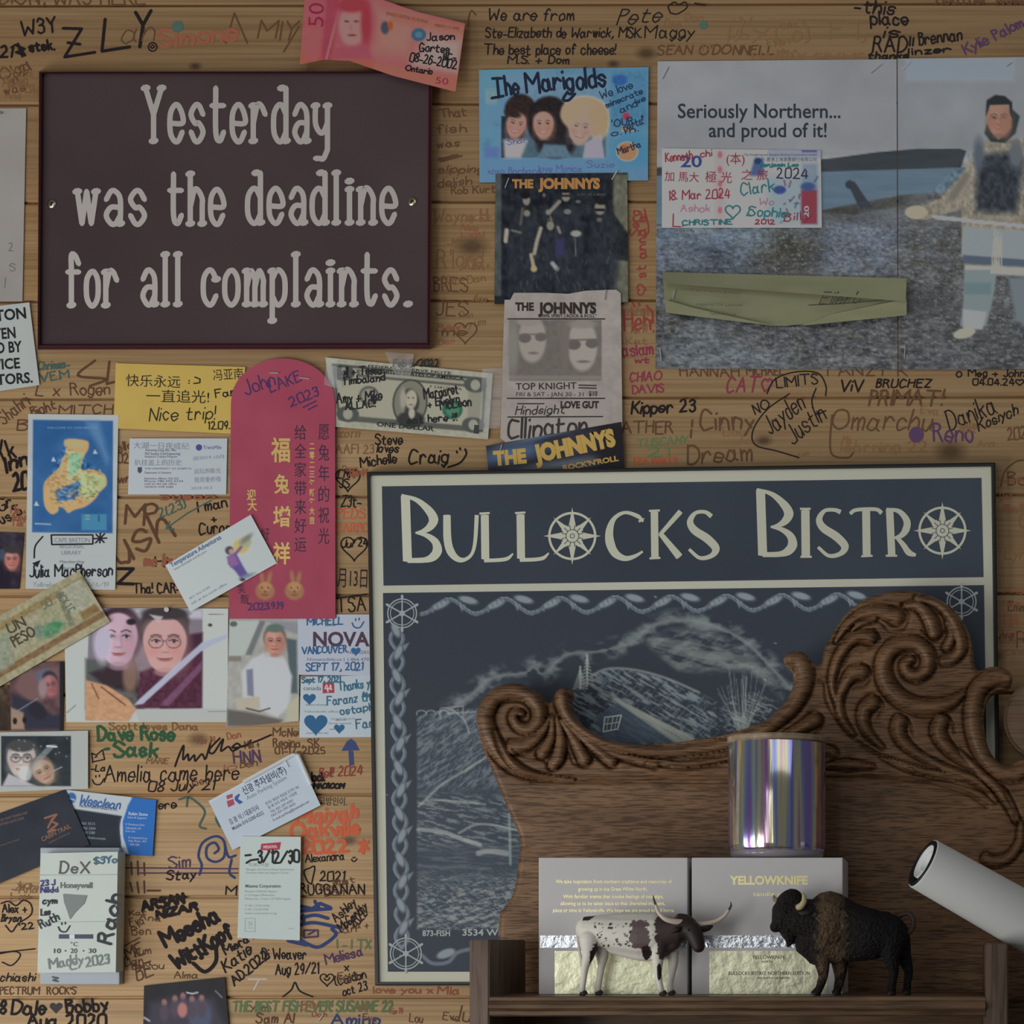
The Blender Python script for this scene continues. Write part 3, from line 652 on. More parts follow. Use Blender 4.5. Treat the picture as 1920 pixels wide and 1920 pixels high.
# white sheet and white notice cut by the left edge
o, dp, dq = paper('paper_sheet', 'plain white sheet of paper at the left edge beside the maroon sign', 'paper', [(-60, 203), (49, 203), (42, 565), (-60, 566)], 0.0015, lambda p: p.noise(3, 60), (138, 134, 130), 8)
hw([('e.', -6, 213, 8, 16), ('2', 16, 470, 14, 8), ('S', 18, 508, 14, 10), ('l', 10, 540, 20, 4)], dp, o, (90, 88, 86), 1.4)
o, dp, dq = paper('paper_notice', 'tilted white notice with bold black capitals ending in TORS at the left edge', 'notice', [(-80, 582), (55, 567), (74, 722), (-60, 742)], 0.0022, None, (160, 166, 164), 12)
typed([('BRITON', -44, 606, 21, 94, 6, .028), ('HASTEN', -50, 640, 21, 80, 5, .028), ('STORED BY', -70, 667, 21, 112, 4, .028), ('SERVICE', -50, 696, 20, 88, 4, .028), ('INSPECTORS.', -84, 727, 20, 146, 4, .028)], dp, 'lettering', o, (30, 32, 34))
# red fifty peso note lapping over the maroon sign
PQ = [(570, -12), (868, -12), (866, 160), (564, 118)]
def p50w(u, v, X, Y):
    top = np.interp(u, [0, .25, .45, .7, 1], [-14, -14, -4, 22, 44]); bot = np.interp(u, [0, .15, .32, .6, 1], [121, 112, 114, 142, 172])
    x0 = 572 + u * 300; x1 = 562 + u * 292
    return x0 * (1 - v) + x1 * v, top * (1 - v) + bot * v
def p50(p):
    p.noise(7, 22, 14, 3)
    p.poly([(700, 10), (790, 30), (770, 110), (700, 100)], (150, 112, 100), 40, .8); p.poly([(560, 95), (700, 110), (700, 140), (560, 130)], (168, 92, 78), 18)
    p.poly([(735, 18), (872, 48), (868, 72), (735, 40)], (152, 98, 84), 10); p.poly([(800, 60), (870, 75), (860, 140), (770, 125)], (150, 136, 128), 26, .9); p.poly([(700, 118), (868, 142), (866, 176), (700, 140)], (164, 100, 88), 10)
    p.poly([(612, -10), (640, -10), (622, 118), (600, 112)], (138, 52, 68), 10, .8); p.line([(640, 0), (612, 110)], 3, (168, 120, 122), 3)
    p.ell(666, 42, 36, 58, (150, 70, 82), 14); p.ell(660, 48, 25, 40, (166, 124, 120), 8); p.ell(660, 10, 30, 14, (140, 52, 62), 8); p.ell(686, 44, 10, 40, (140, 50, 60), 8)
    for ex in (650, 668): p.ell(ex, 40, 5, 2.2, (96, 52, 56), 2)
    p.ell(658, 52, 3, 7, (148, 96, 94), 3); p.ell(660, 66, 9, 2.2, (112, 50, 54), 2); p.poly([(630, 88), (690, 84), (700, 112), (620, 112)], (146, 72, 84), 8)
    p.ell(722, 52, 8, 12, (62, 66, 82), 4); p.ell(732, 48, 5, 8, (160, 80, 40), 4); p.ell(585, 92, 14, 22, (156, 84, 88), 8); p.ell(785, 65, 14, 12, (52, 86, 108), 2)
    p.ell(785, 65, 7, 6, (76, 110, 130), 2)
o, dp, dq = paper('banknote', 'red fifty peso banknote signed in black ink, lapping over the maroon sign', 'banknote', PQ, 0.010, p50, (156, 84, 88), 2.5, None, 0, p50w, tilt=(0.001, 0.0078))
typed([('50', 606, 50, 30, 44, 88, 0), ('50', 816, 156, 13, 24, -8, 0)], dp, 'printed_numeral', o, (128, 36, 66))
typed([('BANGKO SENTRAL NG PILIPINAS', 724, 28, 7, 80, -12), ('PBRPH 13 4488', 815, 50, 6, 46, -8)], dp, 'lettering', o, (118, 58, 58))
hw([('Jason', 800, 76, 14, 52, 2), ('Gortes', 786, 96, 15, 56, -3), ('BC-', 832, 112, 11, 22), ('08-26-2002', 768, 114, 16, 88, -10), ('Ontario', 760, 132, 10, 50, -8)], dq, o, K_, 2.6)
# blue album card
MQ = [(898, 131), (1216, 126), (1215, 338), (899, 342)]
def mari(p):
    p.noise(14, 40, 34, 9); p.ell(925, 140, 50, 30, (120, 178, 206), 40); p.rect(900, 292, 1216, 345, (112, 158, 196), 16, .8); p.ell(1190, 280, 40, 30, (104, 178, 222), 26); p.rect(1145, 130, 1216, 240, (62, 108, 140), 14, .75)
    p.rect(910, 166, 932, 196, (104, 134, 144), 3); p.rect(908, 276, 936, 296, (92, 116, 168), 8); p.rect(946, 140, 1140, 296, (96, 124, 146), 8, .85); p.rect(942, 218, 1136, 296, (70, 92, 104), 4)
    p.rect(940, 218, 948, 296, (34, 40, 48), 3)
    p.ell(976, 208, 30, 32, (42, 32, 32), 5); p.ell(966, 240, 18, 30, (40, 30, 32), 5); p.ell(1030, 228, 42, 48, (34, 28, 30), 5); p.ell(1042, 272, 36, 26, (36, 32, 36), 8)
    face(p, 968, 234, 18, 25, (176, 140, 128), None, (46, 34, 36), False, -14, True); p.ell(962, 213, 16, 8, (44, 34, 34), 5, -16)
    p.poly([(944, 262), (990, 262), (976, 296), (946, 296)], (164, 160, 164), 8)
    face(p, 1019, 234, 19, 26, (180, 144, 130), None, (46, 34, 36), False, 0, True)
    p.ell(1096, 214, 44, 34, (190, 168, 138), 7); p.ell(1122, 228, 20, 34, (184, 160, 128), 7); face(p, 1088, 240, 22, 29, (188, 164, 150), None, (58, 46, 46), False, -8, True); p.ell(1070, 212, 16, 20, (198, 176, 146), 8)
    p.poly([(1098, 270), (1126, 252), (1132, 296), (1094, 296)], (192, 186, 204), 6)
    p.poly([(1008, 296), (1020, 270), (1060, 272), (1072, 296)], (84, 108, 126), 6); p.ell(1176, 284, 20, 18, (168, 128, 92), 4); p.ell(1170, 280, 8, 8, (190, 110, 60), 4); p.ell(1174, 218, 7, 7, (150, 50, 78), 3); p.rect(1166, 238, 1186, 246, (186, 140, 92), 3)
    p.ell(1162, 150, 14, 10, (44, 84, 140), 4); p.noise(5, 5, 5, 4)
o, dp, dq = paper('album_card', 'light blue album card picturing three smiling women, above the dark band poster', 'card', MQ, 0.0020, mari, (92, 134, 160), 2.2, GLOSSY, 0.0008)
hw([('The', 926, 182, 36, 46, 5, 0), ('Marigolds', 988, 174, 36, 148, 5, 0)], dp, o, (24, 32, 50), 5.4, [[(922, 184), (944, 180)], K([(1064, 172), (1056, 186), (1066, 188), (1078, 176)])], name='lettering')
hw([('We love', 1128, 186, 15, 62, 20), ('minecrate', 1138, 202, 11, 72, 22), ('and', 1164, 212, 13, 34, 24), ('we', 1192, 196, 10, 20, 24), ("'OUR", 1148, 238, 13, 40, 8), ("parts!'", 1172, 246, 15, 40, 22), ('o. h.', 1148, 256, 11, 50, 12), ('Martha', 1160, 290, 12, 44, 20)], dq, o, (30, 50, 72), 2.1)
hw([('xoxo Barbara', 914, 326, 12, 100), ('love Monica', 1010, 322, 12, 80), ('Suzie', 1100, 314, 12, 50), ('Shari', 952, 272, 10, 40, 8)], dq, o, (88, 88, 140), 1.3)
# dark band photo poster
JQ = [(929, 326), (1176, 324), (1178, 567), (927, 570)]
def john1(p):
    p.rect(1150, 326, 1180, 568, (92, 92, 80), 6); p.rect(926, 320, 940, 575, (66, 72, 72), 4); p.rect(926, 555, 945, 575, (30, 34, 38), 3)
    p.poly([(1120, 400), (1150, 400), (1180, 440), (1178, 490), (1150, 486)], (28, 32, 36), 5); p.noise(7, 12, 10, 6)
    p.rect(945, 388, 1150, 404, (40, 44, 48), 12, .6); p.rect(960, 478, 1150, 540, (38, 44, 52), 18, .6)
    g = (120, 116, 108)
    for q in ([(968, 400), (1006, 395), (1016, 440), (1000, 555), (955, 555), (948, 440)], [(1040, 388), (1082, 386), (1094, 430), (1086, 555), (1046, 555)], [(1108, 412), (1146, 402), (1166, 450), (1152, 560), (1104, 560)], [(1016, 436), (1046, 432), (1056, 480), (1046, 520), (1010, 520)]): p.poly(q, (40, 45, 52), 10, .8)
    p.noise(8, 6, 10, 16)
    for cx, cy, rx, ry in ((987, 375, 7, 10), (1061, 368, 8, 10), (1125, 390, 10, 13), (1032, 423, 7, 9)): p.ell(cx, cy, rx, ry, g, 3)
    p.ell(985, 366, 9, 7, (20, 20, 24), 3); p.ell(1061, 358, 8, 4, (24, 22, 24), 2); p.ell(1128, 378, 12, 6, (24, 24, 26), 3); p.rect(1052, 365, 1070, 369, (26, 26, 28), 2); p.rect(1115, 391, 1134, 396, (20, 22, 24), 2); p.ell(1032, 412, 6, 4, (70, 68, 62), 3)
    p.line([(1049, 378), (1030, 398)], 7, g, 3); p.ell(1028, 398, 5, 5, g, 3); p.ell(1064, 397, 7, 5, (104, 104, 104), 2); p.line([(1032, 405), (1034, 415)], 2, (110, 108, 104), 2)
    p.line([(950, 432), (948, 452)], 8, (150, 142, 130), 3); p.line([(960, 432), (976, 436)], 4, (100, 98, 92), 3); p.line([(1014, 428), (1006, 455), (1002, 475)], 7, (142, 134, 122), 3); p.line([(996, 478), (1001, 503)], 7, (150, 138, 112), 3); p.ell(1001, 504, 6, 6, (166, 146, 112), 3)
    p.line([(1046, 426), (1050, 436)], 5, g, 3); p.ell(1080, 438, 10, 6, (138, 136, 132), 3); p.line([(1036, 494), (1044, 504)], 8, (140, 140, 142), 4); p.rect(1042, 448, 1058, 480, (50, 50, 84), 6); p.line([(1078, 446), (1080, 480)], 2, (96, 98, 98), 2)
    p.line([(980, 392), (976, 420)], 5, (84, 78, 70), 4); p.ell(988, 400, 6, 6, (118, 112, 104), 3); p.ell(1124, 412, 5, 4, (90, 88, 84), 3); p.ell(1084, 378, 5, 3, (92, 92, 88), 2); p.ell(1020, 366, 3, 4, (96, 88, 80), 2)
    for k in range(30):
        r = random.Random(k); x, y = r.uniform(955, 1150), r.uniform(470, 555); p.line([(x, y), (x + r.uniform(-5, 5), y + r.uniform(4, 12))], 1.6, (66, 72, 76), 2)
o, dp, dq = paper('band_poster', 'dark poster of a band in black, with an orange title', 'poster', JQ, 0.0032, john1, (27, 31, 38), 2.0, GLOSSY)
typed([('THE', 960, 352, 16, 40, 0, .055), ('JOHNNYS', 1009, 353, 19, 116, 0, .06)], dp, 'lettering', o, (150, 108, 62)); typed([('A FIST OF A BAND', 1082, 367, 5, 54)], dp, 'small_print', o, (84, 84, 84))
# newsprint clipping
NQ = [(946, 548), (1166, 543), (1166, 790), (936, 838)]
def nw(u, v, X, Y):
    top = np.interp(u, [0, .05, .08, .35, .55, .7, .96, 1], [562, 562, 549, 549, 551, 545, 543, 550]); bot = np.interp(u, [0, .1, .2, 1], [822, 838, 836, 800])
    x0 = 946 + u * 218; x1 = 938 + u * 229
    return x0 * (1 - v) + x1 * v, top * (1 - v) + bot * v
def news(p):
    p.noise(5, 30, 30, 2); p.rect(955, 600, 1128, 714, (100, 94, 90), 2); p.noise(4, 8, 8, 5)
    p.ell(998, 636, 26, 44, (140, 134, 128), 5); p.ell(990, 604, 22, 8, (132, 126, 120), 4); p.ell(984, 634, 12, 9, (92, 86, 84), 2); p.ell(1014, 632, 11, 8, (94, 88, 86), 2); p.line([(974, 628), (1030, 626)], 3, (96, 90, 86), 2); p.ell(1000, 662, 9, 2.4, (100, 94, 90), 2)
    p.ell(962, 650, 10, 50, (118, 116, 110), 8); p.ell(1092, 648, 28, 48, (144, 138, 132), 5); p.ell(1076, 646, 13, 10, (90, 84, 82), 2); p.ell(1110, 644, 12, 9, (92, 86, 84), 2); p.line([(1066, 638), (1124, 636)], 3, (94, 88, 84), 2)
    p.ell(1094, 678, 12, 2.5, (100, 94, 90), 2); p.ell(1060, 640, 8, 40, (104, 98, 94), 6); p.ell(1092, 608, 26, 8, (126, 120, 114), 5); p.rect(955, 704, 1128, 712, (128, 122, 116), 3, .6)
    p.rect(940, 765, 1140, 845, (146, 140, 134), 10, .5)
o, dp, dq = paper('newspaper_clipping', 'torn grey newsprint clipping showing two faces in sunglasses', 'clipping', NQ, 0.0042, news, (140, 133, 128), 2.2, None, 0.0008, nw)
typed([('THE', 966, 582, 15, 35, 0, .05), ('JOHNNYS', 1009, 587, 20, 109, 0, .055), ('TOP KNIGHT', 967, 731, 13, 114, 1, .01), ('FRI & SAT - JAN 30 - 31', 968, 743, 8, 126), ('$10', 1104, 742, 9, 16, 0, .03), ('LOVE GUT', 1051, 765, 13, 72, 0, .05), ('"100% SPIRIT | ROCK & ROLL"', 1010, 595, 6, 108, 0, .02)], dp, 'lettering', o, (42, 38, 36))
hw([('Hindsight', 966, 778, 16, 92, 2, .25)], dp, o, (44, 40, 38), 2.2, [[(952, 598), (1134, 598)], [(951, 747), (1134, 747)], [(952, 782), (1130, 781)], [(1085, 722), (1118, 723)], [(1085, 727), (1118, 728)], [(970, 757), (1020, 757)]], name='lettering')
hw([('Cllington', 952, 822, 36, 148, 3, .1)], dq, o, (48, 46, 44), 4.6)
# dark sticker below the clipping
def stick(p):
    p.noise(10, 30, 14, 5); p.ell(960, 850, 60, 14, (70, 92, 124), 20, 12); p.ell(1060, 870, 80, 8, (84, 92, 100), 12, 8); p.ell(1020, 815, 60, 6, (80, 96, 112), 8, 14)
    p.rect(1120, 790, 1180, 890, (26, 24, 30), 20)
o, dp, dq = paper('bumper_sticker', 'dark bumper sticker with slanting yellow letters tucked above the navy framed sign', 'sticker', [(911, 836), (1165, 791), (1172, 892), (918, 905)], 0.0054, stick, (38, 38, 48), 3, GLOSSY)
typed([('THE', 926, 872, 26, 62, 5, .06), ('JOHNNYS', 1004, 866, 31, 155, 12, .07), ("ROCK'N'ROLL", 1056, 882, 10, 106, 10, .04)], dp, 'lettering', o, (176, 146, 78))
# landscape poster, two laminated halves
def post(p):
    X, Y = p.X, p.Y
    p.noise(5, 150, 90, 3); p.noise(3, 40, 40, 8)
    p.mix(np.clip((Y - 270) / 30, 0, 1) * .35, (146, 148, 146)); p.rect(1700, 112, 1900, 150, (136, 152, 166), 14, .6)
    p.poly([(1220, 314), (1300, 312), (1460, 306), (1560, 297), (1640, 286), (1720, 279), (1800, 279), (1812, 283), (1800, 318), (1540, 328), (1220, 334)], (42, 50, 56), 2); p.noise(4, 40, 6, 2, (Y > 282) & (Y < 330))
    p.poly([(1200, 330), (1540, 322), (1800, 314), (1960, 312), (1960, 372), (1680, 366), (1540, 396), (1200, 420)], (82, 102, 118), 2); p.noise(4, 60, 5, 12, (Y > 322) & (Y < 390))
    sh = [(1200, 420), (1430, 410), (1540, 394), (1620, 378), (1684, 366), (1740, 362), (1960, 364), (1960, 720), (1200, 720)]
    m = np.clip(-p.sd(sh) / 3 + .5, 0, 1); p.mix(m, (74, 76, 78))
    p.poly([(1200, 416), (1460, 408), (1500, 440), (1430, 470), (1200, 470)], (98, 114, 128), 24, .8); p.poly([(1500, 430), (1690, 400), (1680, 500), (1540, 520)], (96, 106, 122), 46, .8); p.poly([(1200, 450), (1420, 440), (1400, 520), (1200, 520)], (78, 90, 106), 40, .7)
    p.poly([(1540, 396), (1620, 380), (1690, 368), (1700, 384), (1600, 402)], (58, 60, 58), 6); p.ell(1480, 470, 60, 50, (60, 60, 54), 40, 0, .6); p.poly([(1590, 345), (1602, 340), (1626, 376), (1640, 392), (1612, 392)], (40, 46, 56), 3); p.ell(1593, 346, 8, 8, (38, 44, 56), 2)
    m2 = m * np.clip((Y - 380) / 60, .3, 1)
    p.noise(17, 9, 4.5, 7, m2, 3); p.noise(11, 4, 2.4, 9, m2, 1); p.noise(13, 70, 40, 10, m, 2); p.noise(8, 30, 9, 14, m, 2, (.6, .9, 1.3)); p.poly([(1230, 690), (1260, 640), (1330, 610), (1400, 640), (1480, 680), (1480, 700)], (112, 122, 132), 40, .5); p.rect(1690, 560, 1960, 720, (64, 66, 70), 60, .5)
    p.noise(20, 14, 5, 21, m * (Y > 590), 2); fk = vnoise(X / 5, Y / 3, 40, 2); p.mix(np.clip((fk - .62) * 5, 0, 1) * m2 * .5, (136, 140, 144)); p.mix(np.clip((-fk - .6) * 5, 0, 1) * m2 * .6, (42, 44, 46))
    p.line([(1453, 100), (1453, 700)], 2.2, (120, 126, 132), 1.5, .35)
def man(p):
    # a standing person in a pale hooded fur parka, as printed
    F1 = (126, 120, 108); F2 = (122, 120, 110)
    p.poly([(1705, 406), (1730, 386), (1762, 372), (1800, 330), (1830, 282), (1850, 262), (1900, 262), (1960, 250), (1960, 480), (1803, 480), (1803, 392), (1768, 402), (1735, 413)], F1, 4); p.noise(18, 5, 7, 31, np.clip(-p.sd([(1705, 402), (1830, 272), (1960, 250), (1960, 480), (1804, 480), (1804, 394), (1740, 412)]) / 3, 0, 1))
    p.poly([(1832, 300), (1850, 290), (1905, 285), (1920, 300), (1905, 400), (1830, 396)], (34, 41, 51), 16); p.noise(16, 6, 8, 33, np.clip(-p.sd([(1815, 290), (1925, 280), (1925, 410), (1815, 410)]) / 8, 0, 1), 2); p.ell(1835, 290, 10, 30, (74, 84, 96), 9); p.ell(1905, 290, 14, 26, (86, 92, 98), 9); p.line([(1812, 330), (1786, 370)], 14, (104, 100, 92), 10)
    p.poly([(1850, 232), (1846, 250), (1858, 266), (1884, 268), (1904, 250), (1912, 218), (1898, 205), (1896, 240), (1872, 262)], (34, 42, 44), 4)
    face(p, 1873, 224, 23, 32, (150, 114, 98), None, (50, 38, 36)); p.poly([(1848, 218), (1850, 188), (1866, 178), (1884, 180), (1898, 192), (1898, 222), (1894, 214), (1892, 196), (1856, 197), (1852, 210)], (26, 28, 34), 3); p.ell(1885, 235, 9, 18, (140, 100, 84), 9)
    p.ell(1718, 398, 20, 12, (190, 182, 158), 4); p.line([(1755, 408), (1960, 428)], 6, (168, 172, 176), 2); p.line([(1750, 406), (1812, 412)], 5, (178, 184, 190), 2)
    p.poly([(1806, 424), (1960, 436), (1960, 490), (1802, 482)], (126, 134, 138), 4); p.poly([(1806, 478), (1960, 490), (1960, 502), (1806, 494)], (68, 82, 98), 3); p.poly([(1808, 496), (1960, 502), (1960, 520), (1808, 512)], (148, 148, 144), 5)
    p.poly([(1808, 506), (1870, 506), (1862, 560), (1850, 610), (1820, 622), (1800, 610), (1806, 570)], (112, 124, 128), 4); p.rect(1808, 530, 1858, 552, (92, 114, 118), 5); p.poly([(1806, 580), (1850, 585), (1842, 618), (1806, 614)], (146, 150, 152), 4)
    p.ell(1808, 625, 20, 9, (186, 184, 166), 2.5, 12); p.poly([(1890, 520), (1960, 520), (1960, 640), (1905, 600)], (100, 110, 116), 8)
    for k in range(9): p.line([(1866 + k % 3 * 6, 430 + k * 4), (1858 + k * 2.4, 512)], 2, (158, 156, 146), 2)
o, dp, dq = paper('landscape_poster', 'wide laminated arctic lake poster reading Seriously Northern and proud of it', 'poster', [(1233, 115), (1681, 111), (1683, 693), (1229, 691)], 0.0014, post, (128, 131, 136), 2.2, PLASTIC)
typed([('Seriously Northern...', 1271, 221, 28, 305, 0, .012), ('and proud of it!', 1329, 257, 28, 221, 0, .012)], dp, 'lettering', o, (40, 46, 54))
o, dp, dq = paper('portrait_poster', 'laminated poster of a person in a pale fur parka on a stony shore', 'poster', [(1683, 110), (1990, 106), (1990, 692), (1685, 693)], 0.0017, lambda p: (post(p), man(p)), (124, 128, 133), 2.2, PLASTIC)
# hong kong note taped on the poster
def hk(p):
    p.noise(5, 20, 20, 2); p.rect(1440, 278, 1545, 296, (150, 156, 176), 6, .8); p.rect(1503, 280, 1532, 286, (76, 76, 130), 2); p.rect(1440, 330, 1530, 420, (132, 150, 160), 20, .8); p.poly([(1405, 330), (1415, 296), (1432, 296), (1432, 330)], (70, 84, 122), 5); p.ell(1421, 302, 7, 6, (40, 52, 88), 2)
    for k, y in enumerate((290, 318, 344, 366, 394)): p.ell(1350, y, 4, 6, (216, 110, 132), 3)
    p.rect(1340, 280, 1360, 425, (190, 160, 164), 8, .3); p.rect(1503, 306, 1534, 420, (92, 112, 132), 8, .7); p.rect(1502, 356, 1532, 420, (120, 52, 66), 4); p.ell(1515, 350, 14, 8, (58, 74, 118), 4); p.ell(1462, 356, 12, 8, (52, 66, 118), 3)
    for k in range(14):
        r = random.Random(k + 3); x, y = r.uniform(1455, 1530), r.uniform(340, 415); p.line([(x, y), (x + r.uniform(-12, 12), y + r.uniform(-14, 14))], 2.4, ((58, 62, 88), (92, 44, 70), (50, 102, 116))[k % 3], 2)
o, dp, dq = paper('banknote', 'pale green and pink twenty dollar note covered in pen, taped on the landscape poster', 'banknote', [(1241, 278), (1539, 282), (1541, 427), (1241, 427)], 0.0027, hk, (158, 158, 158), 2.2, GLOSSY)
typed([('20', 1276, 313, 22, 40, 0, .02)], dp, 'printed_numeral', o, (50, 62, 112)); typed([('20', 1516, 408, 9, 22, 88, .03)], dp, 'printed_numeral', o, (190, 190, 196))
typed([('The Hongkong and Shanghai Banking Corporation Limited', 1395, 292, 4.5, 136, 0), ('香港上海滙豐銀行有限公司', 1437, 302, 6, 94, 0)], dp, 'small_print', o, (48, 84, 104))
hw([('Kennath', 1248, 303, 16, 50, 5), ('chi', 1314, 294, 12, 20, 5), ('18. Mar 2024', 1254, 375, 17, 114, 2), ('L.', 1262, 424, 24, 18), ('2012', 1416, 420, 8, 36), ('Billy', 1470, 414, 14, 50, 2)], dq, o, (124, 42, 56), 2.2)
typed([('(本)', 1362, 306, 17, 34, 0), ('加 馬大', 1246, 338, 15, 64, -2), ('極 光', 1322, 340, 17, 50, -2), ('之 旅', 1390, 336, 16, 50), ], dq, 'handwriting', o, (124, 42, 56)); hw([('2024', 1456, 334, 18, 58)], dq, o, (44, 40, 64), 2.4)
hw([('Clark', 1390, 366, 22, 62, 8), ('Sophie', 1404, 404, 17, 70, -3), ('CHRISTINE', 1280, 422, 9, 92, 1), ('Benjamin Leo', 1426, 312, 6, 70)], dq, o, (34, 98, 104), 2.6, [heart(1374, 396, 14), [(1406, 392), (1400, 404), (1408, 404)]]); hw([('Ashok', 1276, 397, 13, 54), ('Wo', 1424, 384, 12, 26)], dq, o, (146, 100, 120), 1.8)
# folded olive sheet
def oliv_w(u, v, X, Y):
    top = 510 + u * 12; bot = np.interp(u, [0, .2, .44, .5, 1], [585, 594, 610, 611, 590]); x = 1242 + 458 * u + (u < .03) * v * 6
    return x, top * (1 - v) + bot * v
def oliv_d(x, y):
    v = (y - 510) / 95.0; u = (x - 1242) / 458.0
    r = 0.20 + 0.22 * u
    return 0.004 + 0.006 * math.sin(PI * min(max(v, 0), 1)) + 0.0015 * math.exp(-((v - r * .6) / (r * .55)) ** 2) + 0
def oliv(p):
    p.noise(3, 60, 14, 4); pass
o = sheet('folded_paper', [(1242, 510), (1700, 522), (1700, 590), (1248, 585)], oliv_d, oliv, (104, 105, 82), 4, None, None, oliv_w)
tag(o, 'folded olive green sheet of paper stapled across the lower part of the landscape poster', 'paper')
FL1 = lambda x, y: .0075 + .0085 * min(max((y - 510 - (x - 1242) * .026) / (22 + (x - 1242) * .045), 0), 1)
sheet('folded_flap', [(1242, 510), (1700, 522), (1698, 565), (1248, 531)], FL1, lambda p: p.noise(3, 60, 14, 6), (112, 113, 89), 4, None, o)
FL2 = lambda x, y: .0065 + .008 * min(max((612 - y) / 50, 0), 1)
sheet('folded_flap', [(1560, 589), (1700, 560), (1700, 591), (1500, 611)], FL2, lambda p: p.noise(3, 60, 14, 7), (108, 109, 86), 4, None, o)
sheet('folded_flap', [(1247, 562), (1300, 577), (1450, 611), (1248, 586)], FL2, lambda p: p.noise(3, 60, 14, 8), (106, 107, 84), 4, None, o)
hw([('Ellerb', 1536, 570, 22, 74, 2, .5)], lambda x, y: .0150, o, (44, 44, 40), 1.6, [[(1516, 572), (1570, 570), (1640, 564), (1660, 562)]])
typed([('Imperial Oil Limited', 1305, 573, 6, 86, -1), ('Yellowknife, Canada', 1330, 590, 5, 50, -1), ('Certificate of service granted', 1276, 544, 5, 110, -4)], lambda x, y: .0150, 'small_print', o, (66, 66, 56))
# yellow note
o, dp, dq = paper('sticky_note', 'yellow paper note with Chinese writing and the words Nice trip', 'note', [(217, 681), (460, 688), (450, 814), (213, 803)], 0.0016, lambda p: p.noise(3, 40), (177, 152, 80), 8)
typed([('快乐永远', 236, 722, 18, 102, -2), ('冯亚南', 400, 712, 17, 56, 3), ('一直追光!', 274, 752, 19, 118, -1)], dp, 'handwriting', o, (38, 34, 28))
hw([('Nice trip!', 280, 788, 24, 122, 1, .15), ('12.09.22', 391, 805, 14, 60, 2), ('Fami', 404, 746, 15, 44, 8), (':)', 352, 719, 12, 22)], dp, o, (38, 34, 28), 2.4)
# red envelope with rounded top
def env_w(u, v, X, Y):
    ar = 672 + 82 * (1 - np.sqrt(np.clip(1 - (2 * u - 1) ** 2, 0, 1))); x = 433 + 195 * u + v * (u - .5) * 2
    return x - 3 * v * (1 - u), ar * (1 - v) + 1160 * v
def env(p):
    p.noise(3, 50, 50, 3)
    for cx in (497, 552):
        g = (144, 104, 76)
        p.ell(cx, 1108, 18, 17, g, 4); p.ell(cx - 6 if cx < 520 else cx - 4, 1082, 4, 13, g, 3, 8); p.ell(cx + 8, 1084, 4, 13, g, 3, -14); p.ell(cx, 1100, 12, 9, (164, 124, 86), 4)
        for e in (-6, 6): p.ell(cx + e, 1102, 1.8, 1.8, (84, 50, 44), 1.5)
        p.ell(cx, 1109, 2.5, 1.6, (96, 56, 48), 1.5); p.ell(cx, 1116, 6, 1.3, (110, 62, 52), 1.5)
o, dp, dq = paper('red_envelope', 'tall red paper envelope with rounded top, gold Chinese characters and two gold rabbit heads', 'envelope', [(433, 672), (628, 672), (629, 1160), (430, 1160)], 0.0040, env, (142, 62, 80), 2.5, None, 0.0004, env_w)
GOLD = M((1.0, 0.74, 0.26), 0.38, 0.45)
typed([('福', 508, 862, 36, 36, 0, .02), ('兔', 514, 922, 28, 28, 0, .02), ('增', 512, 984, 30, 32, 0, .02), ('祥', 512, 1054, 32, 32, 0, .02), ('迎', 463, 936, 16, 17, 0, .02), ('大', 464, 956, 15, 18, 0, .02)] + [(c, 580, 842 + k * 17.4, 11, 10, 0, .02) for k, c in enumerate('二零二三年新年大吉')], dp, 'gold_lettering', o, mat=GOLD)['label'] = 'shiny gold foil characters'
typed([(c, 597, 822 + k * 39, 24, 20) for k, c in enumerate('愿兔年的祝光')] + [(c, 552, 822 + k * 35, 22, 22) for k, c in enumerate('给全家带来好运')] + [('好', 489, 1010, 18, 16), ('笑', 446, 1112, 14, 14, 8), ('甄', 450, 1130, 14, 16, -5)], dq, 'handwriting', o, (58, 40, 58))
hw([('John', 460, 740, 26, 60, 18), ('LAKE', 508, 736, 20, 62, 22), ('2023', 546, 762, 17, 56, 22), ('2023.9.19', 466, 1144, 12, 64, 3)], dq, o, (66, 44, 86), 2.6, [[(568, 764), (592, 752)], [(578, 768), (594, 760)]])
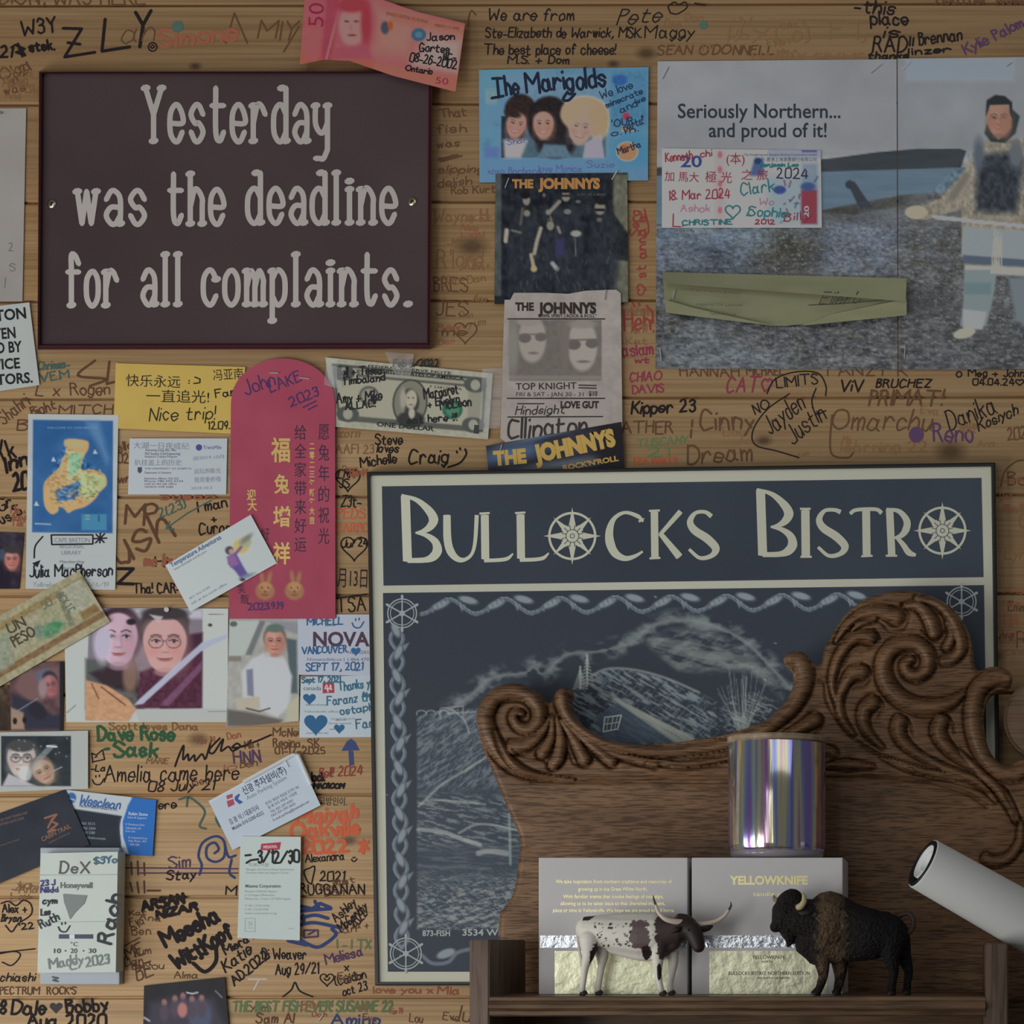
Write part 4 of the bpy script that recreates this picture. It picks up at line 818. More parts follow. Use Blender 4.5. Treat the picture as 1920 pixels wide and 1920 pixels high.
# one dollar bill in its tape
DQ = [(610, 670), (924, 700), (915, 824), (626, 800)]
def dol(p):
    p.noise(7, 6, 6, 3)
    q = np.array(DQ, float)
    def B(u, v): a = q[0] * (1 - u) + q[1] * u; b = q[3] * (1 - u) + q[2] * u; return a * (1 - v) + b * v
    def R(u0, v0, u1, v1, c, s=1.5, op=1): p.poly([B(u0, v0), B(u1, v0), B(u1, v1), B(u0, v1)], c, s, op)
    R(.035, .08, .965, .90, (74, 76, 70)); R(.05, .12, .95, .86, (148, 146, 130)); R(.18, .13, .85, .24, (86, 88, 80)); R(.2, .155, .83, .20, (140, 138, 124)); R(.05, .82, .95, .9, (80, 82, 76))
    for u, v in ((.1, .2), (.9, .2), (.1, .8), (.9, .8)): x, y = B(u, v); p.ell(x, y, 21, 15, (72, 76, 72), 2, -5); p.ell(x, y, 9, 10, (140, 140, 128), 2)
    x, y = B(.5, .55); p.ell(x, y, 33, 44, (56, 58, 54), 1.5, -5); p.ell(x, y, 30, 41, (112, 112, 102), 2, -5); p.ell(x, y - 2, 17, 24, (58, 56, 52), 4, 4); p.ell(x + 2, y - 6, 11, 18, (158, 152, 136), 3, -4); p.ell(x + 1, y + 32, 26, 16, (50, 52, 52), 4); p.ell(x + 3, y + 20, 6, 10, (160, 156, 142), 3); p.ell(x - 13, y - 6, 6, 20, (146, 142, 130), 4)
    for e in (-3, 6): p.ell(x + e, y - 9, 2, 1.2, (60, 56, 50), 1.5)
    p.ell(x + 2, y + 4, 4, 1, (84, 76, 66), 1.2)
    x, y = B(.765, .6); p.ell(x, y, 19, 18, (44, 92, 74), 2); p.ell(x, y, 13, 12, (70, 116, 94), 3)
    x, y = B(.245, .5); p.ell(x, y, 19, 18, (90, 90, 86), 2); p.ell(x, y, 14, 13, (132, 130, 118), 2)
    R(.86, .3, .95, .7, (120, 120, 108), 4, .6); R(0, 0, .07, .4, (176, 186, 186), 8, .35)
o, dp, dq = paper('banknote', 'green one dollar bill in clear tape, black marker names written over it', 'banknote', DQ, 0.0026, dol, (150, 149, 134), 1.8)
typed([('FEDERAL RESERVE NOTE', 690, 688, 4.5, 156, -5, .02), ('THE UNITED STATES OF AMERICA', 682, 697, 8, 188, -5, .02), ('ONE DOLLAR', 706, 799, 9, 108, -5, .03), ('F 53812904 A', 806, 727, 5, 60, -5)], dp, 'lettering', o, (44, 46, 42)); typed([('1', 888, 812, 16, 10, -5, .03), ('1', 632, 712, 16, 8, -5, .02)], dp, 'printed_numeral', o, (52, 56, 54))
hw([('Bell + Tessa', 634, 704, 15, 82, 2), ('Timbaland', 640, 722, 14, 82, 6), ('Amy + Mike', 632, 756, 19, 84, 4), ('ALLAC!!', 648, 768, 13, 56, 6), ('Feb 5/2022', 738, 688, 13, 84, 1), ('Margaret', 796, 748, 18, 64, 10), ('+ Evelyn', 802, 764, 14, 60, 10), ('McLeon', 826, 768, 17, 58, 8), ('eat here !!!', 764, 794, 13, 92, 4)], dq, o, (34, 34, 36), 2.8)
# library card with map
def cb(p):
    p.poly([(62, 787), (212, 789), (211, 1000), (60, 998)], (48, 92, 142), 2); p.noise(6, 30, 30, 3, (p.Y < 998) & (p.Y > 788)); p.poly([(160, 790), (185, 790), (205, 860), (200, 870)], (96, 134, 172), 12, .7)
    L = (186, 156, 110)
    p.poly([(122, 824), (162, 826), (166, 840), (158, 856), (152, 880), (174, 880), (196, 890), (200, 908), (188, 922), (178, 936), (160, 950), (140, 956), (128, 962), (122, 956), (112, 950), (108, 960), (96, 964), (84, 950), (81, 925), (83, 905), (96, 890), (110, 878), (116, 862), (124, 846)], L, 3, 1, True)
    p.poly([(150, 884), (196, 892), (198, 910), (170, 936), (150, 930), (140, 906)], (168, 176, 128), 6); p.poly([(128, 848), (156, 850), (148, 884), (128, 900)], (142, 184, 150), 8); p.ell(140, 832, 18, 6, (170, 164, 120), 4)
    p.poly([(104, 920), (150, 900), (152, 912), (120, 934), (108, 940)], (60, 104, 150), 4, .9); p.line([(110, 936), (136, 934), (144, 922)], 7, (54, 96, 146), 4)
    m = np.clip(-p.sd([(120, 826), (200, 890), (180, 940), (100, 960), (80, 910)]) / 8, 0, 1); p.noise(34, 5, 4, 8, m, 2)
    for k in range(26):
        r = random.Random(k); x, y = r.uniform(90, 190), r.uniform(870, 945); p.line([(x, y), (x + r.uniform(3, 9), y + r.uniform(-3, 3))], 1.6, ((66, 78, 60), (200, 190, 150), (60, 92, 120))[k % 3], 1.5, .8)
    p.rect(153, 964, 200, 994, (66, 126, 160), 3); p.rect(160, 966, 168, 968, (150, 160, 120), 1.5); p.rect(160, 972, 168, 974, (150, 160, 120), 1.5); p.rect(184, 966, 187, 978, (40, 80, 120), 1.5)
    for x, y in ((100, 862), (178, 848), (68, 945)): p.poly([(x, y - 6), (x + 5, y + 3), (x - 4, y + 3)], (190, 198, 200), 1.5)
    p.line([(66, 982), (95, 983)], 2, (170, 180, 190), 1.5)
o, dp, dq = paper('library_card', 'upright white library card printed with a blue and tan island map', 'card', [(53, 776), (222, 778), (216, 1106), (48, 1104)], 0.0018, cb, (166, 172, 174), 1.8, GLOSSY)
typed([('WELCOME TO CAPE BRETON', 88, 804, 4, 96, 0)], dp, 'small_print', o, (120, 158, 190)); typed([('CAPE BRETON', 102, 1017, 9, 66, 0), ('REGIONAL', 112, 1028, 7, 46, 0), ('LIBRARY', 115, 1040, 8, 37, 0)], dp, 'lettering', o, (112, 118, 124)); typed([('Membership', 112, 1056, 6, 46, 0), ('Information', 112, 1068, 6, 46, 0)], dp, 'small_print', o, (96, 100, 106))
hw([('Julia MacPherson', 56, 1082, 22, 154, 1)], dq, o, (28, 30, 36), 2.9, [[(96, 1003), (174, 1003), (174, 1020), (97, 1021), (96, 1003)], [(176, 1010), (200, 1009)], [(188, 1000), (187, 1018)], [(180, 1002), (195, 1017)], [(196, 1001), (179, 1018)], K([(80, 1006), (66, 1024), (64, 1046)])]); polyfill([[(60, 1056), (76, 1050), (70, 1064)]], dq, 'drawn_arrow', o, M((28, 30, 36), 0.5, at=(70, 1056)))
hw([('Yellowknife 2018 - 9/4/19', 62, 1100, 8, 140)], dq, o, (140, 146, 150), 1.2)
# white business card under the yellow note
o, dp, dq = paper('business_card', 'white business card with faint pencil Chinese notes, below the yellow note', 'card', [(243, 822), (426, 822), (424, 927), (240, 927)], 0.0016, None, (172, 180, 186), 12)
typed([('Xiaoming Long, Bsc, Msc', 272, 846, 5, 58), ('PhD Student (Civil Engineering)', 272, 853, 5, 66), ('Research Trainee Program', 272, 858, 4, 60), ('Department of Chemistry', 271, 888, 4, 50), ('Edmonton, Alberta T6G 2G2', 271, 899, 4, 64), ('Phone 780 555 0134', 271, 904, 4, 72), ('THE UNIVERSITY OF ALBERTA', 271, 880, 3, 88), ('mail to the lab office', 271, 909, 4, 60), ('campus web page', 271, 914, 4, 54)], dp, 'small_print', o, (66, 74, 88))
typed([('TranisMile', 381, 842, 7, 34)], dp, 'lettering', o, (62, 72, 124)); polyfill([ring(373, 839, 6, 6, 16)[:-1]], dp, 'printed_mark', o, M((62, 72, 124), .5, at=(373, 839)))
polyfill([[(258, 876), (266, 876), (266, 884), (262, 888), (258, 884)]], dp, 'printed_mark', o, M((66, 74, 88), .5, at=(262, 880)))
typed([('大湖一日夜成纪', 250, 840, 10, 104, -1), ('扒挂盖上的历史', 252, 872, 9, 88), ('远坛的新光', 364, 888, 8, 50, 2), ('我哥重修缘', 364, 904, 8, 50, 2), ('@2019.10月', 362, 862, 6, 58, 3), ('2018.10.2', 358, 918, 5, 40, 2)], dq, 'handwriting', o, (122, 130, 146))
# tilted white card with a small drawing
TQ = [(310, 1060), (470, 965), (519, 1056), (357, 1147)]
def tcard(p):
    p.ell(452, 1024, 16, 14, (182, 164, 110), 6); p.ell(460, 1016, 12, 10, (150, 158, 130), 5); p.ell(462, 1010, 14, 5, (120, 120, 110), 5, 40); p.ell(430, 1032, 8, 8, (80, 66, 84), 3); p.ell(434, 1034, 5, 5, (160, 138, 130), 3)
    p.poly([(426, 1044), (442, 1036), (456, 1062), (466, 1078), (452, 1086), (442, 1072), (428, 1058)], (88, 76, 132), 4); p.poly([(425, 1044), (440, 1040), (448, 1058), (432, 1064)], (128, 92, 140), 4); p.line([(440, 1040), (452, 1026)], 5, (110, 80, 120), 3); p.ell(464, 1080, 14, 4, (110, 126, 140), 6, 20); p.ell(455, 1087, 5, 3, (66, 50, 60), 2)
o, dp, dq = paper('business_card', 'tilted white business card with purple drawing of a person holding flowers', 'card', TQ, 0.0062, tcard, (176, 184, 186), 2, None)
typed([('Temperature Adventures', 322, 1064, 9, 108, 30, .02)], dp, 'lettering', o, (70, 92, 132)); typed([('www.example-north.com', 327, 1070, 5, 70, 30), ('867 555 0100', 356, 1124, 4, 44, 30), ('info at the north office', 360, 1134, 5, 76, 30)], dp, 'small_print', o, (112, 120, 128))
# ------------------------------------------------------------------ photographs, notes and cards, lower left
def two(p):
    p.poly([(168, 1140), (380, 1142), (378, 1326), (255, 1328), (240, 1352), (160, 1350)], (120, 112, 124), 2)
    p.rect(168, 1142, 380, 1160, (176, 176, 188), 8); p.poly([(350, 1190), (380, 1186), (378, 1330), (300, 1330)], (62, 36, 52), 6); p.poly([(160, 1235), (250, 1240), (270, 1330), (160, 1330)], (82, 86, 86), 8); p.poly([(168, 1262), (250, 1232), (262, 1300), (200, 1290)], (50, 38, 46), 8)
    p.poly([(262, 1260), (378, 1215), (378, 1328), (256, 1328)], (76, 38, 58), 6); p.noise(9, 6, 6, 3, (p.Y > 1250) & (p.X > 250) & (p.X < 378) & (p.Y < 1326))
    p.poly([(160, 1275), (200, 1285), (240, 1310), (256, 1330), (240, 1353), (160, 1350)], (180, 140, 108), 4); p.line([(172, 1282), (185, 1310)], 3, (130, 84, 68), 2); p.line([(190, 1288), (235, 1322)], 3, (122, 76, 60), 2); p.noise(8, 7, 5, 8, (p.Y > 1285) & (p.X < 250) & (p.X > 160))
    p.ell(224, 1190, 44, 56, (60, 46, 56), 8); p.ell(244, 1266, 14, 34, (120, 96, 84), 8)
    face(p, 222, 1198, 36, 52, (190, 160, 176), None, (52, 40, 46)); p.ell(193, 1205, 16, 34, (202, 196, 220), 12); p.ell(246, 1166, 9, 6, (42, 34, 40), 3)
    p.ell(309, 1165, 46, 28, (66, 58, 62), 5); face(p, 309, 1207, 41, 54, (200, 160, 158), (64, 54, 60), (66, 50, 54), True); p.ell(309, 1150, 44, 12, (58, 52, 56), 5); p.poly([(280, 1152), (306, 1156), (298, 1168)], (170, 160, 166), 3)
    p.poly([(252, 1322), (260, 1312), (378, 1205), (426, 1188), (426, 1196), (376, 1222), (268, 1320)], (176, 184, 206), 3, .9); p.poly([(300, 1322), (378, 1240), (378, 1256), (316, 1324)], (132, 96, 128), 4, .6)
    p.poly([(256, 1330), (378, 1328), (426, 1330), (426, 1354), (262, 1354), (256, 1340)], (166, 170, 168), 2); p.rect(124, 1230, 158, 1354, (172, 180, 178), 3); p.line([(126, 1336), (142, 1322)], 1.6, (100, 100, 100), 1)
    p.ell(394, 1172, 4, 3, (62, 58, 60), 1.5); p.line([(392, 1152), (420, 1151)], 1.4, (110, 110, 112), 1); p.line([(390, 1334), (424, 1334)], 1.2, (130, 130, 132), 1)
o, dp, dq = paper('photo_print', 'large photo print of two women close together, one wearing glasses', 'photograph', [(120, 1140), (428, 1141), (426, 1354), (124, 1354)], 0.0020, two, (174, 180, 178), 1.8, GLOSSY)
pin = rawmesh('pin_head', *tubemesh([P(312, 1143, .0022), P(312, 1143, .0046)], .0022, 12), M((0.9, 0.9, 0.9), .25)); tag(pin, 'small clear push pin at the top of the two women photo', 'pin')
def peso(p):
    q = np.array([(-60, 1188), (148, 1068), (206, 1166), (-60, 1322)], float)
    def B(u, v): a = q[0] * (1 - u) + q[1] * u; b = q[3] * (1 - u) + q[2] * u; return a * (1 - v) + b * v
    def R(u0, v0, u1, v1, c, s=2, op=1): p.poly([B(u0, v0), B(u1, v0), B(u1, v1), B(u0, v1)], c, s, op)
    p.noise(6, 12, 12, 4); R(0, .12, 1, .22, (128, 112, 74), 4, .9); R(0, .78, 1, .88, (116, 92, 64), 3); R(.2, .25, .74, .75, (140, 140, 112), 4); R(.36, .28, .6, .72, (146, 142, 118), 6); R(.76, .14, .8, .75, (112, 116, 96), 3); R(.8, .14, .98, .6, (148, 150, 132), 4)
    R(.2, .3, .34, .8, (132, 138, 120), 8); R(.86, .62, .98, .76, (120, 98, 64), 4); x, y = B(.64, .62); p.ell(x, y, 26, 12, (84, 126, 96), 7, 28); p.ell(x + 10, y - 8, 8, 6, (60, 120, 80), 4); p.ell(x - 24, y + 4, 10, 12, (110, 128, 112), 6); p.noise(12, 5, 5, 9)
o, dp, dq = paper('banknote', 'worn olive un peso banknote tilted across the left edge below the library card', 'banknote', [(-60, 1188), (148, 1070), (206, 1166), (-60, 1322)], 0.0044, peso, (148, 142, 114), 2.2, None, .0008)
hw([('UN', 20, 1188, 18, 32, 30), ('PESO', 28, 1212, 18, 44, 30)], dp, o, (70, 62, 48), 3.4, name='lettering'); hw([('BCX 1 C', 106, 1118, 14, 40, -52), ('50', 82, 1142, 14, 18, 28)], dp, o, (96, 96, 84), 2, name='printed_numeral')
# small dark photos on the left
def ph1(p):
    p.noise(12, 12, 12, 3); p.poly([(-40, 1050), (20, 1060), (20, 1110), (-40, 1110)], (34, 28, 40), 8); face(p, 22, 1050, 14, 19, (176, 120, 112), (46, 40, 44)); p.ell(24, 1030, 17, 8, (54, 52, 56), 4); p.rect(0, 1030, 8, 1050, (60, 76, 96), 4)
o, dp, dq = paper('photo_print', 'small dark photo of a face cut off by the left edge beside the library card', 'photograph', [(-40, 996), (45, 999), (36, 1104), (-40, 1104)], 0.0012, ph1, (50, 44, 56), 2, GLOSSY)
def ph2(p):
    p.noise(12, 14, 14, 5); p.poly([(24, 1290), (40, 1260), (110, 1250), (112, 1300), (60, 1320)], (110, 84, 84), 10); p.ell(84, 1268, 18, 14, (92, 92, 112), 5); face(p, 95, 1286, 14, 22, (150, 100, 104), (50, 44, 54), rot=10); p.ell(80, 1290, 8, 18, (140, 120, 124), 5)
    p.poly([(22, 1300), (60, 1316), (100, 1340), (116, 1340), (116, 1368), (22, 1368)], (44, 44, 60), 8); p.poly([(20, 1326), (44, 1336), (46, 1368), (20, 1368)], (146, 122, 104), 5); p.ell(70, 1332, 14, 20, (36, 34, 46), 6, 40); p.ell(28, 1352, 4, 6, (26, 24, 26), 2); p.ell(46, 1350, 4, 6, (26, 24, 26), 2)
    p.line([(22, 1340), (70, 1310)], 2, (120, 126, 140), 2)
    p.rect(112, 1240, 122, 1375, (28, 28, 34), 2)
o, dp, dq = paper('photo_print', 'dark photo of two people and a black and white dog under the peso note', 'photograph', [(18, 1246), (120, 1240), (117, 1370), (20, 1370)], 0.0024, ph2, (88, 66, 70), 1.8, GLOSSY)
o, dp, dq = paper('photo_print', 'narrow brown photo strip at the left edge above the instant photo', 'photograph', [(-40, 1290), (19, 1284), (19, 1370), (-40, 1370)], 0.0010, lambda p: (p.noise(18, 10, 12, 4), p.rect(-40, 1320, 20, 1372, (44, 34, 30), 20, .6)), (64, 50, 38), 2, GLOSSY)
def pol(p):
    p.rect(2, 1380, 133, 1474, (40, 48, 54), 2); p.noise(9, 16, 16, 3, (p.X < 133) & (p.X > 3) & (p.Y > 1381) & (p.Y < 1473)); face(p, 40, 1424, 27, 34, (184, 176, 172), None, (60, 56, 60), True); p.ell(40, 1398, 26, 12, (66, 66, 68), 4)
    p.poly([(4, 1474), (16, 1450), (40, 1462), (70, 1474)], (168, 168, 174), 4); face(p, 82, 1447, 20, 24, (172, 148, 130), (100, 84, 74), rot=30); p.ell(46, 1450, 12, 16, (190, 190, 188), 6)
    p.poly([(48, 1460), (54, 1436), (92, 1396), (106, 1396), (66, 1440), (56, 1462)], (148, 156, 158), 2, .6); p.line([(88, 1399), (106, 1400)], 3, (214, 222, 224), 1.5); p.line([(100, 1446), (116, 1438)], 1.6, (160, 166, 166), 1)
    for k in range(16):
        r = random.Random(k); p.ell(r.uniform(6, 130), r.uniform(1384, 1420), 1.8, 1.8, (136, 140, 142), 1.5, 0, .7)
o, dp, dq = paper('instant_photo', 'white bordered instant photo of two faces in the dark at the left edge', 'photograph', [(-60, 1374), (165, 1370), (165, 1479), (-60, 1487)], 0.0032, pol, (160, 166, 164), 1.6, PLASTIC)
def car(p):
    p.noise(6, 8, 8, 3); p.poly([(430, 1164), (490, 1164), (460, 1228), (430, 1236)], (164, 172, 168), 5); p.poly([(487, 1164), (498, 1164), (472, 1228), (460, 1228)], (104, 108, 112), 4); p.poly([(500, 1164), (562, 1166), (562, 1190), (530, 1180)], (128, 130, 138), 5)
    p.poly([(535, 1196), (556, 1200), (558, 1300), (545, 1300), (540, 1230)], (74, 88, 94), 5); p.poly([(472, 1235), (500, 1222), (532, 1230), (548, 1268), (542, 1325), (520, 1345), (456, 1318), (452, 1260)], (176, 180, 184), 6); p.poly([(462, 1256), (474, 1254), (476, 1306), (464, 1304)], (112, 116, 136), 4)
    face(p, 515, 1204, 19, 25, (178, 132, 120), (92, 92, 88)); p.ell(516, 1178, 16, 8, (86, 104, 98), 4); p.poly([(440, 1310), (486, 1306), (488, 1328), (445, 1332)], (168, 160, 146), 4); p.poly([(426, 1330), (470, 1336), (530, 1350), (520, 1362), (426, 1362)], (92, 88, 84), 6); p.line([(462, 1328), (486, 1334), (506, 1328)], 2.4, (70, 56, 52), 2)
    p.ell(438, 1170, 7, 5, (90, 92, 90), 2); p.rect(428, 1230, 452, 1240, (120, 116, 108), 3); p.poly([(540, 1320), (562, 1304), (562, 1356), (536, 1352)], (166, 164, 144), 5)
o, dp, dq = paper('photo_print', 'photo of a person in a white jacket sitting in a car, below the red envelope', 'photograph', [(430, 1158), (562, 1158), (560, 1352), (424, 1364)], 0.0022, car, (152, 152, 148), 1.7, GLOSSY)
o, dp, dq = paper('business_card', 'white card with big dark capitals and blue pen, beside the navy framed sign', 'card', [(558, 1152), (700, 1152), (700, 1267), (560, 1265)], 0.0026, None, (166, 174, 188), 10)
typed([('NOVA', 587, 1211, 27, 106, 0, .03)], dp, 'lettering', o, (70, 52, 66)); typed([('Novamobile.ca | 1.866.470', 576, 1239, 6, 116), ('NEARERS', 652, 1226, 6, 40)], dp, 'small_print', o, (96, 96, 112))
hw([('MICHELL', 576, 1172, 13, 66, 1), ('VANCOUVER', 566, 1227, 13, 84, 3), ('SEPT 17, 2021', 574, 1258, 14, 106, 1)], dq, o, (46, 84, 124), 2.5, smile(671, 1168, 11)); polyfill([heart(667, 1221, 9)[:-1]], dq, 'drawn_heart', o, M((44, 88, 130), .5, at=(667, 1220)))
o, dp, dq = paper('business_card', 'pale card with drawn blue hearts and a red square logo', 'card', [(564, 1269), (702, 1266), (702, 1382), (561, 1383)], 0.0024, None, (164, 176, 184), 10)
polyfill([[(605, 1280), (626, 1279), (627, 1299), (605, 1300)]], dp, 'red_logo', o, M((146, 52, 66), .5, at=(615, 1290))); hw([('44', 609, 1294, 10, 13)], dq, o, (190, 180, 184), 2, [[(615, 1290), (615, 1298)]], name='logo_mark'); typed([('canada', 569, 1294, 8, 33)], dp, 'lettering', o, (84, 86, 96))
hw([('Sept 17, 2021', 566, 1280, 10, 72, 1), ('Thanks y', 634, 1296, 16, 60, 8), ('for our', 680, 1306, 8, 20), ('Faranz th', 614, 1322, 16, 80, 6), ('ostaph', 638, 1340, 14, 62, 8), ('Fam', 668, 1366, 17, 34, 6)], dq, o, (50, 92, 116), 2.5)
for hx, hy, r in ((580, 1310, 12), (592, 1357, 22), (636, 1366, 10)): polyfill([heart(hx, hy, r)[:-1]], dq, 'drawn_heart', o, M((36, 84, 124), .5, at=(hx, hy)))
typed([('Insurance and savings', 573, 1323, 4, 40), ('Yellowknife office', 570, 1336, 4, 64), ('Tel 867 555 0177', 620, 1350, 4, 46), ('Group customer', 616, 1358, 4, 44), ('canada office dot', 574, 1376, 4, 42)], dp, 'small_print', o, (106, 116, 128))
# dark card, blue and white card, thermostat
def wes(p):
    p.poly([(120, 1480), (246, 1492), (230, 1530), (134, 1516)], (170, 178, 184), 1.5); p.poly([(100, 1513), (222, 1531), (220, 1560), (226, 1592), (150, 1592), (100, 1580)], (30, 37, 50), 1.5)
    p.poly(K([(250, 1492), (238, 1510), (226, 1540), (226, 1570), (236, 1602), (290, 1610), (300, 1494)], 5, True), (170, 180, 190), 1.5); p.poly([(250, 1491), (240, 1510), (230, 1540), (231, 1570), (242, 1602), (292, 1612), (298, 1490)], (34, 96, 168), 1.5); p.ell(134, 1496, 9, 10, (50, 92, 148), 2); p.line([(126, 1496), (140, 1500)], 2, (190, 200, 210), 1.5)
def wesw(u, v, X, Y): return X, Y + 4 * np.sin(PI * u) * v
o, dp, dq = paper('business_card', 'blue and white business card with a rounded bright blue end', 'card', [(118, 1480), (293, 1500), (286, 1606), (110, 1578)], 0.0022, wes, (40, 48, 62), 1.7, GLOSSY, .0006, wesw)
hw([('Wesclean', 148, 1508, 17, 76, -7, .2)], dp, o, (52, 92, 146), 3, name='lettering'); typed([('NORTHERN SALES LTD.', 149, 1513, 5, 72, -6, .02)], dp, 'lettering_line', o, (66, 76, 96))
typed([('Robin Stone', 241, 1528, 6, 36, -3, .02), ('Sales & Support', 239, 1534, 4, 36, -3), ('12 Warehouse Drive', 235, 1547, 4, 36, -3), ('Yellowknife, NT', 235, 1554, 4, 30, -3), ('X1A 1A1', 235, 1560, 4, 18, -3), ('41 Industrial Drive', 240, 1572, 4, 36, -3), ('Hay River, NT', 241, 1578, 4, 34, -3), ('X0E 0R8', 243, 1585, 4, 18, -3)], dp, 'small_print', o, (196, 208, 222)); typed([('765 5515', 152, 1546, 5, 26, -2), ('765 5504', 155, 1555, 5, 24, -2), ('765 5380', 156, 1563, 5, 22, -2), ('northsales.example', 158, 1572, 5, 40, -4)], dp, 'small_print', o, (140, 150, 164))
o, dp, dq = paper('business_card', 'dark navy business card with an orange logo overlapping the blue and white card', 'card', [(-60, 1546), (122, 1480), (168, 1584), (-30, 1668)], 0.0034, lambda p: (p.noise(3, 30), p.ell(110, 1530, 30, 30, (38, 43, 53), 30)), (31, 36, 48), 6, GLOSSY, .0006)
ink('logo', [np.array([(84, 1534), (106, 1527), (96, 1540), (108, 1545), (90, 1560), (104, 1556)]), np.array([(98, 1535), (90, 1552)])], 4, (128, 84, 66), dp, o); typed([('CABIN TRAIL', 80, 1578, 9, 60, 26, .01)], dp, 'lettering', o, (124, 92, 72)); typed([('outdoor adventures', 92, 1582, 4, 44, 26), ('BUSH CRAFT FISHING AND', -2, 1541, 5, 56, 16), ('NORTHERN LIGHTS TOURS', -4, 1550, 5, 52, 16), ('guided trips every winter', -10, 1590, 3, 50, 18)], dp, 'small_print', o, (112, 92, 84))
def thermostat():
    t = thing('thermostat', 'white wall thermostat covered in pen, with a 10 20 30 scale', 'thermostat', P(148, 1845, 0))
    sheet('cover', [(76, 1600), (221, 1597), (217, 1823), (70, 1824)], lambda x, y: .0215 + .0006 * (1 - abs(x - 146) / 74), lambda p: p.noise(2, 50), (172, 182, 176), 8, vcol_mat('aged_plastic', .4, 0, .4), t, None, .016)
    boxpx('backplate', 75, 1589, 224, 1846, 0.0002, 0.009, M((150, 158, 166), .45, at=(150, 1835)), t, .0012)['label'] = 'grey white base showing below the cover'
    boxpx('display_slot', 110, 1752, 174, 1760, .019, .0224, M((46, 48, 74), .3, at=(140, 1755)), t, .0003); boxpx('slider_pointer', 130, 1752, 140, 1760, .0222, .0228, M((210, 214, 226), .4, at=(140, 1755)), t, .0002)
    d = lambda x, y: .02235; d2 = lambda x, y: .0226
    typed([('Honeywell', 113, 1665, 11, 60, 0, .03)], d, 'lettering', t, (104, 106, 110)); typed([('10', 101, 1787, 9, 13, 0, .01), ('20', 132, 1787, 9, 13, 0, .01), ('30', 166, 1787, 9, 14, 0, .01), ('•', 121, 1787, 9, 3), ('•', 155, 1787, 9, 3), ('°C', 132, 1774, 8, 14)], d, 'scale_numeral', t, (58, 64, 66))
    hw([('DeX', 112, 1636, 20, 54)], d, t, (84, 82, 82), 3.2); hw([('$3Yo', 176, 1620, 12, 42, 4)], d, t, (62, 96, 116), 2.6); hw([('23 J', 76, 1661, 10, 26, 3), ('Nikki', 76, 1674, 10, 32, 3)], d, t, (62, 54, 112), 2.4)
    hw([('cym', 80, 1695, 12, 26, 2), ('Lee', 77, 1716, 11, 16, 4), ('Ruth', 78, 1742, 16, 38, 28)], d, t, (34, 42, 50), 2.5, smile(120, 1738, 11)); hw([('Rach', 208, 1770, 26, 92, 78)], d, t, (44, 46, 52), 5.2); hw([('C', 131, 1818, 14, 12), ('Maddy', 92, 1816, 18, 64, 8), ('2023', 162, 1812, 17, 42, 8)], d, t, (112, 124, 122), 3)
    polyfill([[(118, 1676), (163, 1679), (158, 1694), (140, 1712), (131, 1724), (126, 1708), (120, 1692)]], d2, 'pencil_heart', t, M((118, 124, 124), .7, at=(140, 1690)))
    hw([], lambda x, y: .0096, t, (74, 76, 82), 3, [[(98, 1832), (108, 1834), (99, 1838), (108, 1840)]], name='ink_mark')
    hw([], d, t, (150, 160, 158), 1, [[(74, 1641), (219, 1640)], [(73, 1729), (218, 1728)]], name='seam')
thermostat()
# laminated korean card and white corporate card below it
def kor_w(u, v, X, Y): return X, Y
KQ = [(391, 1502), (556, 1412), (601, 1510), (436, 1594)]
o, dp, dq = paper('business_card', 'tilted laminated Korean business card with painted edge highlights and a red and blue logo', 'card', KQ, 0.0040, lambda p: p.line([KQ[0], KQ[1]], 8, (206, 216, 224), 3), (164, 176, 188), 3, PLASTIC, .0004)  # pale line paints the highlight along the laminated top edge
q = np.array(KQ, float); V, Fc = tubemesh([P(*(q[0] * .6 + q[1] * .4), .0045), P(*(q[1] + (-6, 3)), .0047), P(*(q[1] + (3, 4)), .0047), P(*(q[1] * .4 + q[2] * .6), .0045)], .0019, 8)
rawmesh('edge_highlight', V, Fc, M((.9, .93, .95), .15, 0.0, None, 1.0, 1.0), o)['label'] = 'white rim painted as the highlight on the laminate edge'  # white rim stands in for the specular highlight on the laminate
typed([('신광 주차설비(주)', 458, 1490, 13, 90, 28, .012)], dp, 'lettering', o, (56, 66, 92)); typed([('Auto Parking System', 464, 1500, 8, 84, 28)], dp, 'lettering_line', o, (106, 118, 138)); typed([('김 광 식 / 대표이사', 432, 1546, 9, 62, 28, .012), ('Mobile 010-5200-0222', 437, 1557, 7, 66, 28, .01), ('경기도 화성시 봉담읍 상기리 102', 499, 1510, 5, 70, 28), ('홈 페 이지 사동로 : 다동명', 504, 1517, 5, 60, 28), ('TEL 031-297-4397', 508, 1525, 5, 48, 28), ('FAX 031-297-3655', 510, 1532, 5, 50, 28), ('E-mail parking@example.net', 513, 1540, 5, 76, 28)], dp, 'small_print', o, (72, 78, 94))
polyfill([[(424, 1492), (436, 1488), (436, 1495), (426, 1499)], [(425, 1502), (437, 1498), (440, 1508), (428, 1514)]], dp, 'red_logo', o, M((150, 62, 82), .5, at=(430, 1500))); polyfill([[(440, 1494), (448, 1488), (450, 1490), (446, 1498), (456, 1504), (449, 1508), (440, 1500)]], dp, 'blue_logo', o, M((52, 76, 138), .5, at=(445, 1498)))
o, dp, dq = paper('business_card', 'upright white corporate card with a red badge and a date penned in black', 'card', [(451, 1568), (564, 1569), (562, 1763), (445, 1759)], 0.0052, None, (170, 182, 180), 12, None, .0003)
